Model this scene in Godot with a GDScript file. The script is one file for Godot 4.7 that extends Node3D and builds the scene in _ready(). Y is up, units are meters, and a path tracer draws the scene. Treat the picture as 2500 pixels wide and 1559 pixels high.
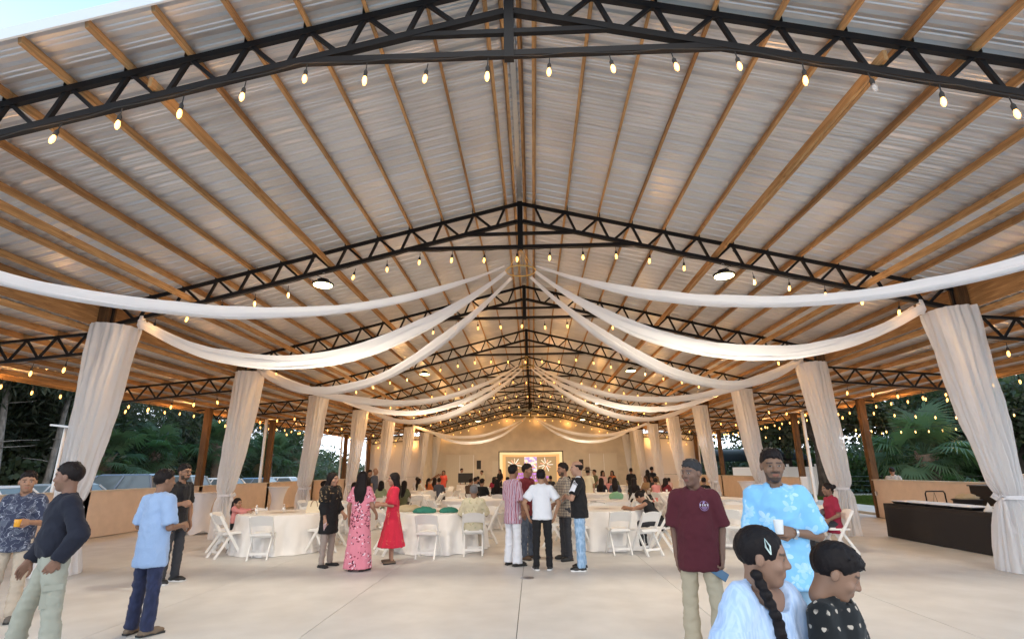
extends Node3D
# World axes: x to the right, y up, depth along -z. Metres. Truss bays of 4.837 m; first truss 4.443 m from the camera.

var M := {}
var taken := {}
var rng := RandomNumberGenerator.new()
var shared := {}

const BAY := 4.8373
const T1D := 4.4428
const APEX := 6.595
const SLOPE := 0.2508
const PITCH := 0.61
const POSTX := 7.8

func dep(n: float) -> float:
	return T1D + BAY * (n - 1.0)

func numbered(called: String) -> String:
	var c: int = taken.get(called, 0)
	taken[called] = c + 1
	return called if c == 0 else "%s_%03d" % [called, c]

func tag(o: Node3D, label: String, category: String, group := "") -> Node3D:
	o.set_meta("label", label)
	o.set_meta("category", category)
	if group != "":
		o.set_meta("group", group)
	return o

func thing(called: String, label: String, category: String, at := Vector3.ZERO, turn := 0.0, group := "") -> Node3D:
	var o := Node3D.new()
	o.name = numbered(called)
	add_child(o)
	o.position = at
	o.rotation.y = turn
	return tag(o, label, category, group)

func part(called: String, m: Mesh, mat: Material, parent: Node3D, at := Vector3.ZERO) -> MeshInstance3D:
	var o := MeshInstance3D.new()
	o.name = called if parent != self else numbered(called)
	o.mesh = m
	o.material_override = mat
	parent.add_child(o, true)
	o.position = at
	return o

func structure(called: String, m: Mesh, mat: Material) -> MeshInstance3D:
	var o := part(called, m, mat, self)
	o.set_meta("kind", "structure")
	return o

func copy(o: Node3D, at: Vector3, turn: float, label := "") -> Node3D:
	var c: Node3D = o.duplicate()
	var base: String = o.name
	if base.length() > 4 and base[base.length() - 4] == "_" and base.right(3).is_valid_int():
		base = base.left(base.length() - 4)
	c.name = numbered(base)
	add_child(c)
	c.position = at
	c.rotation.y = turn
	if label != "":
		c.set_meta("label", label)
	return c

# ---------------------------------------------------------------- mesh building
class MB:
	var v := PackedVector3Array()
	var n := PackedVector3Array()
	var t := PackedVector2Array()
	var c := PackedColorArray()
	var i := PackedInt32Array()
	var tint := Color.WHITE
	var tinted := false

	func vert(p: Vector3, q: Vector3, u: Vector2) -> int:
		v.append(p)
		n.append(q)
		t.append(u)
		if tinted:
			c.append(tint)
		return v.size() - 1

	func tri(a: int, b: int, d: int) -> void:
		var q := n[a] + n[b] + n[d]
		if (v[b] - v[a]).cross(v[d] - v[a]).dot(q) > 0.0:
			i.append_array(PackedInt32Array([a, d, b]))
		else:
			i.append_array(PackedInt32Array([a, b, d]))

	func quad(a: Vector3, b: Vector3, d: Vector3, e: Vector3, q: Vector3, w := 1.0, h := 1.0) -> void:
		var k := vert(a, q, Vector2(0, 0))
		vert(b, q, Vector2(w, 0))
		vert(d, q, Vector2(w, h))
		vert(e, q, Vector2(0, h))
		tri(k, k + 1, k + 2)
		tri(k, k + 2, k + 3)

	func face(a: Vector3, b: Vector3, d: Vector3, e: Vector3, inside: Vector3) -> void:
		var q := (b - a).cross(e - a).normalized()
		if q.dot((a + b + d + e) / 4.0 - inside) < 0.0:
			q = -q
		quad(a, b, d, e, q, a.distance_to(b), a.distance_to(e))

	func box(at: Vector3, s: Vector3, r := Basis()) -> void:
		var x := r.x * s.x * 0.5
		var y := r.y * s.y * 0.5
		var z := r.z * s.z * 0.5
		for f in [[x, y, z, s.x, s.y, s.z], [y, z, x, s.y, s.z, s.x], [z, x, y, s.z, s.x, s.y]]:
			for g in [-1.0, 1.0]:
				var o: Vector3 = at + f[2] * g
				var q: Vector3 = (f[2] * g).normalized()
				if f[3] >= f[4]:
					quad(o - f[0] - f[1], o + f[0] - f[1], o + f[0] + f[1], o - f[0] + f[1], q, f[3], f[4])
				else:
					quad(o - f[1] - f[0], o + f[1] - f[0], o + f[1] + f[0], o - f[1] + f[0], q, f[4], f[3])

	func bar(a: Vector3, b: Vector3, w: float, h: float, up := Vector3.UP) -> void:
		var x := (b - a).normalized()
		if absf(x.dot(up)) > 0.98:
			up = Vector3(0, 0, 1)
		var z := x.cross(up).normalized()
		var y := z.cross(x)
		box((a + b) * 0.5, Vector3(a.distance_to(b), h, w), Basis(x, y, z))

	# an eight-cornered block from two rectangles given as four corners each
	func hexa(p: Array, q: Array) -> void:
		var m := Vector3.ZERO
		for k in 4:
			m += (p[k] + q[k]) / 8.0
		face(p[0], p[1], p[2], p[3], m)
		face(q[0], q[1], q[2], q[3], m)
		for k in 4:
			face(p[k], p[(k + 1) % 4], q[(k + 1) % 4], q[k], m)

	func tube(p: PackedVector3Array, r: PackedFloat32Array, sides := 8, cap := true) -> void:
		var up := Vector3(0.13, 0.97, 0.21).normalized()
		var first := v.size()
		var run := 0.0
		for k in p.size():
			var d := (p[mini(k + 1, p.size() - 1)] - p[maxi(k - 1, 0)]).normalized()
			if absf(d.dot(up)) > 0.95:
				up = Vector3(0.9, 0.1, 0.4).normalized()
			var x := d.cross(up).normalized()
			up = x.cross(d).normalized()
			if k > 0:
				run += p[k].distance_to(p[k - 1])
			for s in sides + 1:
				var a := TAU * s / sides
				var q := x * cos(a) + up * sin(a)
				vert(p[k] + q * r[k], q, Vector2(run, float(s) / sides))
		for k in p.size() - 1:
			for s in sides:
				var a := first + k * (sides + 1) + s
				tri(a, a + 1, a + sides + 2)
				tri(a, a + sides + 2, a + sides + 1)
		if cap:
			for e in [0, p.size() - 1]:
				var d := (p[1] - p[0]).normalized() if e == 0 else (p[e] - p[e - 1]).normalized()
				if e == 0:
					d = -d
				var m := vert(p[e], d, Vector2(0.5, 0.5))
				var g := v.size()
				for s in sides + 1:
					vert(v[first + e * (sides + 1) + s], d, Vector2(0.5, 0.5))
				for s in sides:
					tri(m, g + s, g + s + 1)

	# profile: (radius, height) from bottom to top; ripple adds folds that grow towards the hem
	func lathe(p: PackedVector2Array, sides: int, at := Vector3.ZERO, squash := 1.0) -> void:
		var first := v.size()
		for k in p.size():
			var d := p[mini(k + 1, p.size() - 1)] - p[maxi(k - 1, 0)]
			var q2 := Vector2(d.y, -d.x).normalized()
			for s in sides + 1:
				var a := TAU * s / sides
				var q := Vector3(cos(a) * q2.x, q2.y, sin(a) * q2.x / squash).normalized()
				vert(at + Vector3(cos(a) * p[k].x, p[k].y, sin(a) * p[k].x * squash), q, Vector2(float(s) / sides, float(k) / p.size()))
		for k in p.size() - 1:
			for s in sides:
				var a := first + k * (sides + 1) + s
				tri(a, a + 1, a + sides + 2)
				tri(a, a + sides + 2, a + sides + 1)

	# grid of points, rows x columns, smooth normals from neighbours
	func sheet(p: Array, cols: int, flip := false) -> void:
		var rows := p.size() / cols
		var first := v.size()
		for r in rows:
			for s in cols:
				var a: Vector3 = p[r * cols + mini(s + 1, cols - 1)] - p[r * cols + maxi(s - 1, 0)]
				var b: Vector3 = p[mini(r + 1, rows - 1) * cols + s] - p[maxi(r - 1, 0) * cols + s]
				var q := a.cross(b).normalized()
				vert(p[r * cols + s], -q if flip else q, Vector2(float(s) / (cols - 1), float(r) / (rows - 1)))
		for r in rows - 1:
			for s in cols - 1:
				var a := first + r * cols + s
				tri(a, a + 1, a + cols + 1)
				tri(a, a + cols + 1, a + cols)

	func done() -> ArrayMesh:
		var a := []
		a.resize(Mesh.ARRAY_MAX)
		a[Mesh.ARRAY_VERTEX] = v
		a[Mesh.ARRAY_NORMAL] = n
		a[Mesh.ARRAY_TEX_UV] = t
		if tinted:
			a[Mesh.ARRAY_COLOR] = c
		a[Mesh.ARRAY_INDEX] = i
		var m := ArrayMesh.new()
		m.add_surface_from_arrays(Mesh.PRIMITIVE_TRIANGLES, a)
		return m

func mb() -> MB:
	return MB.new()

func box_mesh(s: Vector3) -> ArrayMesh:
	var key := "box %s" % s
	if not shared.has(key):
		var b := mb()
		b.box(Vector3.ZERO, s)
		shared[key] = b.done()
	return shared[key]

# ---------------------------------------------------------------- materials
func mat(called: String, col: Color, rough := 0.8, metal := 0.0) -> StandardMaterial3D:
	var m := StandardMaterial3D.new()
	m.resource_name = called
	m.albedo_color = Color(col.r, col.g, col.b).linear_to_srgb()
	m.roughness = rough
	m.metallic = metal
	M[called] = m
	return m

func noise_tex(freq: float, lo: Color, hi: Color, size := 512, kind := FastNoiseLite.TYPE_SIMPLEX_SMOOTH, octaves := 4, sd := 1) -> NoiseTexture2D:
	var f := FastNoiseLite.new()
	f.noise_type = kind
	f.frequency = freq
	f.fractal_octaves = octaves
	f.seed = sd
	var g := Gradient.new()
	g.set_color(0, lo)
	g.set_color(1, hi)
	var t := NoiseTexture2D.new()
	t.width = size
	t.height = size
	t.seamless = true
	t.noise = f
	t.color_ramp = g
	return t

func img_tex(im: Image) -> ImageTexture:
	return ImageTexture.create_from_image(im)

func grey(x: float) -> Color:
	return Color(x, x, x)

func wood_tex(sd: int, dark: Color, light: Color) -> ImageTexture:
	var f := FastNoiseLite.new()
	f.seed = sd
	f.frequency = 0.02
	var im := Image.create(512, 128, false, Image.FORMAT_RGB8)
	var knots := []
	var r := RandomNumberGenerator.new()
	r.seed = sd
	for k in 5:
		knots.append(Vector3(r.randf() * 512, r.randf() * 128, r.randf_range(3, 7)))
	for y in 128:
		for x in 512:
			var g := f.get_noise_2d(x * 0.25, y * 6.0) * 0.5 + f.get_noise_2d(x * 0.9 + 300, y * 22.0) * 0.3 + f.get_noise_2d(x * 0.3 + 900, y * 0.6) * 0.45
			var s := clampf(0.5 + g * 0.8, 0, 1)
			for kn in knots:
				var d: float = Vector2((x - kn.x) * 0.55, y - kn.y).length() / kn.z
				if d < 1.6:
					s *= lerpf(0.25, 1.0, smoothstep(0.5, 1.6, d))
			im.set_pixel(x, y, dark.lerp(light, s))
	return img_tex(im)

func materials() -> void:
	var m := mat("pine_timber", Color(1.0, 0.99, 0.97), 0.75)
	m.albedo_texture = wood_tex(3, Color(0.50, 0.36, 0.22), Color(0.86, 0.70, 0.49))
	m.uv1_scale = Vector3(0.45, 6.0, 1)
	m = mat("pine_timber_dark", Color(0.82, 0.79, 0.75), 0.75)
	m.albedo_texture = wood_tex(8, Color(0.48, 0.34, 0.20), Color(0.84, 0.67, 0.46))
	m.uv1_scale = Vector3(0.38, 6.0, 1)
	m = mat("post_timber", Color(0.55, 0.5, 0.44), 0.8)
	m.albedo_texture = wood_tex(21, Color(0.34, 0.24, 0.14), Color(0.66, 0.5, 0.32))
	m.uv1_scale = Vector3(0.5, 4.0, 1)
	m = mat("black_steel", Color(0.011, 0.011, 0.013), 0.5)
	m.metallic_specular = 0.35
	m = mat("ridge_flashing", Color(0.5, 0.55, 0.6), 0.4, 0.7)
	for k in 3:
		m = mat("sheet_metal_%d" % k, Color(0.70, 0.70, 0.71) * [1.0, 0.92, 0.96][k], 0.42, 0.68)
		m.roughness_texture = noise_tex(0.012, grey(0.86), grey(1.0), 256, FastNoiseLite.TYPE_SIMPLEX_SMOOTH, 3, 5 + k)
		m.albedo_texture = noise_tex(0.006, grey(0.9), grey(1.0), 256, FastNoiseLite.TYPE_SIMPLEX_SMOOTH, 4, 15 + k)
		m.uv1_triplanar = true
		m.uv1_scale = Vector3(0.35, 0.35, 0.35)
	for k in 3:
		m = mat("concrete_%d" % k, Color(0.66, 0.66, 0.65) * [1.0, 0.97, 1.02][k], 0.62)
		m.albedo_texture = noise_tex(0.006, Color(0.92, 0.918, 0.915), Color(1, 1, 1), 1024, FastNoiseLite.TYPE_SIMPLEX_SMOOTH, 6, 31 + k)
		m.roughness_texture = noise_tex(0.01, grey(0.75), grey(1.0), 512, FastNoiseLite.TYPE_SIMPLEX_SMOOTH, 5, 41)
		m.uv1_triplanar = true
		m.uv1_world_triplanar = true
		m.uv1_scale = Vector3(0.23, 0.23, 0.23)
	mat("joint_shadow_gap", Color(0.12, 0.11, 0.1), 0.9)
	m = mat("peach_stucco", Color(0.68, 0.55, 0.45), 0.9)
	m.heightmap_enabled = true
	m.heightmap_scale = 0.12
	m.heightmap_texture = noise_tex(0.09, grey(0), grey(1), 256, FastNoiseLite.TYPE_SIMPLEX_SMOOTH, 4, 51)
	m.albedo_texture = noise_tex(0.012, grey(0.95), grey(1), 256, FastNoiseLite.TYPE_SIMPLEX_SMOOTH, 4, 52)
	m.uv1_triplanar = true
	m.uv1_world_triplanar = true
	m.uv1_scale = Vector3(0.8, 0.8, 0.8)
	m = mat("cream_plaster", Color(0.68, 0.61, 0.50), 0.85)
	m.albedo_texture = noise_tex(0.01, grey(0.9), grey(1), 256, FastNoiseLite.TYPE_SIMPLEX_SMOOTH, 4, 53)
	m.uv1_triplanar = true
	m.uv1_world_triplanar = true
	m.uv1_scale = Vector3(0.3, 0.3, 0.3)
	m = mat("white_panel", Color(0.78, 0.76, 0.75), 0.7)
	mat("white_paint", Color(0.8, 0.8, 0.8), 0.5)
	mat("white_trim", Color(0.72, 0.74, 0.76), 0.5)
	mat("door_boards", Color(0.64, 0.59, 0.5), 0.7)
	mat("black_plastic", Color(0.02, 0.02, 0.022), 0.5)
	mat("dark_rubber", Color(0.03, 0.03, 0.03), 0.8)
	mat("steel", Color(0.6, 0.6, 0.62), 0.3, 0.9)
	mat("gold_ring", Color(0.75, 0.55, 0.2), 0.3, 0.9)
	m = mat("resin_white", Color(0.82, 0.815, 0.8), 0.45)
	m = mat("white_linen", Color(0.82, 0.81, 0.8), 0.85)
	m.heightmap_enabled = true
	m.heightmap_scale = 0.5
	m.heightmap_texture = noise_tex(0.012, grey(0), grey(1), 256, FastNoiseLite.TYPE_SIMPLEX_SMOOTH, 4, 61)
	m.uv1_triplanar = true
	m.uv1_scale = Vector3(0.9, 0.9, 0.9)
	m = mat("sheer_white", Color(0.9, 0.9, 0.92), 0.9)
	m.transparency = BaseMaterial3D.TRANSPARENCY_ALPHA
	m.albedo_color.a = 0.8
	m.backlight_enabled = true
	m.backlight = Color(0.75, 0.75, 0.75)
	m = mat("swag_white", Color(0.9, 0.9, 0.93), 0.9)
	m.transparency = BaseMaterial3D.TRANSPARENCY_ALPHA
	m.albedo_color.a = 0.88
	m.backlight_enabled = true
	m.backlight = Color(0.7, 0.7, 0.7)
	m = mat("spandex_white", Color(0.8, 0.79, 0.82), 0.7)
	m.backlight_enabled = true
	m.backlight = Color(0.3, 0.3, 0.3)
	m = mat("black_cloth", Color(0.016, 0.013, 0.014), 0.9)
	m = mat("bulb_glow", Color(1.0, 0.8, 0.45), 0.3)
	m.emission_enabled = true
	m.emission = Color(1.0, 0.72, 0.36)
	m.emission_energy_multiplier = 3.2
	m = mat("bulb_clear", Color(0.8, 0.8, 0.8), 0.1)
	m.transparency = BaseMaterial3D.TRANSPARENCY_ALPHA
	m.albedo_color.a = 0.25
	m = mat("highbay_glow", Color(1.0, 0.95, 0.75), 0.4)
	m.emission_enabled = true
	m.emission = Color(1.0, 0.95, 0.72)
	m.emission_energy_multiplier = 9.0

func camera_and_light() -> void:
	var cam := Camera3D.new()
	cam.name = "camera"
	cam.fov = rad_to_deg(2.0 * atan(779.5 / 1295.1))
	cam.near = 0.05
	cam.far = 600.0
	cam.transform = Transform3D(Basis(Vector3.UP, 0.0361) * Basis(Vector3.RIGHT, 0.2764) * Basis(Vector3(0, 0, 1), -0.0102), Vector3(0.163, 1.6, 0.0))
	add_child(cam)
	cam.current = true
	var e := Environment.new()
	e.background_mode = Environment.BG_SKY
	var s := ProceduralSkyMaterial.new()
	s.sky_top_color = Color(0.28, 0.47, 0.59)
	s.sky_horizon_color = Color(0.93, 0.96, 1.0)
	s.sky_curve = 0.26
	s.ground_bottom_color = Color(0.25, 0.25, 0.24)
	s.ground_horizon_color = Color(0.5, 0.52, 0.54)
	s.sun_angle_max = 1.0
	var sky := Sky.new()
	sky.sky_material = s
	e.sky = sky
	e.background_energy_multiplier = 2.9
	e.tonemap_mode = Environment.TONE_MAPPER_LINEAR
	e.tonemap_exposure = 1.5
	e.sdfgi_enabled = true
	e.ssao_enabled = true
	e.ssil_enabled = true
	var w := WorldEnvironment.new()
	w.name = "environment"
	w.environment = e
	add_child(w)
	var sun := DirectionalLight3D.new()
	sun.name = "dusk_sun"
	sun.light_energy = 0.22
	sun.light_color = Color(1.0, 0.98, 0.96)
	sun.light_angular_distance = 35.0
	sun.shadow_enabled = true
	sun.rotation = Vector3(deg_to_rad(-34), deg_to_rad(6), 0)
	add_child(sun)
func more_materials() -> void:
	var m := mat("grass_ground", Color(0.055, 0.09, 0.025), 0.95)
	m.albedo_texture = noise_tex(0.02, Color(0.55, 0.62, 0.5), Color(1, 1, 1), 512, FastNoiseLite.TYPE_SIMPLEX_SMOOTH, 5, 71)
	m.uv1_triplanar = true
	m.uv1_world_triplanar = true
	m.uv1_scale = Vector3(0.12, 0.12, 0.12)
	m = mat("parking", Color(0.22, 0.21, 0.19), 0.95)
	m.albedo_texture = noise_tex(0.05, grey(0.6), grey(1), 512, FastNoiseLite.TYPE_SIMPLEX_SMOOTH, 5, 72)
	m.uv1_triplanar = true
	m.uv1_world_triplanar = true
	m.uv1_scale = Vector3(0.2, 0.2, 0.2)
	mat("fan_grey", Color(0.2, 0.22, 0.18), 0.5, 0.3)
	mat("teal_cloth", Color(0.03, 0.2, 0.15), 0.8)
	mat("mint_cloth", Color(0.25, 0.5, 0.3), 0.85)
	mat("straw", Color(0.5, 0.41, 0.27), 0.85)
	mat("cream_leather", Color(0.72, 0.62, 0.45), 0.5)
	mat("brown_leather", Color(0.2, 0.09, 0.04), 0.5)
	mat("foil_white", Color(0.75, 0.76, 0.78), 0.35, 0.3)
	m = mat("clear_plastic", Color(0.85, 0.9, 0.92), 0.08)
	m.transparency = BaseMaterial3D.TRANSPARENCY_ALPHA
	m.albedo_color.a = 0.2
	mat("rose_phone", Color(0.75, 0.6, 0.62), 0.3)
	mat("phone_blue", Color(0.08, 0.16, 0.26), 0.15)
	mat("clip_silver", Color(0.6, 0.7, 0.65), 0.3, 0.6)
	mat("lilac_print", Color(0.35, 0.25, 0.5), 0.7)
	mat("pale_print", Color(0.7, 0.68, 0.75), 0.7)
	mat("carport_dark", Color(0.03, 0.033, 0.038), 0.5, 0.3)
# ---------------------------------------------------------------- the pavilion
func roof_panel_mesh(length: float) -> ArrayMesh:
	# ribs run along local x (down the slope); local z is the width of one sheet
	var b := mb()
	var w := 0.914
	var prof := PackedVector2Array()
	for k in 4:
		var z := -w / 2 + k * w / 4.0 + 0.02
		prof.append_array(PackedVector2Array([Vector2(z, 0), Vector2(z + 0.02, 0.032), Vector2(z + 0.05, 0.032), Vector2(z + 0.07, 0)]))
		for j in 2:
			var y := z + 0.07 + 0.04 + j * 0.055
			prof.append_array(PackedVector2Array([Vector2(y, 0), Vector2(y + 0.012, 0.009), Vector2(y + 0.024, 0)]))
	prof.append(Vector2(w / 2 + 0.02, 0))
	for k in prof.size() - 1:
		var p := prof[k]
		var q := prof[k + 1]
		var nn := Vector3(0, q.x - p.x, -(q.y - p.y)).normalized()
		b.quad(Vector3(0, p.y, p.x), Vector3(length, p.y, p.x), Vector3(length, q.y, q.x), Vector3(0, q.y, q.x), nn, length, q.x - p.x)
	return b.done()

func truss(parent: Node3D, n: int) -> void:
	var t := Node3D.new()
	t.name = "roof_truss"
	parent.add_child(t, true)
	t.position = Vector3(0, 0, -dep(n))
	var st: Material = M.black_steel
	var lift := 0.0
	for s in [-1.0, 1.0]:
		var top := func(x: float) -> Vector3: return Vector3(s * x, APEX - SLOPE * x - 0.03, 0)
		var low := func(x: float) -> Vector3: return Vector3(s * x, APEX - 0.40 - SLOPE * x, 0)
		var b := mb()
		b.bar(top.call(0.03), top.call(8.2), 0.075, 0.05)
		b.bar(top.call(0.03) + Vector3(0, -0.022, 0.03), top.call(8.2) + Vector3(0, -0.022, 0.03), 0.012, 0.05)
		part("top_chord", b.done(), st, t)
		b = mb()
		b.bar(low.call(0.05), low.call(POSTX - 0.1), 0.07, 0.07)
		part("bottom_chord", b.done(), st, t)
		b = mb()
		b.bar(Vector3(s * 0.05, 5.93, 0), Vector3(s * 1.12, 5.93, 0), 0.055, 0.055)
		part("tie", b.done(), st, t)
		b = mb()
		b.bar(Vector3(s * 0.05, 5.655, 0), Vector3(s * 2.14, 5.655, 0), 0.065, 0.065)
		part("tie", b.done(), st, t)
		for k in 13:
			var x := (k + 0.45) * PITCH
			if x + 0.25 < POSTX - 0.1:
				b = mb()
				b.bar(top.call(x + 0.02) - Vector3(0, 0.02, 0), low.call(x + 0.18), 0.045, 0.04)
				part("web", b.done(), st, t)
			if k > 0 and x < POSTX:
				b = mb()
				b.bar(low.call(x - 0.61 + 0.27), top.call(x - 0.03) - Vector3(0, 0.02, 0), 0.045, 0.04)
				part("web", b.done(), st, t)
			# clip that holds the purlin
			b = mb()
			b.box(top.call(x) + Vector3(s * 0.03, 0.07, 0), Vector3(0.008, 0.12, 0.1))
			part("purlin_clip", b.done(), st, t)
		b = mb()
		b.bar(Vector3(s * (POSTX - 0.11), 3.7, 0), Vector3(s * (POSTX - 0.11), APEX - SLOPE * POSTX - 0.02, 0), 0.05, 0.02, Vector3(1, 0, 0))
		part("heel_plate", b.done(), st, t)
		# lean-to truss of the side aisle
		if n <= 8:
			var ta := func(x: float) -> Vector3: return Vector3(s * x, 4.13 - 0.086 * (x - 7.92), 0)
			var la := func(x: float) -> Vector3: return Vector3(s * x, 3.755 - 0.086 * (x - 7.92), 0)
			b = mb()
			b.bar(ta.call(7.92), ta.call(12.0), 0.06, 0.045)
			part("aisle_top_chord", b.done(), st, t)
			b = mb()
			b.bar(la.call(7.92), la.call(11.25), 0.055, 0.05)
			part("aisle_bottom_chord", b.done(), st, t)
			for k in 6:
				var x := 8.1 + k * 0.57
				b = mb()
				b.bar(ta.call(x), la.call(minf(x + 0.285, 11.25)), 0.035, 0.035)
				part("aisle_web", b.done(), st, t)
				if x + 0.57 < 11.6:
					b = mb()
					b.bar(la.call(x + 0.285), ta.call(x + 0.57), 0.035, 0.035)
					part("aisle_web", b.done(), st, t)
	var kb := mb()
	kb.bar(Vector3(0, 5.6, 0), Vector3(0, APEX, 0), 0.1, 0.1, Vector3(1, 0, 0))
	part("king_post", kb.done(), st, t)

func pavilion() -> void:
	var p := thing("event_pavilion", "open-sided pavilion with black steel trusses, pine purlins and metal sheet roof", "pavilion")
	for n in range(1, 10):
		truss(p, n)
	# main roof
	var ang := atan(SLOPE)
	for s in [-1.0, 1.0]:
		var roof := Node3D.new()
		roof.name = "main_roof"
		p.add_child(roof, true)
		var sheet := roof_panel_mesh(8.42 / cos(ang))
		var r := Basis(Vector3(0, 1, 0), 0.0 if s > 0 else PI) * Basis(Vector3(0, 0, 1), -ang)
		var d := 3.84 + 0.457
		var k := 0
		while d < 43.9:
			var o := part("roof_sheet", sheet, M["sheet_metal_%d" % ((k * 7 + (k / 3)) % 3)], roof)
			o.transform = Transform3D(r, Vector3(0, APEX + 0.112, -d))
			d += 0.914
			k += 1
		# purlins, one timber per bay
		for bay in range(0, 9):
			var d0 := 3.86 if bay == 0 else dep(bay)
			var d1 := dep(bay + 1)
			var pos := [0.1]
			for j in 13:
				pos.append((j + 0.45) * PITCH)
			for j in pos.size():
				var x: float = pos[j]
				var tone: Material = M.pine_timber if (j * 5 + bay * 3 + int(s)) % 4 != 0 else M.pine_timber_dark
				var key := "purlin %d" % (0 if bay == 0 else 1)
				if not shared.has(key):
					var b := mb()
					b.box(Vector3.ZERO, Vector3(d1 - d0 - 0.006, 0.105, 0.036))
					shared[key] = b.done()
				var o := part("purlin", shared[key], tone, roof)
				o.transform = Transform3D(Basis(Vector3.UP, PI / 2) * Basis(Vector3(1, 0, 0), ang * s), Vector3(s * x, APEX - SLOPE * x + 0.053, -(d0 + d1) / 2))
			# lower brace timbers that end on the bottom chord
			if bay >= 1:
				for x in [3.62, 6.22]:
					var key := "brace"
					if not shared.has(key):
						var b := mb()
						b.box(Vector3.ZERO, Vector3(BAY + 0.2, 0.11, 0.038))
						shared[key] = b.done()
					var o := part("brace_timber", shared[key], M.pine_timber, roof)
					var h: float = APEX - SLOPE * x
					o.transform = Transform3D(Basis(Vector3.UP, PI / 2), Vector3(s * x, h - 0.29, -(d0 + d1) / 2))
			else:
				pass
		# rake trim at the open gable and eave trim
		var b := mb()
		b.bar(Vector3(0, APEX + 0.1, -3.82), Vector3(s * 8.45, APEX + 0.1 - SLOPE * 8.45, -3.82), 0.02, 0.13)
		part("rake_trim", b.done(), M.white_trim, roof)
		# side aisle roof
		var aisle := Node3D.new()
		aisle.name = "side_roof"
		p.add_child(aisle, true)
		var sa := atan(0.086)
		var small := roof_panel_mesh(4.35)
		r = Basis(Vector3(0, 1, 0), 0.0 if s > 0 else PI) * Basis(Vector3(0, 0, 1), -sa)
		d = 3.84 + 0.457
		k = 0
		while d < 38.6:
			var o := part("roof_sheet", small, M["sheet_metal_%d" % ((k * 5 + (k / 4)) % 3)], aisle)
			o.transform = Transform3D(r, Vector3(s * 7.91, 4.268, -d))
			d += 0.914
			k += 1
		for bay in range(0, 8):
			var d0 := 3.86 if bay == 0 else dep(bay)
			var d1 := dep(bay + 1)
			for j in 7:
				var x := 8.05 + j * 0.64
				var o := part("purlin", shared["purlin %d" % (0 if bay == 0 else 1)], M.pine_timber if (j + bay) % 3 else M.pine_timber_dark, aisle)
				o.transform = Transform3D(Basis(Vector3.UP, PI / 2) * Basis(Vector3(1, 0, 0), sa * s), Vector3(s * x, 4.13 - 0.086 * (x - 7.92) + 0.077, -(d0 + d1) / 2))
		b = mb()
		b.box(Vector3(s * 12.24, 3.86, -21.2), Vector3(0.03, 0.2, 34.7))
		part("eave_board", b.done(), M.pine_timber, aisle)
		# posts
		for n in range(1, 10):
			b = mb()
			b.bar(Vector3(0, 0.0, 0), Vector3(0, APEX - SLOPE * POSTX + 0.02, 0), 0.19, 0.19, Vector3(1, 0, 0))
			part("inner_post", b.done(), M.post_timber, p, Vector3(s * POSTX, 0, -dep(n)))
			if n <= 8:
				b = mb()
				b.bar(Vector3(0, 0.0, 0), Vector3(0, 3.84, 0), 0.2, 0.2, Vector3(1, 0, 0))
				part("outer_post", b.done(), M.post_timber, p, Vector3(s * 11.42, 0, -dep(n) + 0.2))
		# wooden header under the main eave
		for bay in range(0, 9):
			b = mb()
			b.box(Vector3(0, 0, 0), Vector3((BAY if bay else 0.6) - 0.02, 0.46, 0.04))
			var hd := part("header_board", b.done(), M.pine_timber_dark, p)
			hd.transform = Transform3D(Basis(Vector3.UP, PI / 2), Vector3(s * (POSTX + 0.13), 4.49, -((dep(bay) if bay else 3.86) + dep(bay + 1)) / 2))
	var ridge := mb()
	ridge.box(Vector3(0, APEX + 0.085, -23.8), Vector3(0.075, 0.02, 39.6))
	part("ridge_flashing", ridge.done(), M.ridge_flashing, p)
	# half walls
	for seg in [[-1.0, 6.0, 38.3], [1.0, 4.0, 18.68], [1.0, 23.6, 38.3]]:
		var s: float = seg[0]
		var b := mb()
		b.box(Vector3(s * 11.42, 0.59, -(seg[1] + seg[2]) / 2), Vector3(0.2, 1.14, seg[2] - seg[1]))
		part("half_wall", b.done(), M.peach_stucco, p)
		b = mb()
		b.box(Vector3(s * 11.42, 1.175, -(seg[1] + seg[2]) / 2), Vector3(0.26, 0.03, seg[2] - seg[1] + 0.04))
		part("wall_cap", b.done(), M.cream_plaster, p)
	# end walls: aisles at truss 8, alcove behind it
	var dw := dep(8) + 0.25
	var de := dep(9) + 0.2
	for s in [-1.0, 1.0]:
		var b := mb()
		b.box(Vector3(s * 9.77, 2.62, -dw), Vector3(4.0, 2.8, 0.12))
		part("aisle_end_wall", b.done(), M.white_panel, p)
		b = mb()
		b.box(Vector3(s * 9.77, 0.6, -dw), Vector3(4.0, 1.2, 0.15))
		part("aisle_end_wainscot", b.done(), M.white_panel, p)
		b = mb()
		b.box(Vector3(s * 9.75, 2.7, -dw + 0.065), Vector3(0.04, 2.6, 0.02))
		part("panel_batten", b.done(), M.white_panel, p)
		b = mb()
		b.box(Vector3(s * 7.83, 2.9, -(dw + de) / 2), Vector3(0.12, 3.4, de - dw))
		part("alcove_side_wall", b.done(), M.cream_plaster, p)
		b = mb()
		b.box(Vector3(s * 7.83, 0.6, -(dw + de) / 2), Vector3(0.15, 1.2, de - dw))
		part("alcove_wainscot", b.done(), M.cream_plaster, p)
	var g := mb()
	var pts := [Vector3(-7.9, 0, 0), Vector3(7.9, 0, 0), Vector3(7.9, APEX - SLOPE * 7.9 + 0.09, 0), Vector3(0, APEX + 0.09, 0), Vector3(-7.9, APEX - SLOPE * 7.9 + 0.09, 0)]
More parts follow.
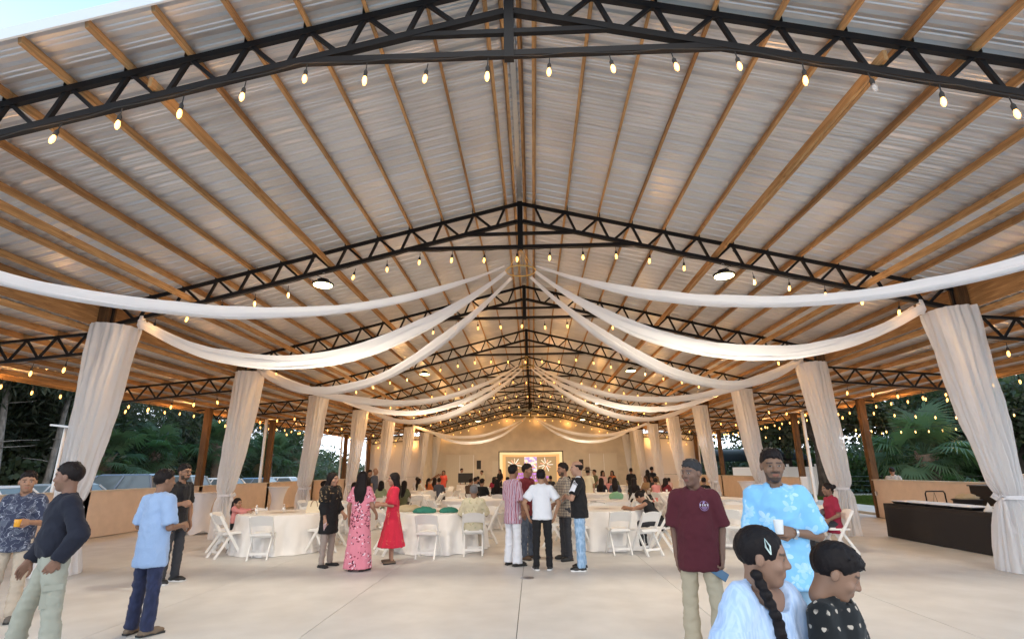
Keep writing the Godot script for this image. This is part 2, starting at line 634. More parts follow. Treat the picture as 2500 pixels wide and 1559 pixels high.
	for z in [0.0, -0.15]:
		var o := Vector3(0, 0, -de + z)
		var q := Vector3(0, 0, 1.0 if z == 0.0 else -1.0)
		g.quad(pts[0] + o, pts[1] + o, pts[2] + o, pts[4] + o, q)
		var k := g.vert(pts[4] + o, q, Vector2.ZERO)
		g.vert(pts[2] + o, q, Vector2.ZERO)
		g.vert(pts[3] + o, q, Vector2.ZERO)
		g.tri(k, k + 1, k + 2)
	part("gable_end_wall", g.done(), M.cream_plaster, p)
	# barn doors and plain doors in the end wall
	for s in [-1.0, 1.0]:
		for leaf in 2:
			var door := mb()
			door.box(Vector3.ZERO, Vector3(1.05, 2.8, 0.05))
			var dd := part("barn_door", door.done(), M.door_boards, p, Vector3(s * (5.1 + leaf * 1.1), 1.42, -de + 0.05))
			for k in 7:
				door = mb()
				door.box(Vector3(-0.45 + k * 0.15, 0, 0.03), Vector3(0.14, 2.6, 0.015))
				part("board", door.done(), M.door_boards, dd)
			door = mb()
			door.box(Vector3(-0.53 * s + 0.02, 0.1, 0.05), Vector3(0.05, 2.5, 0.03))
			part("door_edge", door.done(), M.white_paint, dd)
		var rail := mb()
		rail.box(Vector3(s * 5.65, 2.88, -de + 0.07), Vector3(2.3, 0.06, 0.04))
		part("door_rail", rail.done(), M.cream_plaster, p)
		var plain := mb()
		plain.box(Vector3(s * 2.6, 1.15, -de + 0.02), Vector3(0.95, 2.3, 0.05))
		part("plain_door", plain.done(), M.door_boards, p)
	# white downpipes beside two outer posts
	for q in [[-1.0, dep(5)], [1.0, dep(5) - 0.2], [-1.0, dep(7)]]:
		var b := mb()
		b.box(Vector3(q[0] * 11.6, 2.05, -q[1] + 0.42), Vector3(0.1, 3.6, 0.08))
		part("downpipe", b.done(), M.white_paint, p)
	# painted wall end beside the side entrance
	var we := mb()
	we.box(Vector3(11.42, 0.62, -23.53), Vector3(0.27, 1.2, 0.1))
	part("wall_end_board", we.done(), M.white_paint, p)
	for q in [Vector3(11.3, 0.75, -18.6), Vector3(11.3, 0.5, -24.6)]:
		var b := mb()
		b.box(q, Vector3(0.03, 0.12, 0.08))
		part("outlet_box", b.done(), M.steel, p)

func ground() -> void:
	var b := mb()
	b.quad(Vector3(-300, -0.2, 120), Vector3(300, -0.2, 120), Vector3(300, -0.2, -320), Vector3(-300, -0.2, -320), Vector3.UP)
	structure("ground", b.done(), M.grass_ground)
	b = mb()
	b.quad(Vector3(-30, -0.14, 20), Vector3(-12.3, -0.14, 20), Vector3(-12.3, -0.14, -70), Vector3(-30, -0.14, -70), Vector3.UP)
	structure("parking_lot", b.done(), M.parking)
	b = mb()
	b.box(Vector3(14.0, -0.13, -15), Vector3(2.2, 0.14, 80))
	structure("garden_path", b.done(), M.concrete_1)
	b = mb()
	b.box(Vector3(19.0, -0.15, -36.2), Vector3(16.0, 0.12, 1.6))
	structure("far_path", b.done(), M.concrete_2)
	# floor slabs with sawn joints
	var f := Node3D.new()
	f.name = "pavilion_floor"
	add_child(f)
	f.set_meta("kind", "structure")
	b = mb()
	b.box(Vector3(0, -0.12, -18.2), Vector3(23.6, 0.2, 50.8))
	part("floor_base", b.done(), M.joint_shadow_gap, f)
	var xs := [-11.75, -7.2, -4.45, -2.22, -0.04, 2.12, 4.45, 7.2, 11.75]
	var zs := [-7.0, -1.4, 3.7, 8.65 + 3.9, 17.3, 22.0, 26.7, 31.4, 36.1, 43.5]
	var q := 0
	for i in xs.size() - 1:
		for j in zs.size() - 1:
			b = mb()
			b.box(Vector3((xs[i] + xs[i + 1]) / 2, -0.02, -(zs[j] + zs[j + 1]) / 2), Vector3(xs[i + 1] - xs[i] - 0.008, 0.04, zs[j + 1] - zs[j] - 0.008))
			part("floor_slab", b.done(), M["concrete_%d" % ((i * 2 + j * 5) % 3)], f)
	b = mb()
	b.lathe(PackedVector2Array([Vector2(0.11, 0), Vector2(0.11, 0.004), Vector2(0.0, 0.005)]), 20)
	part("drain_cover", b.done(), M.steel, f, Vector3(0.03, 0.001, -8.95))
# ---------------------------------------------------------------- festoon strings and high-bay lamps
func bulb_meshes() -> void:
	var b := mb()
	b.lathe(PackedVector2Array([Vector2(0.0, -0.148), Vector2(0.01, -0.143), Vector2(0.0205, -0.12), Vector2(0.0235, -0.098), Vector2(0.0205, -0.072), Vector2(0.013, -0.048), Vector2(0.011, -0.04)]), 10)
	shared["bulb"] = b.done()
	b = mb()
	b.lathe(PackedVector2Array([Vector2(0.012, -0.048), Vector2(0.02, -0.045), Vector2(0.021, 0.0), Vector2(0.012, 0.02), Vector2(0.006, 0.03), Vector2(0.005, 0.1), Vector2(0.0, 0.1)]), 8)
	shared["socket"] = b.done()

func festoon(label: String, spots: Array, cable: PackedVector3Array, dead := -1, lights := 1, energy := 0.05) -> void:
	# spots: where each bulb's cable drop begins
	var s := thing("string_lights", label, "string lights", Vector3.ZERO, 0.0, "festoon bulb strings")
	var b := mb()
	var r := PackedFloat32Array()
	r.resize(cable.size())
	r.fill(0.006)
	b.tube(cable, r, 5)
	part("cable", b.done(), M.dark_rubber, s)
	for k in spots.size():
		var g := part("bulb", shared.bulb, M.bulb_clear if k == dead else M.bulb_glow, s, spots[k] - Vector3(0, 0.1, 0))
		g.rotation = Vector3(rng.randf_range(-0.16, 0.16), 0, rng.randf_range(-0.16, 0.16))
		part("socket", shared.socket, M.dark_rubber, g)
		if k != dead and lights > 0 and k % lights == 0:
			var l := OmniLight3D.new()
			l.name = "bulb_lamp"
			l.light_color = Color(1.0, 0.72, 0.4)
			l.light_energy = energy * lights
			l.light_size = 0.03
			l.omni_range = 60.0
			l.omni_attenuation = 2.0
			l.shadow_enabled = true
			g.add_child(l, true)
			l.position = Vector3(0, -0.1, 0)

func ordinal(k: int) -> String:
	return ["first", "second", "third", "fourth", "fifth", "sixth", "seventh", "eighth", "ninth"][k]

func strings() -> void:
	bulb_meshes()
	for n in range(1, 10):
		var spots := []
		var cable := PackedVector3Array()
		var x := -7.3
		var low := func(q: float) -> float: return minf(5.62, APEX - 0.45 - SLOPE * absf(q))
		var off := 0.4 if n == 1 else -0.06
		var ks := []
		for k in range(-12, 13):
			var q := off + k * 0.613
			if absf(q) < 7.2 and not (n > 1 and n % 2 == 0 and absf(absf(q) - 3.7) < 0.2):
				spots.append(Vector3(q, low.call(q) - 0.04 + rng.randf_range(-0.05, 0.012), -dep(n) + 0.06))
		for k in 49:
			var q := -7.3 + k * 14.6 / 48.0
			cable.append(Vector3(q, low.call(q) - 0.02 - 0.015 * (1 + sin(k * 2.1)), -dep(n) + 0.06))
		festoon("warm bulb string along the %s roof truss from the open gable" % ordinal(n - 1), spots, cable, 17 if n == 1 else -1, 2 if n < 4 else 4, (0.055 if n < 4 else 0.13) if n < 9 else 0.05)
	for s in [-1.0, 1.0]:
		for n in range(2, 9):
			var spots := []
			var cable := PackedVector3Array()
			for k in 5:
				var q := 8.35 + k * 0.62
				spots.append(Vector3(s * q, 3.66 - 0.086 * (q - 7.92), -dep(n) + 0.05))
			for k in 9:
				var q := 8.0 + k * 0.41
				cable.append(Vector3(s * q, 3.69 - 0.086 * (q - 7.92) - 0.02 * (k % 2), -dep(n) + 0.05))
			festoon("short warm bulb string under the %s aisle truss on the %s side" % [ordinal(n - 1), "parking lot" if s < 0 else "lawn"], spots, cable, -1, 3, 0.1)
		var sp := []
		var cb := PackedVector3Array()
		for k in 34:
			sp.append(Vector3(s * 11.85, 3.72 - 0.03 * sin(k * 1.3), -(11.5 + k * 0.79)))
		for k in 60:
			cb.append(Vector3(s * 11.85, 3.735 - 0.02 * absf(sin(k * 1.1)), -(10.5 + k * 0.47)))
		festoon("long warm bulb string hung along the outer eave above the %s" % ("parked cars" if s < 0 else "lawn"), sp, cb, -1, 4, 0.11)
	# two strings over the lawn, between the pavilion and a white pole
	for q in [[Vector3(12.0, 3.65, -19.5), Vector3(20.5, 3.9, -20.6), 11, "pale pole"], [Vector3(12.6, 3.35, -22.8), Vector3(22.0, 3.75, -26.0), 12, "shaggy fan palm"], [Vector3(12.5, 3.4, -30.0), Vector3(24, 4.1, -35.0), 12, "live oaks"]]:
		var sp := []
		var cb := PackedVector3Array()
		for k in 25:
			var t := k / 24.0
			cb.append(q[0].lerp(q[1], t) - Vector3(0, 1.2 * t * (1 - t), 0))
		for k in q[2]:
			var t: float = (k + 0.4) / q[2]
			sp.append(q[0].lerp(q[1], t) - Vector3(0, 1.2 * t * (1 - t) + 0.02, 0))
		festoon("warm bulb string sagging over the lawn towards the %s" % q[3], sp, cb, -1, 4, 0.04)

func highbays() -> void:
	for n in [2, 4, 6, 8]:
		for s in [-1.0, 1.0]:
			var h := 4.96
			var o := thing("high_bay_lamp", "lit round high-bay lamp under the %s truss on the %s slope" % [ordinal(n - 1), "parking lot" if s < 0 else "lawn"], "lamp", Vector3(s * 3.72, h, -dep(n) + 0.02), 0.0, "round high-bay lamps")
			var b := mb()
			b.lathe(PackedVector2Array([Vector2(0.0, 0.0), Vector2(0.165, 0.0), Vector2(0.17, 0.005), Vector2(0.17, 0.012), Vector2(0.0, 0.013)]), 28)
			part("lens", b.done(), M.highbay_glow, o)
			b = mb()
			b.lathe(PackedVector2Array([Vector2(0.0, 0.015), Vector2(0.19, 0.015), Vector2(0.195, 0.045), Vector2(0.17, 0.06), Vector2(0.11, 0.065), Vector2(0.1, 0.12), Vector2(0.03, 0.125), Vector2(0.02, 0.15), Vector2(0.0, 0.15)]), 28)
			part("housing", b.done(), M.black_steel, o)
			b = mb()
			var hook := PackedVector3Array()
			var rr := PackedFloat32Array()
			for k in 10:
				var a := k / 9.0 * PI * 1.4
				hook.append(Vector3(0.03 * sin(a), 0.15 + 0.06 - 0.05 * cos(a), 0))
				rr.append(0.006)
			b.tube(hook, rr, 6)
			part("hook", b.done(), M.steel, o)
			b = mb()
			b.tube(PackedVector3Array([Vector3(0.0, 0.14, 0), Vector3(0.12 * s, 0.2, 0.02), Vector3(0.28 * s, 0.19, 0.03), Vector3(0.36 * s, 0.28, 0.03), Vector3(0.2 * s, 0.5, 0.03)]), PackedFloat32Array([0.007, 0.007, 0.007, 0.007, 0.007]), 6)
			part("power_lead", b.done(), M.dark_rubber, o)
			var l := AreaLight3D.new()
			l.name = "highbay_light"
			l.area_size = Vector2(0.3, 0.3)
			l.light_color = Color(1.0, 0.94, 0.84)
			l.light_energy = 8.5
			l.shadow_enabled = true
			o.add_child(l)
			l.position = Vector3(0, -0.015, 0)
			l.rotation.x = -PI / 2

# ---------------------------------------------------------------- drapery
func swag(a: Vector3, c: Vector3, sag: float, w: float, label: String, sd: int) -> void:
	var o := thing("ceiling_swag", label, "drape", a, 0.0, "white ceiling swags")
	var pts := []
	var cols := 27
	var rows := 60
	var f := FastNoiseLite.new()
	f.seed = sd
	f.frequency = 0.9
	for r in rows:
		var t := r / (rows - 1.0)
		var p := (c - a) * t
		p.y -= 4.0 * sag * t * (1 - t)
		var dir := ((c - a) - Vector3(0, 4.0 * sag * (1 - 2 * t), 0)).normalized()
		var side := dir.cross(Vector3.UP).normalized()
		var up := side.cross(dir).normalized()
		var open := lerpf(0.25, 1.0, smoothstep(0.0, 0.28, t)) * lerpf(1.0, 0.8, smoothstep(0.8, 1.0, t))
		for k in cols:
			var u := k / (cols - 1.0) * 2 - 1
			var fold := sin(u * 15.0 + sd + t * 2.0 + f.get_noise_2d(u + sd, t * 3.0) * 3.0) * 0.014 + f.get_noise_2d(u * 3.5 + sd * 7, t * 2.2) * 0.05 + f.get_noise_2d(u * 9.0 + sd * 3, t * 3.5) * 0.02
			# a hanging trough: the two long edges lie higher and apart, the middle hangs low
			var ang := u * 1.15
			var q := side * (sin(ang) * w * 0.42 * open) + up * ((1 - cos(ang)) * w * 0.9 * open - w * 0.3 * open)
			q += (side * cos(ang) + up * sin(ang)) * fold * open
			q += up * f.get_noise_2d(t * 1.8, 40.0 + sd) * 0.03
			pts.append(p + q)
	var b := mb()
	b.sheet(pts, cols)
	part("cloth", b.done(), M.swag_white, o)
	# gathered knot where the cloth is tied up at the post
	b = mb()
	var e := c - a
	b.tube(PackedVector3Array([e + Vector3(0, 0.12, 0), e + Vector3(0, 0.04, 0), e + Vector3(0, -0.06, 0), e + Vector3(0, -0.14, 0)]), PackedFloat32Array([0.05, 0.06, 0.075, 0.03]), 9)
	part("knot", b.done(), M.swag_white, o)

func curtain(x: float, d: float, label: String, sd: int, slim := 1.0) -> void:
	var s := signf(x)
	var o := thing("post_curtain", label, "curtain", Vector3(x, 0, -d), 0.0, "white curtains on the inner posts")
	var cols := 121
	var rows := 40
	var pts := []
	var f := FastNoiseLite.new()
	f.seed = sd
	f.frequency = 1.2
	var tie := 1.08 + 0.035 * sin(sd * 2.3)
	for r in rows:
		var y := lerpf(4.22, 0.012, r / (rows - 1.0))
		var up := clampf((y - tie) / (4.22 - tie), 0, 1)
		var w: float
		var mid: float
		if y > tie:
			w = lerpf(0.34, 0.84 * slim, pow(up, 0.55))
			mid = lerpf(-0.02, -0.30, pow(up, 0.8))
		else:
			var q := 1.0 - y / tie
			w = lerpf(0.34, 0.72, pow(q, 0.8))
			mid = lerpf(-0.02, -0.1, q)
		var pinch := exp(-pow((y - tie) / 0.09, 2.0))
		w *= 1.0 - 0.25 * pinch
		var pleat := lerpf(0.03, 0.016, pinch) * (1.0 if y > tie else 1.3)
		for k in cols:
			var u := k / (cols - 1.0) * 2 - 1
			var a := u * 2.35
			var sway := f.get_noise_2d(u * 1.4 + sd, y * 0.4) * 0.07 + f.get_noise_2d(u * 6.0, y * 0.6 + sd) * 0.008
			var rad := pleat * sin(u * 41.0 + f.get_noise_2d(u * 3 + sd, y * 0.22 + 9) * 3.0 + sd) * (0.7 + 0.9 * f.get_noise_2d(u * 2.0, y * 0.4 + sd)) + sway * (1 - pinch)
			# wrapped round the hall side of the post, open to the aisle
			var px := -s * cos(a) * (w * 0.34 + 0.07 + rad * 0.6)
			var pz := sin(a) * (w * 0.5 + rad)
			pts.append(Vector3(s * mid + px + s * 0.05, y, pz))
	var b := mb()
	b.sheet(pts, cols, s < 0)
	part("cloth", b.done(), M.sheer_white, o)
	b = mb()
	b.lathe(PackedVector2Array([Vector2(0.185, tie - 0.03), Vector2(0.197, tie), Vector2(0.185, tie + 0.03)]), 24, Vector3(-s * 0.02, 0, 0), 1.0)
	part("tie_band", b.done(), M.spandex_white, o)
	for g in [-1.0, 1.0]:
		b = mb()
		var loop := []
		for r in 9:
			var q := r / 8.0
			var p := Vector3(-s * (0.19 + 0.02 * q), tie - 0.02 - 0.5 * q, 0.06 + g * (0.03 + 0.07 * q))
			for k in 4:
				loop.append(p + Vector3(0.012 * sin(k * 2.0 + r), 0, (k - 1.5) * 0.022 * (1 + q)))
		b.sheet(loop, 4)
		part("ribbon_tail", b.done(), M.spandex_white, o)
		b = mb()
		b.tube(PackedVector3Array([Vector3(-s * 0.2, tie, 0.06), Vector3(-s * 0.22, tie + 0.05, 0.06 + g * 0.07), Vector3(-s * 0.22, tie + 0.01, 0.06 + g * 0.12), Vector3(-s * 0.21, tie - 0.03, 0.06 + g * 0.06), Vector3(-s * 0.2, tie, 0.06)]), PackedFloat32Array([0.015, 0.026, 0.03, 0.022, 0.012]), 8)
		part("bow_loop", b.done(), M.spandex_white, o)

func drapes() -> void:
	for s in [-1.0, 1.0]:
		var side := "parking lot" if s < 0 else "lawn"
		for n in range(1, 10):
			if n == 1:
				continue
			curtain(s * POSTX, dep(n), "sheer white curtain tied round the %s inner post on the %s side" % [ordinal(n - 1), side], n * 3 + int(s) + 5, 1.0)
		var k := 0
		for q in [[2, 1, 1.06, 9.1, 7.5], [2, 2, 1.2, 9.3, 7.1], [2, 3, 1.25, 9.5, 7.3], [4, 3, 1.12, 18.8, 7.3], [4, 4, 1.1, 18.95, 7.1], [4, 5, 1.15, 19.1, 7.3], [8, 7, 1.0, 38.1, 7.3], [8, 8, 1.25, 38.3, 7.1]]:
			var a := Vector3(s * [0.3, 0.28, 0.18][k % 3], 5.2 - 0.04 * (k % 3), -q[3])
			var c := Vector3(s * q[4], 4.32, -dep(q[1]))
			swag(a, c, q[2], 0.27 if q[1] == 1 else (0.4 if q[1] == 2 else 0.33), "white cloth swag from the %s hoop to the %s post on the %s side" % [["", "", "open-end", "", "middle", "", "", "", "far"][q[0]], ordinal(q[1] - 1), side], 11 + k * 3 + int(s))
			k += 1
	for q in [[2, "open-end"], [4, "middle"], [8, "far"]]:
		var o := thing("hanging_hoop", "gold hoop hung from the %s king post gathering the swags" % ordinal(q[0] - 1), "hoop", Vector3(0, 5.18, -dep(q[0]) - 0.02), 0.0, "gold swag hoops")
		var ring := PackedVector3Array()
		var rr := PackedFloat32Array()
		for k in 33:
			var a := TAU * k / 32.0
			ring.append(Vector3(cos(a) * 0.28, 0, sin(a) * 0.28))
			rr.append(0.011)
		var b := mb()
		b.tube(ring, rr, 6, false)
		part("hoop", b.done(), M.gold_ring, o)
		for k in 6:
			var a := TAU * k / 6.0 + 0.3
			b = mb()
			b.tube(PackedVector3Array([Vector3(cos(a) * 0.28, 0, sin(a) * 0.28), Vector3(0, 0.44, 0.02)]), PackedFloat32Array([0.004, 0.004]), 4)
			part("wire", b.done(), M.gold_ring, o)
	# ceiling fan
	var f := thing("ceiling_fan", "large grey ceiling fan hung from the ridge near the end wall", "fan", Vector3(0.05, 5.2, -33.3))
	var b := mb()
	b.bar(Vector3(0, 0.12, 0), Vector3(0, 1.4, 0), 0.05, 0.05)
	part("down_rod", b.done(), M.black_steel, f)
	b = mb()
	b.lathe(PackedVector2Array([Vector2(0, -0.06), Vector2(0.12, -0.05), Vector2(0.16, 0.02), Vector2(0.15, 0.12), Vector2(0.11, 0.4), Vector2(0.0, 0.42)]), 16)
	part("motor", b.done(), M.black_steel, f)
	for k in 6:
		b = mb()
		var a := TAU * k / 6.0 + 0.35
		var x := Vector3(cos(a), 0, sin(a))
		b.box(x * 0.75, Vector3(1.2, 0.015, 0.15), Basis(x, Vector3.UP, x.cross(Vector3.UP)) * Basis(Vector3(1, 0, 0), 0.2))
		part("blade", b.done(), M.fan_grey, f)
# ---------------------------------------------------------------- tables, chairs and things on them
func cloth_mesh(sd: int) -> ArrayMesh:
	var key := "cloth %d" % sd
	if shared.has(key):
		return shared[key]
	var f := FastNoiseLite.new()
	f.seed = sd
	f.frequency = 1.0
	var cols := 121
	var pts := []
	var rows := 15
	for r in rows:
		for k in cols:
			var a := TAU * k / (cols - 1.0)
			var c := Vector2(cos(a), sin(a))
			var y := 0.762
			var rad := 0.0
			if r < 4:
				rad = [0.0, 0.45, 0.8, 0.905][r]
				y -= 0.0015 * f.get_noise_2d(c.x * rad * 4, c.y * rad * 4)
			else:
				var t := (r - 4) / (rows - 5.0)
				y = lerpf(0.752, 0.008, t)
				var fold := sin(a * 17.0 + 3.0 * f.get_noise_2d(c.x * 1.5 + sd, c.y * 1.5)) * (0.55 + 0.6 * f.get_noise_2d(c.x * 2.0, c.y * 2.0 + 7)) + f.get_noise_2d(c.x * 2.4, c.y * 2.4) * 0.9
				rad = 0.918 + 0.05 * t + fold * 0.085 * smoothstep(0.0, 0.8, t) + 0.02 * f.get_noise_3d(c.x * 5, c.y * 5, t * 3)
				if t > 0.99:
					rad += 0.02
			pts.append(Vector3(c.x * rad, y, c.y * rad))
	var b := mb()
	b.sheet(pts, cols)
	shared[key] = b.done()
	return shared[key]

func round_table(at: Vector3, label: String, sd: int) -> void:
	var t := thing("banquet_table", label, "table", at, sd * 0.7, "round banquet tables")
	part("tablecloth", cloth_mesh(sd % 4), M.white_linen, t)
	if not shared.has("tabletop"):
		var b := mb()
		b.lathe(PackedVector2Array([Vector2(0.0, 0.715), Vector2(0.895, 0.715), Vector2(0.9, 0.735), Vector2(0.895, 0.748), Vector2(0.0, 0.748)]), 48)
		shared["tabletop"] = b.done()
	part("tabletop", shared.tabletop, M.resin_white, t)

func make_chair() -> Node3D:
	# faces +z; the long members run from the top of the back to the front feet
	var c := thing("folding_chair", "white folding chair", "chair", Vector3.ZERO, 0.0, "white folding chairs")
	var m: Material = M.resin_white
	for s in [-1.0, 1.0]:
		var b := mb()
		b.bar(Vector3(s * 0.205, 0.79, -0.265), Vector3(s * 0.205, 0.0, 0.235), 0.026, 0.048)
		part("front_leg", b.done(), m, c)
		b = mb()
		b.bar(Vector3(s * 0.176, 0.45, 0.02), Vector3(s * 0.176, 0.0, -0.27), 0.024, 0.045)
		part("rear_leg", b.done(), m, c)
	var pts := []
	for g in [0, 1]:
		for r in 5:
			for k in 9:
				var u := k / 8.0 * 2 - 1
				var y := lerpf(0.60, 0.775, r / 4.0) + 0.03 * (1 - u * u) * (1.0 if r > 1 else 0.6)
				var z := -0.265 - (y - 0.79) * -0.633 * -1.0
				z = lerpf(-0.145, -0.262, r / 4.0) - 0.028 * (1 - u * u) + (0.009 if g else -0.009)
				pts.append(Vector3(u * 0.193, y, z))
	var b := mb()
	b.sheet(pts.slice(0, 45), 9, true)
	b.sheet(pts.slice(45, 90), 9, false)
	for k in 8:
		for e in [0, 36]:
			b.quad(pts[e + k], pts[e + k + 1], pts[45 + e + k + 1], pts[45 + e + k], Vector3(0, -1.0 if e == 0 else 1.0, 0))
	part("backrest", b.done(), m, c)
	b = mb()
	b.box(Vector3(0, 0.445, 0.02), Vector3(0.385, 0.03, 0.38))
	part("seat_frame", b.done(), m, c)
	b = mb()
	b.box(Vector3(0, 0.466, 0.03), Vector3(0.33, 0.018, 0.31))
	part("seat_pad", b.done(), m, c)
	for q in [[Vector3(0, 0.115, 0.16), 0.39], [Vector3(0, 0.115, -0.198), 0.335], [Vector3(0, 0.40, -0.01), 0.36]]:
		b = mb()
		b.box(q[0], Vector3(q[1], 0.04, 0.018))
		part("stretcher", b.done(), m, c)
	return c

var chair0: Node3D = null
func chair(at: Vector3, yaw: float, label: String) -> void:
	if chair0 == null:
		chair0 = make_chair()
		chair0.position = at
		chair0.rotation.y = yaw
		chair0.set_meta("label", label)
	else:
		copy(chair0, at, yaw, label)

func chairs_round(c: Vector3, degs: Array, label: String, r := 1.12) -> void:
	for a in degs:
		var rad := deg_to_rad(a)
		var d := Vector3(cos(rad), 0, sin(rad))
		var side: String = ["lawn", "lawn and open-end", "open-end", "open-end and parking", "parking", "parking and stage", "stage", "stage and lawn"][int(round(a / 45.0)) % 8]
		chair(c + d * (r + rng.randf_range(-0.05, 0.08)), atan2(-d.x, -d.z) + rng.randf_range(-0.12, 0.12), "white folding chair on the %s side of %s" % [side, label])

func cocktail(at: Vector3, label: String) -> void:
	var o := thing("cocktail_table", label, "table", at, 0.0, "tall cocktail tables")
	var b := mb()
	var cols := 49
	var pts := []
	for r in 16:
		var t := r / 15.0
		for k in cols:
			var a := TAU * k / (cols - 1.0)
			var w := 0.21 + 0.17 * pow(absf(t - 0.52) / 0.52, 1.7)
			var foot := 0.10 * maxf(0.0, (0.35 - t) / 0.35) * (0.5 - 0.5 * cos(a * 4.0)) * -1.0
			var lift := 0.09 * (1 - t) * (1 - t) * (0.5 - 0.5 * cos(a * 4.0))
			w += foot
			pts.append(Vector3(cos(a) * w, t * 1.06 + lift + 0.004, sin(a) * w))
	b.sheet(pts, cols, true)
	part("stretch_cover", b.done(), M.spandex_white, o)
	b = mb()
	b.lathe(PackedVector2Array([Vector2(0.0, 1.055), Vector2(0.385, 1.055), Vector2(0.392, 1.07), Vector2(0.385, 1.085), Vector2(0.0, 1.086)]), 40)
	part("top_cover", b.done(), M.spandex_white, o)

func bag_mesh(s: Vector3, sd: int) -> ArrayMesh:
	var f := FastNoiseLite.new()
	f.seed = sd
	f.frequency = 3.5
	var b := mb()
	var pts := []
	for r in 13:
		for k in 25:
			var a := TAU * k / 24.0
			var e := -PI / 2 + PI * r / 12.0
			var p := Vector3(cos(e) * cos(a), maxf(sin(e), -0.35), cos(e) * sin(a)) * s
			p *= 1.0 + 0.28 * f.get_noise_3dv(p * 3.0)
			pts.append(p + Vector3(0, s.y * 0.33, 0))
	b.sheet(pts, 25, true)
	return b.done()

func furniture() -> void:
	# columns and rows of round tables; the nearest ones first
	var spots := [
		[-5.3, 12.05, "round white-clothed table with pale handbag beside the little child", "the pale handbag's table", [172, 128, 82, 22, 222, 270, 325]],
		[-1.86, 12.15, "round white-clothed table with green bundles and a straw bag on it", "the green bundles' table", [140, 92, 185, 230, 275, 320]],
		[1.72, 12.5, "round white-clothed table where the person in black tank top leans", "the black tank top's table", [130, 85, 180, 225, 270, 318]],
		[5.05, 12.5, "round white-clothed table behind the pale blue tropical shirt", "the pale blue shirt's table", [135, 95, 50, 180, 225, 270, 315, 0]],
		[-1.65, 16.6, "bare round white-clothed table behind the green bundles", "the bare table", [40, 85, 140, 190, 235, 280, 325]],
		[1.9, 15.7, "round white-clothed table with a dark phone lying on it", "the dark phone's table", [45, 95, 145, 190, 235, 290, 340]],
		[-5.4, 16.2, "round white-clothed table beside the seated guest in navy", "the seated navy guest's table", [60, 120, 190, 240, 300, 350]],
		[5.3, 16.4, "round white-clothed table with a beige jacket on its chair", "the beige jacket's table", [40, 90, 135, 180, 230, 275]],
		[-4.5, 20.0, "round white-clothed table in front of the bald guest", "the bald guest's table", [10, 60, 100, 140, 210, 330]],
		[-1.2, 20.6, "round white-clothed table where four guests sit with backs turned", "the table of four turned backs", [40, 85, 130, 190, 350]],
		[2.6, 20.3, "round white-clothed table beside the guest in the dark hat", "the dark hat's table", [40, 85, 130, 175, 220, 310]],
		[5.6, 20.5, "round white-clothed table with two guests in pink and maroon", "the pink and maroon guests' table", [50, 100, 150, 200, 340]],
		[-4.3, 24.2, "round white-clothed table next to the guest in coral", "the coral guest's table", [30, 80, 130, 180, 320]],
		[-0.6, 24.8, "round white-clothed table in front of the monitor stand", "the table before the monitor", [40, 90, 150, 330]],
		[3.1, 24.5, "round white-clothed table in front of the black polo", "the black polo's table", [45, 100, 160, 320]],
		[6.0, 24.6, "round white-clothed table beside the child in pink", "the pink child's table", [60, 120, 200]],
		[-5.2, 28.3, "round white-clothed table under the far parking-side curtain", "the far parking-side table", [45, 90, 135, 315]],
		[-2.2, 28.6, "round white-clothed table between coral guest and screen", "the table facing the screen", [45, 90, 135, 180]],
		[1.4, 28.6, "round white-clothed table just before the projection screen", "the table just before the screen", [45, 90, 135, 0]],
		[4.6, 29.0, "round white-clothed table before the lawn-side barn doors", "the table by the barn doors", [45, 90, 135, 225]],
	]
	var k := 0
	for s in spots:
		round_table(Vector3(s[0], 0, -s[1]), s[2], k)
		chairs_round(Vector3(s[0], 0, -s[1]), s[4], s[3])
		k += 1
	chair(Vector3(-1.06, 0, -11.3), PI + 0.1, "white folding chair under the grey-haired guest in cream leaf print")
	chair(Vector3(2.75, 0, -11.7), -2.05, "white folding chair under the guest in black tank top")
	chair(Vector3(6.04, 0, -11.3), -1.6, "white folding chair of the guest in raspberry")
	chair(Vector3(2.32, 0, -11.2), -2.65, "white folding chair turned askew beside the leaning guest")
	cocktail(Vector3(-9.05, 0, -15.25), "tall white stretch-cover cocktail table beside the third post curtain")
	cocktail(Vector3(-9.45, 0, -20.6), "tall white stretch-cover cocktail table against the peach half wall")
	cocktail(Vector3(8.75, 0, -22.6), "tall white stretch-cover cocktail table behind the pale blue shirt")
	cocktail(Vector3(8.6, 0, -29.5), "tall white stretch-cover cocktail table beside the far curtains")
	# things on the tables
	var o := tag(part("green_bundle", bag_mesh(Vector3(0.24, 0.09, 0.17), 3), M.teal_cloth, self, Vector3(-2.12, 0.765, -11.62)), "crumpled teal cloth bundle on the table edge", "bundle", "teal bundles")
	o = tag(part("green_bundle", bag_mesh(Vector3(0.2, 0.08, 0.15), 9), M.teal_cloth, self, Vector3(-1.62, 0.765, -11.66)), "smaller teal cloth bundle beside the white tag", "bundle", "teal bundles")
	o = tag(part("straw_bag", bag_mesh(Vector3(0.3, 0.1, 0.2), 5), M.straw, self, Vector3(-2.55, 0.765, -12.05)), "slouched straw-coloured bag lying on the table", "bag")
	o = tag(part("green_bundle", bag_mesh(Vector3(0.2, 0.15, 0.16), 13), M.mint_cloth, self, Vector3(2.55, 0.765, -16.3)), "mint green cloth heaped over a chair at the table", "bundle", "teal bundles")
	o = tag(part("beige_jacket", bag_mesh(Vector3(0.3, 0.28, 0.2), 17), M.straw, self, Vector3(4.75, 0.7, -15.35)), "beige jacket bundled on a chair back", "jacket")
	var h := thing("handbag", "pale cream handbag with brown handles on the table", "handbag", Vector3(-4.62, 0.762, -12.05), 0.2)
	var b := mb()
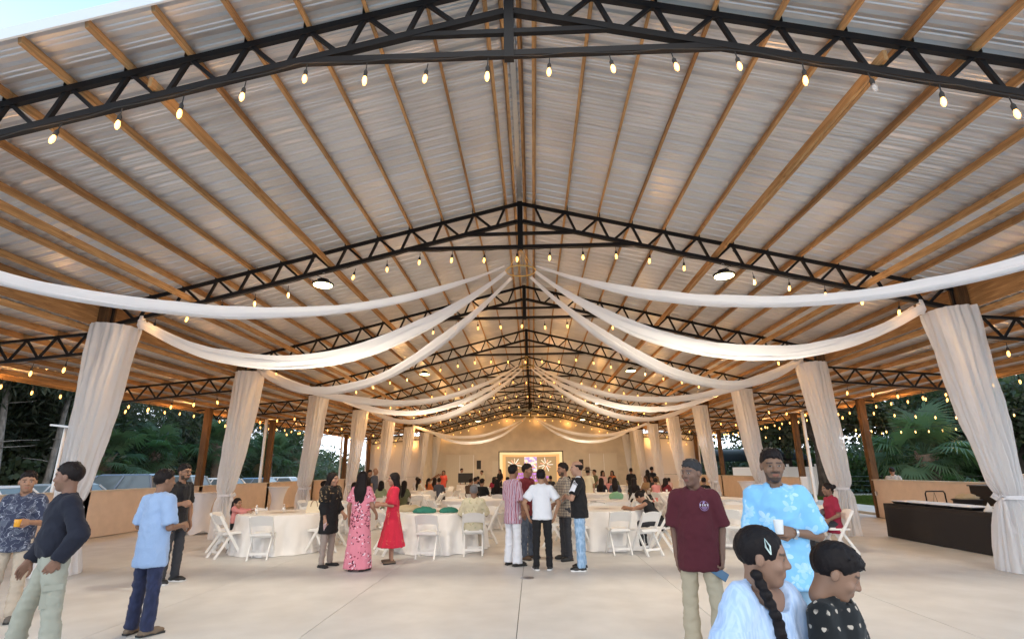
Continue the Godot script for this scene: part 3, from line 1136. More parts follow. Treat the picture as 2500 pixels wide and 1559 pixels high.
	b.hexa([Vector3(-0.17, 0, 0.08), Vector3(0.17, 0, 0.08), Vector3(0.17, 0, -0.08), Vector3(-0.17, 0, -0.08)], [Vector3(-0.13, 0.24, 0.03), Vector3(0.13, 0.24, 0.03), Vector3(0.13, 0.24, -0.03), Vector3(-0.13, 0.24, -0.03)])
	part("body", b.done(), M.cream_leather, h)
	for s in [-1.0, 1.0]:
		b = mb()
		var pp := PackedVector3Array()
		var rr := PackedFloat32Array()
		for q in 9:
			var a := PI * q / 8.0
			pp.append(Vector3(cos(a) * 0.07, 0.12 + sin(a) * 0.13, s * 0.065 - s * 0.02 * sin(a)))
			rr.append(0.007)
		b.tube(pp, rr, 6)
		part("handle", b.done(), M.brown_leather, h)
	var bottles := [Vector3(-5.75, 0.762, -11.75), Vector3(-5.25, 0.762, -11.95), Vector3(-5.65, 0.762, -11.55)]
	for q in bottles:
		var w := thing("water_bottle", "small clear water bottle %s" % ["under the little child's hands", "between the child and the pale handbag", "near the table edge by the child"][bottles.find(q)], "bottle", q, 0.0, "water bottles")
		b = mb()
		b.lathe(PackedVector2Array([Vector2(0.0, 0.0), Vector2(0.03, 0.003), Vector2(0.032, 0.05), Vector2(0.03, 0.06), Vector2(0.032, 0.09), Vector2(0.03, 0.12), Vector2(0.014, 0.15), Vector2(0.013, 0.165)]), 14)
		part("bottle_body", b.done(), M.clear_plastic, w)
		b = mb()
		b.lathe(PackedVector2Array([Vector2(0.0, 0.162), Vector2(0.016, 0.162), Vector2(0.016, 0.178), Vector2(0.0, 0.18)]), 12)
		part("cap", b.done(), M.white_paint, w)
		b = mb()
		b.lathe(PackedVector2Array([Vector2(0.0325, 0.065), Vector2(0.0325, 0.1)]), 14)
		part("paper_band", b.done(), M.white_paint, w)
	b = mb()
	b.box(Vector3(0, 0.004, 0), Vector3(0.16, 0.008, 0.075))
	tag(part("phone", b.done(), M.black_plastic, self, Vector3(1.75, 0.764, -15.05)), "dark phone lying flat on the white table", "phone")
	# cups, plates and centrepieces left on the tables farther in
	var kinds := ["bald guest's", "four turned backs'", "dark hat's", "pink and maroon guests'", "coral guest's", "monitor-side", "black polo's", "pink child's", "bare", "dark phone's", "navy guest's"]
	var tabs := [[-4.5, 20.0], [-1.2, 20.6], [2.6, 20.3], [5.6, 20.5], [-4.3, 24.2], [-0.6, 24.8], [3.1, 24.5], [6.0, 24.6], [-1.65, 16.6], [1.9, 15.7], [-5.4, 16.2]]
	for q in tabs.size():
		var n := 4 if q < 8 else 2
		for j in n:
			var a := TAU * j / n + q
			var at := Vector3(tabs[q][0] + cos(a) * 0.62, 0.764, -tabs[q][1] + sin(a) * 0.62)
			if j % 2 == 0:
				b = mb()
				b.lathe(PackedVector2Array([Vector2(0.0, 0.0), Vector2(0.026, 0.0), Vector2(0.036, 0.1), Vector2(0.033, 0.1), Vector2(0.024, 0.01), Vector2(0.0, 0.01)]), 14)
				tag(part("paper_cup", b.done(), M.white_paint, self, at), "white paper cup on the %s table, %s side" % [kinds[q], "lawn" if cos(a) > 0 else "parking"], "cup", "paper cups on the tables")
			else:
				b = mb()
				b.lathe(PackedVector2Array([Vector2(0.0, 0.0), Vector2(0.08, 0.0), Vector2(0.115, 0.014), Vector2(0.117, 0.018), Vector2(0.08, 0.006), Vector2(0.0, 0.005)]), 20)
				tag(part("paper_plate", b.done(), M.white_paint, self, at), "white paper plate on the %s table, %s side" % [kinds[q], "lawn" if cos(a) > 0 else "parking"], "plate", "paper plates on the tables")
	buffet()
	stage()

func buffet() -> void:
	var t := thing("buffet_table", "long buffet table covered to the floor in black cloth", "table", Vector3(8.95, 0, -12.15))
	var b := mb()
	var cols := 81
	var pts := []
	var f := FastNoiseLite.new()
	f.seed = 5
	f.frequency = 1.4
	for r in 10:
		for k in cols:
			var a := k / (cols - 1.0) * 4.0
			var hx := 0.42
			var hz := 1.62
			var c: Vector2
			var e := fmod(a, 1.0)
			match int(a) % 4:
				0: c = Vector2(-hx, lerpf(hz, -hz, e))
				1: c = Vector2(lerpf(-hx, hx, e), -hz)
				2: c = Vector2(hx, lerpf(-hz, hz, e))
				_: c = Vector2(lerpf(hx, -hx, e), hz)
			var tt := maxf(0, (r - 1) / 8.0)
			var nn := c.normalized() * (0.03 * f.get_noise_2d(a * 9.0, tt) * tt + 0.04 * tt)
			var shrink := 0.0 if r == 0 else 1.0
			pts.append(Vector3(c.x * shrink + nn.x, 0.75 if r < 2 else lerpf(0.745, 0.01, tt), c.y * shrink + nn.y))
	b.sheet(pts, cols)
	part("black_cloth", b.done(), M.black_cloth, t)
	b = mb()
	b.box(Vector3(0, 0.735, 0), Vector3(0.8, 0.025, 3.2))
	part("tabletop", b.done(), M.black_plastic, t)
	# foil tray lids, plates, cart, bar
	for k in 4:
		var o := thing("serving_tray", "%s shallow black tray with white lid from the napkin end" % ordinal(3 - k), "tray", Vector3(8.9, 0.756, -13.35 + k * 0.62), 0.03 * k, "buffet trays")
		b = mb()
		b.hexa([Vector3(-0.25, 0, 0.2), Vector3(0.25, 0, 0.2), Vector3(0.25, 0, -0.2), Vector3(-0.25, 0, -0.2)], [Vector3(-0.28, 0.05, 0.25), Vector3(0.28, 0.05, 0.25), Vector3(0.28, 0.05, -0.25), Vector3(-0.28, 0.05, -0.25)])
		part("pan", b.done(), M.black_plastic, o)
		b = mb()
		b.box(Vector3(0, 0.058, 0), Vector3(0.57, 0.012, 0.52))
		part("lid", b.done(), M.foil_white, o)
	for k in 5:
		b = mb()
		b.lathe(PackedVector2Array([Vector2(0.0, 0.0), Vector2(0.09, 0.0), Vector2(0.13, 0.014), Vector2(0.133, 0.018), Vector2(0.09, 0.006), Vector2(0.0, 0.005)]), 28)
		tag(part("plate", b.done(), M.white_paint, self, Vector3(9.1, 0.757 + k * 0.05, -10.75)), "%s plate from the bottom of the stack on the black buffet" % ordinal(k), "plate", "stacked buffet plates")
	b = mb()
	b.lathe(PackedVector2Array([Vector2(0.0, 0.0), Vector2(0.1, 0.0), Vector2(0.03, 0.1), Vector2(0.0, 0.17)]), 10)
	tag(part("folded_napkin", b.done(), M.white_linen, self, Vector3(8.75, 0.757, -10.95)), "white napkin standing folded on the buffet", "napkin")
	var c := thing("hand_cart", "black tubular hand cart standing behind the buffet", "cart", Vector3(9.95, 0, -14.0), 0.1)
	b = mb()
	b.tube(PackedVector3Array([Vector3(-0.25, 0.25, 0), Vector3(-0.25, 0.95, 0), Vector3(-0.22, 1.0, 0), Vector3(0.22, 1.0, 0), Vector3(0.25, 0.95, 0), Vector3(0.25, 0.25, 0)]), PackedFloat32Array([0.016, 0.016, 0.016, 0.016, 0.016, 0.016]), 8)
	part("handle", b.done(), M.black_steel, c)
	b = mb()
	b.tube(PackedVector3Array([Vector3(-0.12, 0.6, 0), Vector3(-0.02, 0.98, 0), Vector3(0.05, 0.6, 0)]), PackedFloat32Array([0.006, 0.006, 0.006]), 6)
	part("strap", b.done(), M.dark_rubber, c)
	b = mb()
	b.box(Vector3(0, 0.24, -0.3), Vector3(0.55, 0.04, 0.7))
	part("deck", b.done(), M.black_plastic, c)
	for q in [Vector3(-0.24, 0.1, -0.05), Vector3(0.24, 0.1, -0.05), Vector3(-0.24, 0.1, -0.55), Vector3(0.24, 0.1, -0.55)]:
		b = mb()
		b.tube(PackedVector3Array([q - Vector3(0.02, 0, 0), q + Vector3(0.02, 0, 0)]), PackedFloat32Array([0.1, 0.1]), 16)
		part("wheel", b.done(), M.dark_rubber, c)
	var bar := thing("serving_bar", "tall black serving bar against the half wall", "bar counter", Vector3(10.95, 0, -12.1))
	b = mb()
	b.box(Vector3(0, 0.56, 0), Vector3(0.62, 1.12, 3.4))
	part("cabinet", b.done(), M.black_cloth, bar)
	b = mb()
	b.box(Vector3(0, 1.135, 0), Vector3(0.68, 0.03, 3.46))
	part("counter", b.done(), M.black_plastic, bar)
	var tr := thing("white_tray", "shallow white tray on the black bar", "tray", Vector3(10.9, 1.152, -13.0))
	b = mb()
	b.hexa([Vector3(-0.2, 0, 0.25), Vector3(0.2, 0, 0.25), Vector3(0.2, 0, -0.25), Vector3(-0.2, 0, -0.25)], [Vector3(-0.25, 0.09, 0.3), Vector3(0.25, 0.09, 0.3), Vector3(0.25, 0.09, -0.3), Vector3(-0.25, 0.09, -0.3)])
	part("pan", b.done(), M.white_paint, tr)
	var bw := thing("food_bowl", "wide beige bowl heaped with food on the black bar", "bowl", Vector3(10.85, 1.152, -12.3))
	b = mb()
	b.lathe(PackedVector2Array([Vector2(0.0, 0.0), Vector2(0.1, 0.0), Vector2(0.19, 0.09), Vector2(0.23, 0.17), Vector2(0.215, 0.17), Vector2(0.17, 0.1), Vector2(0.0, 0.06)]), 28)
	part("bowl", b.done(), M.straw, bw)
	part("food", bag_mesh(Vector3(0.2, 0.12, 0.2), 23), M.white_linen, bw, Vector3(0, 0.12, 0))
	bw = thing("food_bowl", "low wide bowl heaped with pale food behind the buffet", "bowl", Vector3(9.85, 0.86, -12.9))
	b = mb()
	b.lathe(PackedVector2Array([Vector2(0.0, -0.86), Vector2(0.26, -0.86), Vector2(0.26, -0.02), Vector2(0.3, 0.0), Vector2(0.26, 0.02), Vector2(0.0, 0.02)]), 24)
	part("stand", b.done(), M.black_cloth, bw)
	part("food", bag_mesh(Vector3(0.22, 0.1, 0.2), 29), M.straw, bw)

func screen_tex() -> ImageTexture:
	var w := 512
	var h := 256
	var im := Image.create(w, h, false, Image.FORMAT_RGB8)
	im.fill(Color(0.93, 0.83, 0.6))
	im.fill_rect(Rect2i(24, 18, 464, 238), Color(0.95, 0.68, 0.42))
	im.fill_rect(Rect2i(48, 34, 416, 222), Color(0.66, 0.54, 0.38))
	var r := RandomNumberGenerator.new()
	r.seed = 4
	for side in 2:
		var c := Vector2(122 if side == 0 else 376, 98)
		for k in 11:
			var a := TAU * k / 11.0 + 0.15 + side
			var lo := 14.0
			var hi: float = [58.0, 44.0, 52.0][k % 3]
			var col: Color = [Color(1, 0.97, 0.92), Color(1, 0.72, 0.58), Color(1, 0.93, 0.8)][k % 3]
			for s in 90:
				var p := c + Vector2(cos(a), sin(a) * 0.95) * lerpf(lo, hi, s / 89.0)
				im.fill_rect(Rect2i(int(p.x) - 2, int(p.y) - 2, 5, 5), col)
	# central picture: soft patches of lilac, white and orange
	var f := FastNoiseLite.new()
	f.frequency = 0.03
	for y in range(34, 150):
		for x in range(202, 304):
			var n := f.get_noise_2d(x, y) * 0.5 + 0.5
			var m := f.get_noise_2d(x + 400, y * 1.5) * 0.5 + 0.5
			var col := Color(0.72, 0.6, 0.86).lerp(Color(1, 0.93, 0.84), smoothstep(0.35, 0.6, n)).lerp(Color(0.98, 0.6, 0.2), smoothstep(0.5, 0.75, m) * smoothstep(40, 120, y))
			if y > 132:
				col = Color(1, 0.97, 0.88)
			im.set_pixel(x, y, col)
	# violet caption in light strokes, too small to read
	for row in 3:
		var x: int = [150, 130, 140][row]
		while x < [372, 400, 380][row]:
			var ww := r.randi_range(6, 13)
			im.fill_rect(Rect2i(x, 162 + row * 26, ww, 18), Color(0.72, 0.42, 0.86))
			if r.randf() < 0.6:
				im.fill_rect(Rect2i(x + 2, 166 + row * 26, maxi(1, ww - 6), 9), Color(0.93, 0.78, 1.0))
			x += ww + (2 if r.randf() < 0.8 else 9)
	return img_tex(im)

func stage() -> void:
	var s := thing("projection_screen", "large lit projection screen with starburst slide in a black frame", "screen", Vector3(0, 0, -38.1))
	var m := mat("screen_glow", Color(0.3, 0.3, 0.3), 0.9)
	m.albedo_texture = screen_tex()
	m.emission_enabled = true
	m.emission_texture = m.albedo_texture
	m.emission_energy_multiplier = 0.75
	var b := mb()
	var pts := []
	for r in 5:
		for k in 17:
			var u := k / 16.0 * 2 - 1
			var sag := -0.05 * (1 - u * u) * (r / 4.0)
			pts.append(Vector3(u * 2.17, lerpf(0.62, 2.8, r / 4.0) + sag, 0.03))
	b.sheet(pts, 17)
	for k in b.t.size():
		b.t[k] = Vector2(b.t[k].x, 1 - b.t[k].y)
	part("screen_cloth", b.done(), M.screen_glow, s)
	for q in [[Vector3(-2.22, 0, 0), Vector3(-2.22, 2.86, 0)], [Vector3(2.22, 0, 0), Vector3(2.22, 2.86, 0)], [Vector3(-2.22, 2.84, 0), Vector3(2.22, 2.84, 0)], [Vector3(-2.22, 0.58, 0), Vector3(2.22, 0.58, 0)]]:
		b = mb()
		b.bar(q[0], q[1], 0.05, 0.05)
		part("frame_tube", b.done(), M.black_steel, s)
	for k in [-1.0, 1.0]:
		b = mb()
		b.bar(Vector3(k * 2.22, 0.02, -0.5), Vector3(k * 2.22, 0.02, 0.5), 0.05, 0.04)
		part("foot", b.done(), M.black_steel, s)
	var lamp := AreaLight3D.new()
	lamp.name = "screen_light"
	lamp.area_size = Vector2(4.2, 2.1)
	lamp.light_color = Color(1.0, 0.78, 0.5)
	lamp.light_energy = 1.0
	lamp.shadow_enabled = true
	s.add_child(lamp)
	lamp.position = Vector3(0, 1.75, 0.09)
	lamp.rotation.y = PI
	for q in [[-3.6, "white-shirted speaker"], [3.45, "hat wearer"]]:
		var o := thing("loudspeaker", "black loudspeaker on a pole stand near the %s" % q[1], "loudspeaker", Vector3(q[0], 0, -38.0))
		b = mb()
		b.hexa([Vector3(-0.15, 1.68, 0.14), Vector3(0.15, 1.68, 0.14), Vector3(0.12, 1.68, -0.14), Vector3(-0.12, 1.68, -0.14)], [Vector3(-0.15, 2.26, 0.14), Vector3(0.15, 2.26, 0.14), Vector3(0.12, 2.26, -0.14), Vector3(-0.12, 2.26, -0.14)])
		part("cabinet", b.done(), M.black_plastic, o)
		b = mb()
		b.tube(PackedVector3Array([Vector3(0, 1.85, 0.14), Vector3(0, 1.85, 0.15)]), PackedFloat32Array([0.11, 0.11]), 20)
		part("woofer", b.done(), M.dark_rubber, o)
		b = mb()
		b.tube(PackedVector3Array([Vector3(0, 0.1, 0), Vector3(0, 1.7, 0)]), PackedFloat32Array([0.018, 0.018]), 8)
		part("pole", b.done(), M.steel, o)
		for k in 3:
			var a := TAU * k / 3.0
			b = mb()
			b.tube(PackedVector3Array([Vector3(0, 0.6, 0), Vector3(cos(a) * 0.45, 0.01, sin(a) * 0.45)]), PackedFloat32Array([0.012, 0.012]), 6)
			part("tripod_leg", b.done(), M.black_steel, o)
	var t := thing("media_table", "small white-clothed table carrying the monitor", "table", Vector3(-3.95, 0, -34.5))
	b = mb()
	b.hexa([Vector3(-0.72, 0.01, 0.32), Vector3(0.72, 0.01, 0.32), Vector3(0.72, 0.01, -0.32), Vector3(-0.72, 0.01, -0.32)], [Vector3(-0.65, 0.76, 0.28), Vector3(0.65, 0.76, 0.28), Vector3(0.65, 0.76, -0.28), Vector3(-0.65, 0.76, -0.28)])
	part("tablecloth", b.done(), M.white_linen, t)
	var mo := thing("monitor", "black flat monitor seen from behind on the small white table", "monitor", Vector3(-4.1, 0.762, -34.5))
	b = mb()
	b.box(Vector3(0, 0.4, 0), Vector3(0.92, 0.56, 0.05))
	part("panel", b.done(), M.black_plastic, mo)
	b = mb()
	b.bar(Vector3(0, 0.0, 0), Vector3(0, 0.2, 0), 0.06, 0.06)
	part("stand", b.done(), M.black_plastic, mo)
	b = mb()
	b.box(Vector3(0, 0.008, 0), Vector3(0.35, 0.016, 0.2))
	part("foot", b.done(), M.black_plastic, mo)
	var st := thing("stage_steps", "dark portable steps with a sloped handrail by the curtain", "steps", Vector3(-6.2, 0, -33.5), 0.3)
	for k in 3:
		b = mb()
		b.box(Vector3(0.25 * k, 0.17 + 0.17 * k, 0), Vector3(0.28, 0.03, 0.8))
		part("tread", b.done(), M.black_plastic, st)
	for g in [-1.0, 1.0]:
		b = mb()
		b.bar(Vector3(-0.15, 0.9, g * 0.4), Vector3(0.65, 1.4, g * 0.4), 0.03, 0.08)
		part("handrail", b.done(), M.brown_leather, st)
		for k in 2:
			b = mb()
			b.bar(Vector3(-0.1 + 0.7 * k, 0.0, g * 0.4), Vector3(-0.1 + 0.7 * k, 0.93 + 0.42 * k, g * 0.4), 0.04, 0.04)
			part("rail_post", b.done(), M.brown_leather, st)
# ---------------------------------------------------------------- smooth bodies: a distance field on a grid, meshed as surface nets
class Hull:
	var v := PackedVector3Array()
	var i := PackedInt32Array()
	var c := PackedColorArray()

	func add(o: Hull, t: Transform3D, cols: Array) -> void:
		# cols maps the marker stored in the red channel of a template to a colour
		var base := v.size()
		var flip := t.basis.determinant() < 0.0
		for k in o.v.size():
			v.append(t * o.v[k])
			c.append(cols[int(o.c[k].r * 10.0 + 0.5)] if cols.size() > 1 else cols[0])
		if flip:
			for k in range(0, o.i.size(), 3):
				i.append_array(PackedInt32Array([base + o.i[k], base + o.i[k + 2], base + o.i[k + 1]]))
		else:
			for k in o.i:
				i.append(base + k)

	func mesh(ripple := 0.0, scale := Vector3(9, 5, 9), sd := 0, colored := true) -> ArrayMesh:
		if ripple > 0.0:
			var f := FastNoiseLite.new()
			f.seed = sd
			f.frequency = 1.0
			f.fractal_type = FastNoiseLite.FRACTAL_RIDGED if scale.x < 9.0 else FastNoiseLite.FRACTAL_FBM
			f.fractal_octaves = 3
			var n0 := normals()
			for k in v.size():
				v[k] += n0[k] * (ripple * f.get_noise_3dv(v[k] * scale))
		var a := []
		a.resize(Mesh.ARRAY_MAX)
		a[Mesh.ARRAY_VERTEX] = v
		a[Mesh.ARRAY_NORMAL] = normals()
		if colored and c.size() == v.size():
			a[Mesh.ARRAY_COLOR] = c
		a[Mesh.ARRAY_INDEX] = i
		var m := ArrayMesh.new()
		m.add_surface_from_arrays(Mesh.PRIMITIVE_TRIANGLES, a)
		return m

	func normals() -> PackedVector3Array:
		var n := PackedVector3Array()
		n.resize(v.size())
		for k in range(0, i.size(), 3):
			var a := i[k]
			var b := i[k + 1]
			var d := i[k + 2]
			var q := (v[d] - v[a]).cross(v[b] - v[a])
			n[a] += q
			n[b] += q
			n[d] += q
		for k in n.size():
			n[k] = n[k].normalized()
		return n

class Field:
	var lo: Vector3
	var cell: float
	var nx: int
	var ny: int
	var nz: int
	var f := PackedFloat32Array()

	func _init(a: Vector3, b: Vector3, size: float) -> void:
		cell = size
		lo = a - Vector3.ONE * size * 2.0
		var s := (b - a) / size
		nx = int(ceil(s.x)) + 5
		ny = int(ceil(s.y)) + 5
		nz = int(ceil(s.z)) + 5
		f.resize(nx * ny * nz)
		f.fill(1.0)

	# tapered capsule; squashed to the share fs along fd; cut & 1 / & 2: flat at a / b
	func cap(a: Vector3, b: Vector3, ra: float, rb: float, k := 0.02, fd := Vector3.ZERO, fs := 1.0, cut := 0, carve := false) -> void:
		var grow := Vector3.ONE * (maxf(ra, rb) + cell * 2.0 + k)
		var p0 := (a.min(b) - grow - lo) / cell
		var p1 := (a.max(b) + grow - lo) / cell
		var x0 := maxi(int(p0.x), 0)
		var x1 := mini(int(p1.x) + 1, nx - 1)
		var y0 := maxi(int(p0.y), 0)
		var y1 := mini(int(p1.y) + 1, ny - 1)
		var z0 := maxi(int(p0.z), 0)
		var z1 := mini(int(p1.z) + 1, nz - 1)
		var sq := fd * (1.0 / fs - 1.0)
		var flat := fs != 1.0
		var ab := b - a
		var axis := ab.normalized()
		if flat:
			ab += sq * ab.dot(fd)
		var inv := 1.0 / maxf(ab.length_squared(), 1e-9)
		var dr := rb - ra
		var long := (b - a).length()
		var squeeze := lerpf(fs, 1.0, 0.35)
		var ik := 0.5 / k
		for z in range(z0, z1 + 1):
			for y in range(y0, y1 + 1):
				var at := (z * ny + y) * nx + x0
				var q0 := Vector3(lo.x + x0 * cell, lo.y + y * cell, lo.z + z * cell) - a
				for x in range(x0, x1 + 1):
					var q := q0
					q0.x += cell
					var cutd := q.dot(axis)
					if flat:
						q += sq * q.dot(fd)
					var t := clampf(q.dot(ab) * inv, 0.0, 1.0)
					var d := (q - ab * t).length() - (ra + dr * t)
					if flat:
						d *= squeeze
					if cut & 2:
						d = maxf(d, cutd - long)
					if cut & 1:
						d = maxf(d, -cutd)
					if carve:
						f[at] = maxf(f[at], -d)
					else:
						var e := f[at]
						var h := clampf(0.5 + (e - d) * ik, 0.0, 1.0)
						f[at] = lerpf(e, d, h) - k * h * (1.0 - h)
					at += 1

	func ball(c: Vector3, r: Vector3, k := 0.02, carve := false) -> void:
		var grow := r + Vector3.ONE * (cell * 2.0 + k)
		var p0 := (c - grow - lo) / cell
		var p1 := (c + grow - lo) / cell
		var m := minf(r.x, minf(r.y, r.z))
		for z in range(maxi(int(p0.z), 0), mini(int(p1.z) + 1, nz - 1) + 1):
			for y in range(maxi(int(p0.y), 0), mini(int(p1.y) + 1, ny - 1) + 1):
				for x in range(maxi(int(p0.x), 0), mini(int(p1.x) + 1, nx - 1) + 1):
					var q := lo + Vector3(x, y, z) * cell - c
					var w := (q / r).length()
					var d := (w - 1.0) * (q.length() / maxf(w, 0.05) if w > 0.05 else m)
					var at := (z * ny + y) * nx + x
					var e := f[at]
					if carve:
						f[at] = maxf(e, -d)
					else:
						var h := clampf(0.5 + (e - d) * 0.5 / k, 0.0, 1.0)
						f[at] = lerpf(e, d, h) - k * h * (1.0 - h)

	# keep only the side where n.p < d
	func clip(n: Vector3, d: float, soft := 0.0) -> void:
		d /= n.length()
		n = n.normalized()
		var at := 0
		for z in nz:
			for y in ny:
				var s := n.dot(lo + Vector3(0, y, z) * cell) - d
				var st := n.x * cell
				for x in nx:
					if soft > 0.0:
						var e := f[at]
						var h := clampf(0.5 + 0.5 * (s - e) / soft, 0.0, 1.0)
						f[at] = lerpf(e, s, h) + soft * h * (1.0 - h)
					elif s > f[at]:
						f[at] = s
					s += st
					at += 1

	func emit(out: Hull, col: Color, slack := 2.6) -> void:
		var at := 0
		var near := cell * slack
		var map := PackedInt32Array()
		map.resize(f.size())
		map.fill(-1)
		var sy := nx
		var sz := nx * ny
		var base := out.v.size()
		var found := PackedInt32Array()
		for z in nz - 1:
			for y in ny - 1:
				at = z * sz + y * sy
				for x in nx - 1:
					var a0 := f[at]
					if a0 < near and a0 > -near:
						var a1 := f[at + 1]
						var a2 := f[at + sy]
						var a3 := f[at + sy + 1]
						var a4 := f[at + sz]
						var a5 := f[at + sz + 1]
						var a6 := f[at + sz + sy]
						var a7 := f[at + sz + sy + 1]
						var inside := int(a0 < 0) + int(a1 < 0) + int(a2 < 0) + int(a3 < 0) + int(a4 < 0) + int(a5 < 0) + int(a6 < 0) + int(a7 < 0)
						if inside > 0 and inside < 8:
							var p := Vector3.ZERO
							var m := 0
							if (a0 < 0) != (a1 < 0):
								p += Vector3(a0 / (a0 - a1), 0, 0); m += 1
							if (a2 < 0) != (a3 < 0):
								p += Vector3(a2 / (a2 - a3), 1, 0); m += 1
							if (a4 < 0) != (a5 < 0):
								p += Vector3(a4 / (a4 - a5), 0, 1); m += 1
							if (a6 < 0) != (a7 < 0):
								p += Vector3(a6 / (a6 - a7), 1, 1); m += 1
							if (a0 < 0) != (a2 < 0):
								p += Vector3(0, a0 / (a0 - a2), 0); m += 1
							if (a1 < 0) != (a3 < 0):
								p += Vector3(1, a1 / (a1 - a3), 0); m += 1
							if (a4 < 0) != (a6 < 0):
								p += Vector3(0, a4 / (a4 - a6), 1); m += 1
							if (a5 < 0) != (a7 < 0):
								p += Vector3(1, a5 / (a5 - a7), 1); m += 1
							if (a0 < 0) != (a4 < 0):
								p += Vector3(0, 0, a0 / (a0 - a4)); m += 1
							if (a1 < 0) != (a5 < 0):
								p += Vector3(1, 0, a1 / (a1 - a5)); m += 1
							if (a2 < 0) != (a6 < 0):
								p += Vector3(0, 1, a2 / (a2 - a6)); m += 1
							if (a3 < 0) != (a7 < 0):
								p += Vector3(1, 1, a3 / (a3 - a7)); m += 1
							map[at] = out.v.size()
							out.v.append(lo + (Vector3(x, y, z) + p / m) * cell)
							out.c.append(col)
							found.append(at)
					at += 1
		for g in found:
			var a := f[g] < 0
			var b := f[g + 1] < 0
			if a != b and map[g - sy] >= 0 and map[g - sz] >= 0 and map[g - sy - sz] >= 0:
				quad(out, map[g], map[g - sy], map[g - sy - sz], map[g - sz], a)
			b = f[g + sy] < 0
			if a != b and map[g - 1] >= 0 and map[g - sz] >= 0 and map[g - 1 - sz] >= 0:
				quad(out, map[g], map[g - sz], map[g - 1 - sz], map[g - 1], a)
			b = f[g + sz] < 0
			if a != b and map[g - 1] >= 0 and map[g - sy] >= 0 and map[g - 1 - sy] >= 0:
				quad(out, map[g], map[g - 1], map[g - 1 - sy], map[g - sy], a)

	func quad(out: Hull, a: int, b: int, c: int, d: int, inside_first: bool) -> void:
		if inside_first:
			out.i.append_array(PackedInt32Array([a, c, b, a, d, c]))
		else:
			out.i.append_array(PackedInt32Array([a, b, c, a, c, d]))

# ---------------------------------------------------------------- templates shared by all people
# markers: 0 skin, .1 eye white, .2 iris, .3 brow, .4 lip, .5 beard
var tpl := {}

func head_template(cell: float) -> Hull:
	var key := "head %f" % cell
	if tpl.has(key):
		return tpl[key]
	var g := Field.new(Vector3(-0.1, -0.24, -0.13), Vector3(0.1, 0.13, 0.13), cell)
	g.ball(Vector3(0, 0.028, -0.014), Vector3(0.075, 0.09, 0.097), 0.01)
	g.ball(Vector3(0, -0.04, 0.018), Vector3(0.06, 0.074, 0.068), 0.03)
	g.ball(Vector3(0, -0.095, 0.045), Vector3(0.03, 0.023, 0.03), 0.025)
	g.cap(Vector3(-0.034, 0.024, 0.068), Vector3(0.034, 0.024, 0.068), 0.016, 0.016, 0.02)
	g.ball(Vector3(0.04, -0.03, 0.058), Vector3(0.022, 0.02, 0.02), 0.02)
	g.ball(Vector3(-0.04, -0.03, 0.058), Vector3(0.022, 0.02, 0.02), 0.02)
	g.ball(Vector3(0.032, 0.002, 0.092), Vector3(0.016, 0.01, 0.014), 0.01, true)
	g.ball(Vector3(-0.032, 0.002, 0.092), Vector3(0.016, 0.01, 0.014), 0.01, true)
	g.ball(Vector3(0.031, 0.001, 0.068), Vector3(0.014, 0.012, 0.014), 0.006)
	g.ball(Vector3(-0.031, 0.001, 0.068), Vector3(0.014, 0.012, 0.014), 0.006)
	g.cap(Vector3(0, 0.012, 0.082), Vector3(0, -0.026, 0.099), 0.008, 0.0125, 0.012)
	g.cap(Vector3(-0.013, -0.03, 0.088), Vector3(0.013, -0.03, 0.088), 0.009, 0.009, 0.008)
	g.cap(Vector3(-0.018, -0.056, 0.08), Vector3(0.018, -0.056, 0.08), 0.0075, 0.0075, 0.008)
	g.cap(Vector3(-0.015, -0.067, 0.078), Vector3(0.015, -0.067, 0.078), 0.0085, 0.0085, 0.008)
	g.ball(Vector3(0.077, -0.008, -0.012), Vector3(0.010, 0.028, 0.018), 0.008)
	g.ball(Vector3(-0.077, -0.008, -0.012), Vector3(0.010, 0.028, 0.018), 0.008)
	g.cap(Vector3(0, -0.06, -0.025), Vector3(0, -0.125, -0.03), 0.05, 0.05, 0.025)
	var s := Hull.new()
	g.emit(s, Color(0, 0, 0))
	for k in s.v.size():
		var p := s.v[k]
		var x := absf(p.x)
		var m := 0.0
		if p.z > 0.05:
			var ex := (x - 0.031) / 0.0115
			var ey := (p.y - 0.001) / 0.0052
			if ex * ex + ey * ey < 1.0:
				m = 0.2 if absf(x - 0.031) < 0.0062 else 0.1
			elif p.y > 0.016 and p.y < 0.027 + (0.052 - x) * 0.08 and x > 0.011 and x < 0.054:
				m = 0.3
			elif p.y < -0.052 and p.y > -0.074 and x < 0.023 - absf(p.y + 0.062) * 0.5 and p.z > 0.07:
				m = 0.4
			elif p.y < -0.038 and p.y > -0.052 and x < 0.032 and p.z > 0.07:
				m = 0.5
			elif p.y < -0.078:
				m = 0.5
		elif p.z > -0.005 and p.y < -0.045 and p.y > -0.11 and x > 0.035:
			m = 0.5
		s.c[k] = Color(m, 0, 0)
	tpl[key] = s
	return s

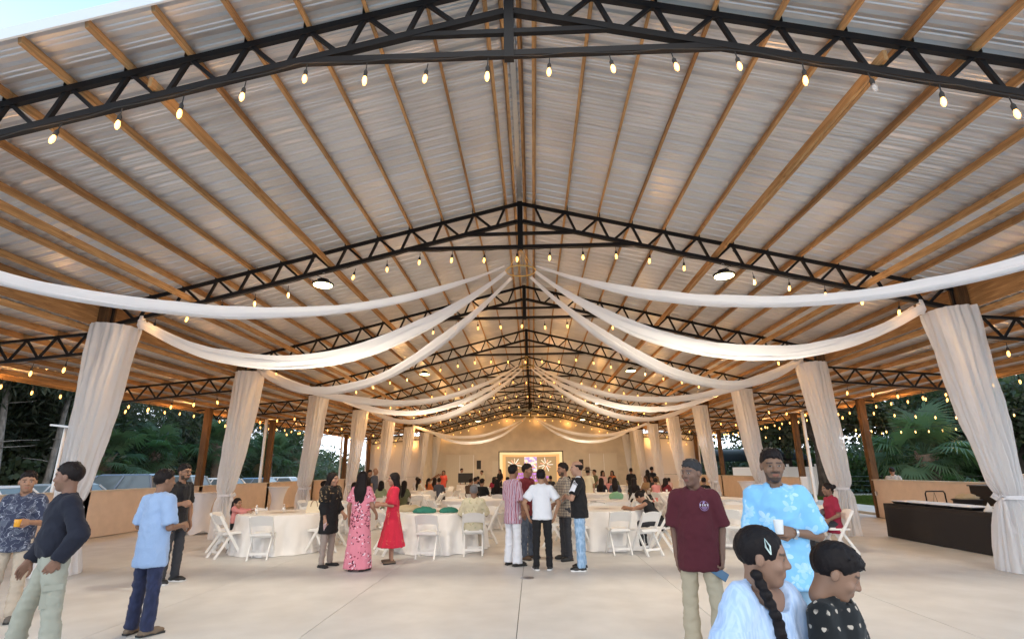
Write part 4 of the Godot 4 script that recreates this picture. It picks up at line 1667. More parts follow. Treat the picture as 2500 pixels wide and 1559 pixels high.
func hand_template(grip: bool) -> Hull:
	var key := "hand %s" % grip
	if tpl.has(key):
		return tpl[key]
	# wrist at the origin, fingers along +z, back of the hand +y, thumb towards +x
	var g := Field.new(Vector3(-0.05, -0.09, -0.03), Vector3(0.09, 0.03, 0.2), 0.0045)
	for k in 4:
		var x := 0.03 - k * 0.02
		var l: float = [0.072, 0.08, 0.074, 0.058][k]
		var p := Vector3(x, 0, 0.084 - 0.004 * absf(k - 1.2))
		g.cap(Vector3(x * 0.7, 0, 0.0), p, 0.0145, 0.0125, 0.012)
		var a := (0.75 if grip else 0.22) + 0.05 * k
		for j in 3:
			var q: Vector3 = p + Vector3(-x * 0.05, -sin(a), cos(a)) * l * [0.45, 0.3, 0.25][j]
			g.cap(p, q, 0.0096 - 0.0008 * j, 0.0088 - 0.0008 * j, 0.004)
			p = q
			a += 0.95 if grip else 0.28
	var t0 := Vector3(0.022, -0.004, 0.018)
	var t1 := Vector3(0.05, -0.016, 0.05)
	var t2 := Vector3(0.056, -0.032, 0.082) if not grip else Vector3(0.036, -0.046, 0.074)
	var t3 := Vector3(0.054, -0.043, 0.106) if not grip else Vector3(0.012, -0.058, 0.086)
	g.cap(t0, t1, 0.017, 0.0125, 0.012)
	g.cap(t1, t2, 0.0125, 0.0105, 0.004)
	g.cap(t2, t3, 0.0105, 0.009, 0.004)
	g.cap(Vector3(0, 0, -0.03), Vector3(0, 0, 0.03), 0.027, 0.028, 0.012, Vector3.UP, 0.62)
	var s := Hull.new()
	g.emit(s, Color(0, 0, 0))
	tpl[key] = s
	return s

func hair_template(style: String, cell: float) -> Hull:
	var key := "hair %s %f" % [style, cell]
	if tpl.has(key):
		return tpl[key]
	var deep := {"long": 0.6, "verylong": 0.66, "bob": 0.32, "tail": 0.45, "braids": 0.4}
	var g := Field.new(Vector3(-0.14, -deep.get(style, 0.14), -0.2), Vector3(0.14, 0.17, 0.16), cell)
	var full: bool = style in ["long", "verylong", "bob", "tail", "braids", "bun"]
	g.ball(Vector3(0, 0.034, -0.018), Vector3(0.0805, 0.093, 0.101) if not full else Vector3(0.083, 0.094, 0.103), 0.01)
	if style in ["short", "boy"]:
		g.ball(Vector3(0.0, 0.078, 0.008), Vector3(0.06, 0.048, 0.07), 0.03)
	if style == "boy":
		g.ball(Vector3(0, 0.045, -0.008), Vector3(0.086, 0.088, 0.101), 0.02)
		g.ball(Vector3(0.01, 0.072, 0.07), Vector3(0.062, 0.026, 0.026), 0.02)
	# open the face: keep what lies above and behind the hairline
	if full:
		g.clip(Vector3(0, -0.35, 1.0), 0.058, 0.02)
		g.ball(Vector3(0, -0.02, 0.1), Vector3(0.068, 0.075, 0.075), 0.01, true)
	elif style == "bald":
		g.clip(Vector3(0, -0.14, 0.132), -0.001, 0.015)
		g.clip(Vector3(0, 1.0, 0.0), 0.055)
	elif style == "boy":
		g.clip(Vector3(0, -0.15, 0.132), 0.0028, 0.025)
	else:
		g.clip(Vector3(0, -0.15, 0.125), 0.0018, 0.03)
	if style == "short":
		for s in [-1.0, 1.0]:
			g.ball(Vector3(s * 0.06, 0.075, 0.075), Vector3(0.026, 0.03, 0.03), 0.01, true)
	if style in ["boy", "short"]:
		# loose tufts over the brow and crown
		var tr := RandomNumberGenerator.new()
		tr.seed = 9
		for k in 26:
			var a := tr.randf_range(-2.6, 2.6)
			var e := tr.randf_range(0.25, 1.2)
			var d := Vector3(sin(a) * cos(e), sin(e), cos(a) * cos(e))
			var q := Vector3(0, 0.036, -0.016) + d * Vector3(0.08, 0.09, 0.098)
			g.cap(q, q + (d * 0.5 + Vector3(tr.randfn() * 0.5, -0.1 if style == "boy" else 0.3, 0.4)).normalized() * (0.028 if style == "boy" else 0.018), 0.011, 0.004, 0.008)
		if style == "boy":
			for k in 9:
				var x := -0.06 + 0.015 * k
				g.cap(Vector3(x, 0.085, 0.07 - absf(x) * 0.4), Vector3(x + 0.012, 0.038 + tr.randf() * 0.02, 0.092 - absf(x) * 0.55), 0.013, 0.004, 0.008)
	# leave the ears free on short cuts
	if not full:
		for s in [-1.0, 1.0]:
			g.ball(Vector3(s * 0.088, -0.02, 0.0), Vector3(0.03, 0.045, 0.035), 0.01, true)
	match style:
		"long", "verylong":
			var e := -0.5 if style == "long" else -0.56
			g.cap(Vector3(0, 0.02, -0.06), Vector3(0, -0.2, -0.105), 0.085, 0.105, 0.04, Vector3(0, 0, 1), 0.5)
			g.cap(Vector3(0, -0.2, -0.105), Vector3(0.01, e, -0.1), 0.105, 0.05, 0.03, Vector3(0, 0, 1), 0.42)
			for s in [-1.0, 1.0]:
				g.cap(Vector3(s * 0.07, 0.0, -0.01), Vector3(s * 0.085, -0.2, -0.05), 0.026, 0.03, 0.03)
		"bob":
			g.cap(Vector3(0, 0.02, -0.05), Vector3(0, -0.15, -0.07), 0.09, 0.1, 0.04, Vector3(0, 0, 1), 0.6)
			for s in [-1.0, 1.0]:
				g.cap(Vector3(s * 0.072, 0.01, 0.0), Vector3(s * 0.085, -0.17, -0.02), 0.026, 0.03, 0.03)
		"tail":
			g.ball(Vector3(0, 0.02, -0.12), Vector3(0.04, 0.04, 0.035), 0.02)
			g.cap(Vector3(0, 0.01, -0.135), Vector3(0, -0.2, -0.14), 0.036, 0.045, 0.02)
			g.cap(Vector3(0, -0.2, -0.14), Vector3(0, -0.36, -0.115), 0.045, 0.015, 0.02)
		"bun":
			g.ball(Vector3(0, 0.05, -0.13), Vector3(0.045, 0.042, 0.04), 0.015)
		"braids":
			for s in [-1.0, 1.0]:
				var p := Vector3(s * 0.07, -0.05, -0.035)
				for k in 9:
					var q := p + Vector3(s * (0.006 if k < 4 else -0.004), -0.034, 0.017 if k < 5 else 0.006)
					g.ball((p + q) * 0.5 + Vector3(0.006 * (1 if k % 2 else -1), 0, 0), Vector3(0.025, 0.022, 0.025) * (1.0 if k < 7 else 1.12), 0.012)
					p = q
				g.cap(p, p + Vector3(-s * 0.01, -0.06, 0.005), 0.027, 0.006, 0.01)
	var s := Hull.new()
	g.emit(s, Color(0, 0, 0))
	tpl[key] = s
	return s

# ---------------------------------------------------------------- a person
func unit(a: Array) -> Vector3:
	return Vector3(a[0], a[1], a[2]).normalized()

# o: h height, pose directions for upper arm / forearm / thigh / shank of [left, right], lean, head turn, clothes
func person(label: String, at: Vector3, yaw: float, o: Dictionary) -> Node3D:
	var p := thing("person", label, "person", at, yaw, o.get("group", ""))
	var h: float = o.get("h", 1.7)
	var sc := h / 1.7
	var cell: float = o.get("cell", 0.014)
	var fine := cell < 0.02
	var child: bool = o.get("child", false)
	var girth: float = o.get("girth", 1.0)
	var female: bool = o.get("female", false)
	var seated: bool = o.get("seated", false)
	var skin: Color = o.get("skin", Color(0.2, 0.105, 0.065)) * 1.38
	var haircol: Color = o.get("hair_color", Color(0.012, 0.01, 0.01))
	var th: Array = o.get("th", [[0.1, -0.06, 1], [-0.1, -0.06, 1]] if seated else [[0.05, -1, 0.01], [-0.05, -1, 0.01]])
	var sh: Array = o.get("sh", [[0.03, -1, 0.0], [-0.03, -1, 0.0]] if seated else [[0.02, -1, -0.03], [-0.02, -1, -0.03]])
	var ua: Array = o.get("ua", [[0.2, -1, -0.03], [-0.2, -1, -0.03]])
	var fa: Array = o.get("fa", [[0.02, -1, 0.22], [-0.02, -1, 0.22]])
	var lt := 0.25 * h
	var ls := 0.235 * h
	var foot := 0.045 * h
	var hip := []
	var knee := []
	var ankle := []
	var drop := 0.0
	for k in 2:
		var s := 1.0 - 2.0 * k
		hip.append(Vector3(s * 0.052 * h, 0, 0))
		knee.append(hip[k] + unit(th[k]) * lt)
		ankle.append(knee[k] + unit(sh[k]) * ls)
		drop = minf(drop, ankle[k].y)
	var py: float = o.get("pelvis", foot - drop)
	if seated:
		py = o.get("pelvis", 0.545)
	var up := Vector3(0, py, 0)
	for k in 2:
		hip[k] += up
		knee[k] += up
		ankle[k] += up
		if seated and ankle[k].y < foot:
			ankle[k].y = foot
	var lean := Vector3(0, 1, 0)
	if o.has("lean"):
		lean = unit(o.lean)
	var turn_side := lean.cross(Vector3(0, 0, 1)).normalized() * -1.0
	var side := Vector3(1, 0, 0)
	var front := side.cross(lean).normalized()
	var pel := up + lean * 0.03 * h
	var waist := up + lean * 0.10 * h
	var chest := up + lean * 0.215 * h + front * 0.008
	var neck := up + lean * 0.30 * h
	var shw: float = (0.094 if not female else 0.084) * h * (0.92 if child else 1.0)
	var sho := []
	var elb := []
	var wri := []
	for k in 2:
		var s := 1.0 - 2.0 * k
		sho.append(up + lean * 0.272 * h + side * s * shw - front * 0.012)
		elb.append(sho[k] + unit(ua[k]) * 0.17 * h)
		wri.append(elb[k] + unit(fa[k]) * 0.148 * h)
	# head
	var hs: float = o.get("head", 1.0) * (lerpf(sc, 1.0, 0.5) * 1.03 if not child else 0.92)
	var hb := Basis(Vector3.UP, o.get("head_yaw", 0.0)) * Basis(Vector3.RIGHT, o.get("head_pitch", 0.0)) * Basis(Vector3(0, 0, 1), o.get("head_roll", 0.0))
	var top: float = h if not seated and not o.has("lean") and not o.has("pelvis") else 0.0
	var hc := neck + lean * (0.125 * hs + 0.03 * sc) + front * 0.022
	if top > 0.0:
		hc.y = h - 0.118 * hs
	var ht := Transform3D(hb.scaled(Vector3.ONE * hs), hc)
	# skin
	var g := Field.new(Vector3(-0.75, -0.02, -0.75) * sc + Vector3(0, 0, 0), Vector3(0.75, h * 0.95, 0.95) * Vector3(sc, 1, sc), cell) if seated or o.has("wide") else Field.new(Vector3(-0.52 * sc, -0.01, -0.5 * sc), Vector3(0.52 * sc, 0.9 * h, 0.55 * sc), cell)
	var thin := 0.9 if not child else 0.8
	var w := girth * sc
	g.cap(pel, chest, 0.105 * w, 0.118 * w, 0.04, front, 0.66)
	g.cap(sho[0] - side * 0.03, sho[1] + side * 0.03, 0.055 * sc, 0.055 * sc, 0.05)
	g.cap(neck - lean * 0.05 - front * 0.012, hc - Vector3(0, 0.07, 0.015) * hs - front * 0.012, 0.058 * sc * thin, 0.049 * hs, 0.03)
	for k in 2:
		g.cap(sho[k], elb[k], 0.05 * sc * thin, 0.042 * sc * thin, 0.025)
		g.cap(elb[k], wri[k], 0.043 * sc * thin, 0.028 * sc * thin, 0.012)
		g.cap(hip[k], knee[k], 0.076 * w * thin, 0.05 * sc * thin, 0.03)
		g.cap(knee[k], ankle[k], 0.05 * sc * thin, 0.033 * sc * thin, 0.02)
		if not fine:
			g.cap(wri[k], wri[k] + unit(fa[k]) * 0.13 * sc, 0.03 * sc, 0.022 * sc, 0.01)
	var body := Hull.new()
	g.emit(body, skin)
	if fine:
		for k in 2:
			var s := 1.0 - 2.0 * k
			var z := unit(fa[k])
			var dors: Vector3 = unit(o.dorsal[k]) if o.has("dorsal") else (side * s + Vector3(0, 0.35, 0.0))
			var x := dors.cross(z).normalized()
			var y := z.cross(x).normalized()
			# thumb is at +x of the template for the hand whose dorsal x z frame points forward
			var bb := Basis(x, y, z)
			if s < 0:
				bb = Basis(-x, y, z)
			bb = bb.scaled_local(Vector3.ONE * (sc * (0.82 if child else 1.0)))
			body.add(hand_template(o.get("grip", [false, false])[k]), Transform3D(bb, wri[k] - z * 0.01), [skin])
	var lip := skin.lerp(Color(0.28, 0.06, 0.05), 0.4)
	var beard: float = o.get("beard", 0.0)
	body.add(head_template(0.0055 if fine else 0.011), ht, [skin, Color(0.3, 0.28, 0.26), Color(0.015, 0.01, 0.008), haircol.lerp(skin, 0.25), lip, skin.lerp(haircol, beard)])
	var bm := part("body", body.mesh(), M.skin, p)
	# hair
	var style: String = o.get("hair", "short")
	if style != "none":
		var hair := Hull.new()
		hair.add(hair_template(style, 0.0075 if fine else 0.014), ht, [haircol])
		part("hair", hair.mesh(0.004, Vector3(52, 12, 52), 3), M.hair, p)
	# clothes
	clothe(p, o, {"h": h, "sc": sc, "cell": cell, "w": w, "pel": pel, "waist": waist, "chest": chest, "neck": neck, "sho": sho, "elb": elb, "wri": wri, "hip": hip, "knee": knee, "ankle": ankle, "front": front, "side": side, "lean": lean, "seated": seated, "thin": thin, "fine": fine, "female": female})
	p.set_meta("wrists", [wri[0], wri[1], unit(fa[0]), unit(fa[1])])
	return p

func garment_box(j: Dictionary, arms: bool) -> Array:
	var lo: Vector3 = j.pel
	var hi: Vector3 = j.pel
	var all: Array = [j.chest, j.neck] + j.sho + j.hip + j.knee + j.ankle
	if arms:
		all += j.elb + j.wri
	for q in all:
		lo = lo.min(q)
		hi = hi.max(q)
	return [lo - Vector3(0.26, 0.12, 0.26), hi + Vector3(0.26, 0.12, 0.26)]

func clothe(p: Node3D, o: Dictionary, j: Dictionary) -> void:
	var sc: float = j.sc
	var w: float = j.w
	var cell: float = j.cell
	var f: Vector3 = j.front
	var ease: float = o.get("ease", 0.016)
	var sleeve: float = o.get("sleeve", 0.6)     # 0 none, 0..1 along the upper arm, 1..2 along the forearm
	var belly: float = o.get("belly", 0.0)
	var sd := int(absf(p.position.x * 37.0 + p.position.z * 11.0))
	var bx := garment_box(j, true)
	if o.has("shirt"):
		var hem: float = o.get("hem", -0.04) * j.h
		var low: Vector3 = j.pel + j.lean * (hem - 0.03 * j.h)
		var g := Field.new(Vector3(bx[0].x, low.y - 0.1, bx[0].z), Vector3(bx[1].x, j.neck.y + 0.12, bx[1].z), cell)
		var bot: float = (0.156 if low.y < j.pel.y - 0.01 else 0.124) * w + ease * 0.8
		g.cap(low, j.waist, bot, 0.122 * w + ease, 0.03, f, 0.74, 1)
		g.cap(j.waist, j.chest, 0.115 * w + ease, 0.124 * w + ease, 0.05, f, 0.72)
		if belly > 0.0:
			g.ball(j.waist + f * 0.035, Vector3(0.12 * w, 0.13, 0.075) + Vector3.ONE * belly, 0.05)
		if j.female:
			for s in [-1.0, 1.0]:
				g.ball(j.chest + j.side * s * 0.055 * sc + f * 0.075 * sc - j.lean * 0.01, Vector3(0.05, 0.05, 0.045) * sc, 0.04)
		g.cap(j.sho[0] - j.side * 0.02, j.sho[1] + j.side * 0.02, 0.052 * sc + ease * 0.4, 0.052 * sc + ease * 0.4, 0.05)
		g.cap(j.neck - j.lean * 0.06, j.neck + j.lean * 0.005, 0.085 * sc, 0.064 * sc, 0.05)
		for k in 2:
			if sleeve <= 0.0:
				continue
			var e: Vector3 = j.sho[k].lerp(j.elb[k], minf(sleeve, 1.0))
			var wide: float = o.get("sleeve_width", 0.0)
			g.cap(j.sho[k], e, 0.05 * sc + ease * 0.5, (0.046 if sleeve <= 1.0 else 0.042) * sc + ease * 0.8 + wide, 0.03, Vector3.ZERO, 1.0, 2 if sleeve <= 1.0 else 0)
			if sleeve > 1.0:
				g.cap(j.elb[k], j.elb[k].lerp(j.wri[k], sleeve - 1.0), 0.042 * sc + ease, 0.033 * sc + ease * 0.8, 0.015, Vector3.ZERO, 1.0, 2)
		# neck opening
		g.cap(j.neck + j.lean * 0.0 + f * 0.01, j.neck + j.lean * 0.1 + f * 0.04, 0.05 * sc, 0.06 * sc, 0.01, Vector3.ZERO, 1.0, 0, true)
		if o.has("scoop"):
			g.ball(j.neck + f * 0.06 * sc - j.lean * 0.01, Vector3(0.085, 0.07, 0.08) * sc * o.scoop, 0.01, true)
		if o.has("collar"):
			g.cap(j.neck - j.lean * 0.012 - f * 0.005, j.neck + j.lean * 0.03 - f * 0.01, 0.07 * sc, 0.064 * sc, 0.008, Vector3.ZERO, 1.0, 3)
			g.cap(j.neck + j.lean * -0.03 + f * 0.03, j.neck + j.lean * 0.1 + f * 0.05, 0.03 * sc, 0.058 * sc, 0.01, Vector3.ZERO, 1.0, 0, true)
			for s in [-1.0, 1.0]:
				g.cap(j.neck + j.side * s * 0.055 * sc + f * 0.03, j.neck + j.side * s * 0.045 * sc + f * 0.095 * sc - j.lean * 0.05, 0.014, 0.02, 0.008)
			g.cap(j.neck + j.lean * 0.0, j.neck + j.lean * 0.11, 0.052 * sc, 0.054 * sc, 0.01, Vector3.ZERO, 1.0, 0, true)
		var s := Hull.new()
		g.emit(s, Color.WHITE)
		part(o.get("shirt_name", "shirt"), s.mesh(0.0 if cell > 0.02 else 0.013, Vector3(5.5, 4.5, 5.5), sd, false), M[o.shirt], p)
	if o.has("pants"):
		var g := Field.new(Vector3(bx[0].x, -0.01, bx[0].z), Vector3(bx[1].x, j.waist.y + 0.08, bx[1].z), cell)
		var cuff: float = o.get("cuff", 0.058)
		g.cap(j.hip[0].lerp(j.hip[1], 0.25), j.hip[1].lerp(j.hip[0], 0.25), 0.104 * w, 0.104 * w, 0.04, f, 0.82)
		g.cap(j.pel, j.waist, 0.112 * w + 0.008, 0.11 * w + 0.01, 0.03, f, 0.72, 2)
		for k in 2:
			g.cap(j.hip[k] + Vector3(0, -0.03, 0) * (0.0 if j.seated else 1.0), j.knee[k], 0.079 * w, 0.062 * sc, 0.025)
			var e: Vector3 = j.ankle[k] + (j.ankle[k] - j.knee[k]).normalized() * (0.022 * o.get("break", 1.0))
			g.cap(j.knee[k], e, 0.061 * sc, cuff * sc, 0.02, Vector3.ZERO, 1.0, 2)
		if not j.seated:
			# a gap between the legs
			g.cap(Vector3(0, j.hip[0].y - 0.2 * sc, 0), Vector3((j.ankle[0].x + j.ankle[1].x) / 2, 0.02, (j.ankle[0].z + j.ankle[1].z) / 2), 0.003, 0.02, 0.005, Vector3.ZERO, 1.0, 0, true)
		var s := Hull.new()
		g.emit(s, Color.WHITE)
		part("trousers", s.mesh(0.0 if cell > 0.02 else 0.013, Vector3(5, 8, 5), sd + 5, false), M[o.pants], p)
	if o.has("skirt"):
		# a long skirt or dress bottom, folds round the axis
		var hemy: float = o.skirt_hem
		var r1: float = o.get("skirt_r", 0.24)
		var g := Field.new(Vector3(-0.4, hemy - 0.05, -0.4), Vector3(0.4, j.waist.y + 0.1, 0.4), cell)
		g.cap(j.waist, j.pel - j.lean * 0.04, 0.115 * w + 0.012, 0.14 * w + 0.012, 0.03, f, 0.76)
		g.cap(j.pel - j.lean * 0.04, Vector3(0, hemy, 0.0), 0.14 * w + 0.014, r1, 0.04, f, 0.82, 2)
		var s := Hull.new()
		g.emit(s, Color.WHITE)
		var span: float = j.pel.y - hemy
		for k in s.v.size():
			var q := s.v[k]
			var t := clampf((j.pel.y - q.y) / span, 0.0, 1.0)
			var a := atan2(q.z, q.x)
			var r: float = 1.0 + t * o.get("fold", 0.07) * (sin(a * 9.0 + sin(q.y * 3.0) * 0.6) + 0.5 * sin(a * 17.0 + 1.0))
			s.v[k] = Vector3(q.x * r, q.y, q.z * r)
		part("skirt", s.mesh(0.0 if cell > 0.02 else 0.008, Vector3(7, 4, 7), sd + 9, false), M[o.skirt], p)
	if o.has("shoes"):
		for k in 2:
			var a: Vector3 = j.ankle[k]
			var d := Vector3(0.22 if k == 0 else -0.22, 0, 1).normalized()
			if o.has("toe"):
				d = unit(o.toe[k])
			var g := Field.new(a - Vector3(0.34, 0.15, 0.34), a + Vector3(0.34, 0.08, 0.34), minf(cell, 0.013))
			var y := 0.034 * sc
			var fl: float = a.y - 0.045 * j.h
			var heel := Vector3(a.x, fl + y, a.z) - d * 0.045 * sc
			var toe := Vector3(a.x, fl + y, a.z) + d * 0.155 * sc
			g.cap(heel, toe - d * 0.05, 0.038 * sc, 0.044 * sc, 0.02)
			g.cap(toe - d * 0.07, toe, 0.044 * sc, 0.03 * sc, 0.02, Vector3.UP, 0.75)
			if o.get("sandal", false):
				g.clip(Vector3.UP, fl + 0.05)
			else:
				g.cap(a - Vector3(0, 0.01, 0), heel + d * 0.03, 0.04 * sc, 0.042 * sc, 0.02, Vector3.ZERO, 1.0, 1)
			g.clip(Vector3.DOWN, -(fl + 0.012))
			var s := Hull.new()
			g.emit(s, Color.WHITE)
			var sm := part("shoe", s.mesh(0.0, Vector3.ONE, 0, false), M[o.shoes], p)
			if j.fine:
				var b := mb()
				b.hexa([heel + Vector3(0.036, -y + 0.002, 0) * sc - d * 0.03, heel + Vector3(-0.036, -y + 0.002, 0) * sc - d * 0.03, toe + d * 0.01 + Vector3(-0.042, -y + 0.002, 0), toe + d * 0.01 + Vector3(0.042, -y + 0.002, 0)],
					[heel + Vector3(0.038, -y + 0.022, 0) * sc - d * 0.034, heel + Vector3(-0.038, -y + 0.022, 0) * sc - d * 0.034, toe + d * 0.014 + Vector3(-0.044, -y + 0.022, 0), toe + d * 0.014 + Vector3(0.044, -y + 0.022, 0)])
				part("sole", b.done(), M[o.get("sole", "dark_rubber")], sm)
# ---------------------------------------------------------------- clothes: printed and woven cloth
func cloth(called: String, col: Color, rough := 0.9) -> StandardMaterial3D:
	var m := mat(called, col, rough)
	m.rim_enabled = true
	m.rim = 0.15
	return m

func printed(called: String, im: Image, per_metre: float) -> StandardMaterial3D:
	var m := cloth(called, Color.WHITE)
	m.albedo_texture = img_tex(im)
	m.uv1_triplanar = true
	m.uv1_triplanar_sharpness = 8.0
	m.uv1_scale = Vector3.ONE * per_metre
	return m

func blank(c: Color, n := 256) -> Image:
	var im := Image.create(n, n, false, Image.FORMAT_RGB8)
	im.fill(c)
	return im

func petal(im: Image, c: Vector2, r: float, col: Color, squash := 1.0, turn := 0.0) -> void:
	var n := im.get_width()
	var k := int(r) + 1
	for y in range(-k, k + 1):
		for x in range(-k, k + 1):
			var q := Vector2(x, y).rotated(turn)
			q.y *= squash
			if q.length() <= r:
				im.set_pixel(posmod(int(c.x) + x, n), posmod(int(c.y) + y, n), col)

func clothes_materials() -> void:
	var m := mat("skin", Color.WHITE, 0.55)
	m.vertex_color_use_as_albedo = true
	m = mat("hair", Color.WHITE, 0.55)
	m.metallic_specular = 0.3
	m.vertex_color_use_as_albedo = true
	var hf := FastNoiseLite.new()
	hf.frequency = 0.05
	var him := Image.create(256, 256, false, Image.FORMAT_RGB8)
	for y in 256:
		for x in 256:
			him.set_pixel(x, y, grey(clampf(0.5 + hf.get_noise_2d(x * 7.0, y * 0.5) * 0.8, 0, 1)))
	m.heightmap_enabled = true
	m.heightmap_texture = img_tex(him)
	m.heightmap_scale = 0.12
	m.uv1_triplanar = true
	m.uv1_scale = Vector3(7, 7, 7)
	var r := RandomNumberGenerator.new()
	r.seed = 12
	# navy shirt with pale scroll lines
	var im := blank(Color(0.20, 0.23, 0.32))
	var f := FastNoiseLite.new()
	f.frequency = 0.017
	f.fractal_octaves = 2
	for y in 256:
		for x in 256:
			var a := f.get_noise_2d(x, y)
			var g := f.get_noise_2d(x + 700, y)
			if absf(a) < 0.03 or absf(g - 0.15) < 0.022:
				im.set_pixel(x, y, Color(0.66, 0.68, 0.74))
			elif g > 0.25:
				im.set_pixel(x, y, Color(0.32, 0.35, 0.42))
	printed("scroll_print", im, 2.2)
	# stripes
	im = blank(Color(0.80, 0.72, 0.78))
	for x in 256:
		var q := x % 32
		var c := Color(0.56, 0.22, 0.32) if q < 9 else (Color(0.45, 0.36, 0.52) if q > 14 and q < 19 else (Color(0.7, 0.5, 0.58) if q > 22 and q < 26 else Color(0.80, 0.73, 0.79)))
		im.fill_rect(Rect2i(x, 0, 1, 256), c)
	printed("striped_cloth", im, 2.4)
	# small checks
	im = blank(Color(0.56, 0.52, 0.47))
	for k in range(0, 256, 32):
		im.fill_rect(Rect2i(k, 0, 5, 256), Color(0.36, 0.33, 0.33))
		im.fill_rect(Rect2i(k + 16, 0, 3, 256), Color(0.7, 0.66, 0.6))
	for k in range(0, 256, 32):
		im.fill_rect(Rect2i(0, k, 256, 5), Color(0.38, 0.35, 0.35))
		im.fill_rect(Rect2i(0, k + 16, 256, 3), Color(0.68, 0.64, 0.58))
	printed("check_cloth", im, 2.6)
	im = blank(Color(0.045, 0.045, 0.065))
	for k in range(0, 256, 64):
		im.fill_rect(Rect2i(k, 0, 3, 256), Color(0.13, 0.12, 0.17))
		im.fill_rect(Rect2i(0, k, 256, 3), Color(0.13, 0.12, 0.17))
	printed("dark_check", im, 2.0)
	# floral maxi dress
	im = blank(Color(0.86, 0.53, 0.60), 512)
	for k in 30:
		var c := Vector2(r.randf() * 512, r.randf() * 512)
		for j in 10:
			var q := c + Vector2(r.randfn() * 26, r.randfn() * 30)
			petal(im, q, r.randf_range(5, 11), [Color(0.42, 0.07, 0.16), Color(0.30, 0.08, 0.2), Color(0.92, 0.82, 0.88), Color(0.55, 0.12, 0.25)][r.randi() % 4], 1.7, r.randf() * 3)
	printed("floral_pink", im, 1.1)
	# coral dress with pale feather leaves
	im = blank(Color(0.80, 0.16, 0.27), 512)
	for k in 7:
		var c := Vector2(r.randf() * 512, r.randf() * 512)
		var t := r.randf() * TAU
		for j in 18:
			for s in [-1.0, 1.0]:
				var q := c + Vector2(cos(t), sin(t)) * j * 5.0 + Vector2(cos(t + s * 1.0), sin(t + s * 1.0)) * (4 + 12 * sin(j / 18.0 * PI))
				petal(im, q, 5.0, Color(0.90, 0.55, 0.45), 3.0, -(t + s * 0.7))
	printed("coral_leaf", im, 0.95)
	# pale blue tropical shirt
	im = blank(Color(0.52, 0.76, 0.93), 512)
	for k in 34:
		var c := Vector2(r.randf() * 512, r.randf() * 512)
		var t := r.randf() * TAU
		for j in 5:
			petal(im, c + Vector2(cos(t + j * 1.25), sin(t + j * 1.25)) * r.randf_range(12, 30), r.randf_range(9, 24), Color(0.52, 0.76, 0.93).lerp(Color(0.74, 0.87, 0.97), r.randf_range(0.3, 0.9)), 1.8, -(t + j * 1.25))
		petal(im, c, 6, Color(0.6, 0.8, 0.95))
	printed("tropical_blue", im, 1.5)
	# cream leaf print for the seated elder
	im = blank(Color(0.80, 0.78, 0.68), 256)
	for k in 40:
		petal(im, Vector2(r.randf() * 256, r.randf() * 256), r.randf_range(6, 14), Color(0.66, 0.68, 0.55) if k % 2 else Color(0.74, 0.70, 0.58), 2.4, r.randf() * 3)
	printed("cream_leaf", im, 1.8)
	# pale grey blue weave
	im = blank(Color(0.55, 0.66, 0.82), 128)
	for k in range(0, 128, 4):
		im.fill_rect(Rect2i(k, 0, 1, 128), Color(0.68, 0.77, 0.89))
		im.fill_rect(Rect2i(0, k, 128, 1), Color(0.60, 0.70, 0.85))
	printed("chambray", im, 6.0)
	# gold and cream paisley on black
	im = blank(Color(0.05, 0.045, 0.045), 256)
	for k in 30:
		var c := Vector2(r.randf() * 256, r.randf() * 256)
		petal(im, c, 13, Color(0.62, 0.52, 0.38), 1.5, r.randf() * 3)
		petal(im, c, 8, Color(0.08, 0.07, 0.07), 1.5)
		petal(im, c, 4, Color(0.7, 0.62, 0.5))
	printed("paisley", im, 2.6)
	# black with pale hearts
	im = blank(Color(0.06, 0.06, 0.065), 256)
	for k in 4:
		for j in 4:
			var c := Vector2(20 + k * 64 + (j % 2) * 32, 30 + j * 64)
			petal(im, c + Vector2(-4, -3), 6, Color(0.72, 0.66, 0.6))
			petal(im, c + Vector2(4, -3), 6, Color(0.72, 0.66, 0.6))
			for q in 9:
				petal(im, c + Vector2(0, q), 8.0 - q * 0.85, Color(0.72, 0.66, 0.6))
	printed("heart_print", im, 4.6)
	# white-blue crinkled blouse
	im = blank(Color(0.68, 0.78, 0.92), 256)
	for y in 256:
		for x in 256:
			im.set_pixel(x, y, Color(0.68, 0.77, 0.90).lerp(Color(0.76, 0.83, 0.94), clampf(0.5 + 1.5 * f.get_noise_2d(x * 3.4, y * 0.7), 0, 1)))
	printed("crinkle_blue", im, 4.0)
	# denim
	for q in [["denim_dark", Color(0.12, 0.15, 0.26), Color(0.17, 0.20, 0.33)], ["denim_light", Color(0.48, 0.62, 0.76), Color(0.66, 0.77, 0.88)], ["denim_mid", Color(0.27, 0.31, 0.38), Color(0.36, 0.4, 0.46)], ["denim_pale", Color(0.45, 0.57, 0.66), Color(0.55, 0.66, 0.74)]]:
		im = blank(q[1], 256)
		for y in 256:
			for x in 256:
				im.set_pixel(x, y, q[1].lerp(q[2], clampf(0.5 + f.get_noise_2d(x * 2.0, y * 0.8) + r.randf_range(-0.2, 0.2), 0, 1)))
		printed(q[0], im, 2.0)
	im = blank(Color(0.05, 0.05, 0.06), 256)
	for k in 900:
		im.set_pixel(r.randi() % 256, r.randi() % 256, Color(0.5, 0.5, 0.55))
	printed("sequin_black", im, 3.0)
	cloth("navy", Color(0.008, 0.010, 0.022))
	cloth("sage_khaki", Color(0.33, 0.335, 0.28))
	cloth("khaki", Color(0.42, 0.36, 0.26))
	cloth("beige", Color(0.48, 0.41, 0.33))
	cloth("taupe", Color(0.33, 0.28, 0.25))
	cloth("black_cotton", Color(0.009, 0.009, 0.011))
	cloth("charcoal", Color(0.035, 0.037, 0.045))
	cloth("white_cotton", Color(0.74, 0.77, 0.84))
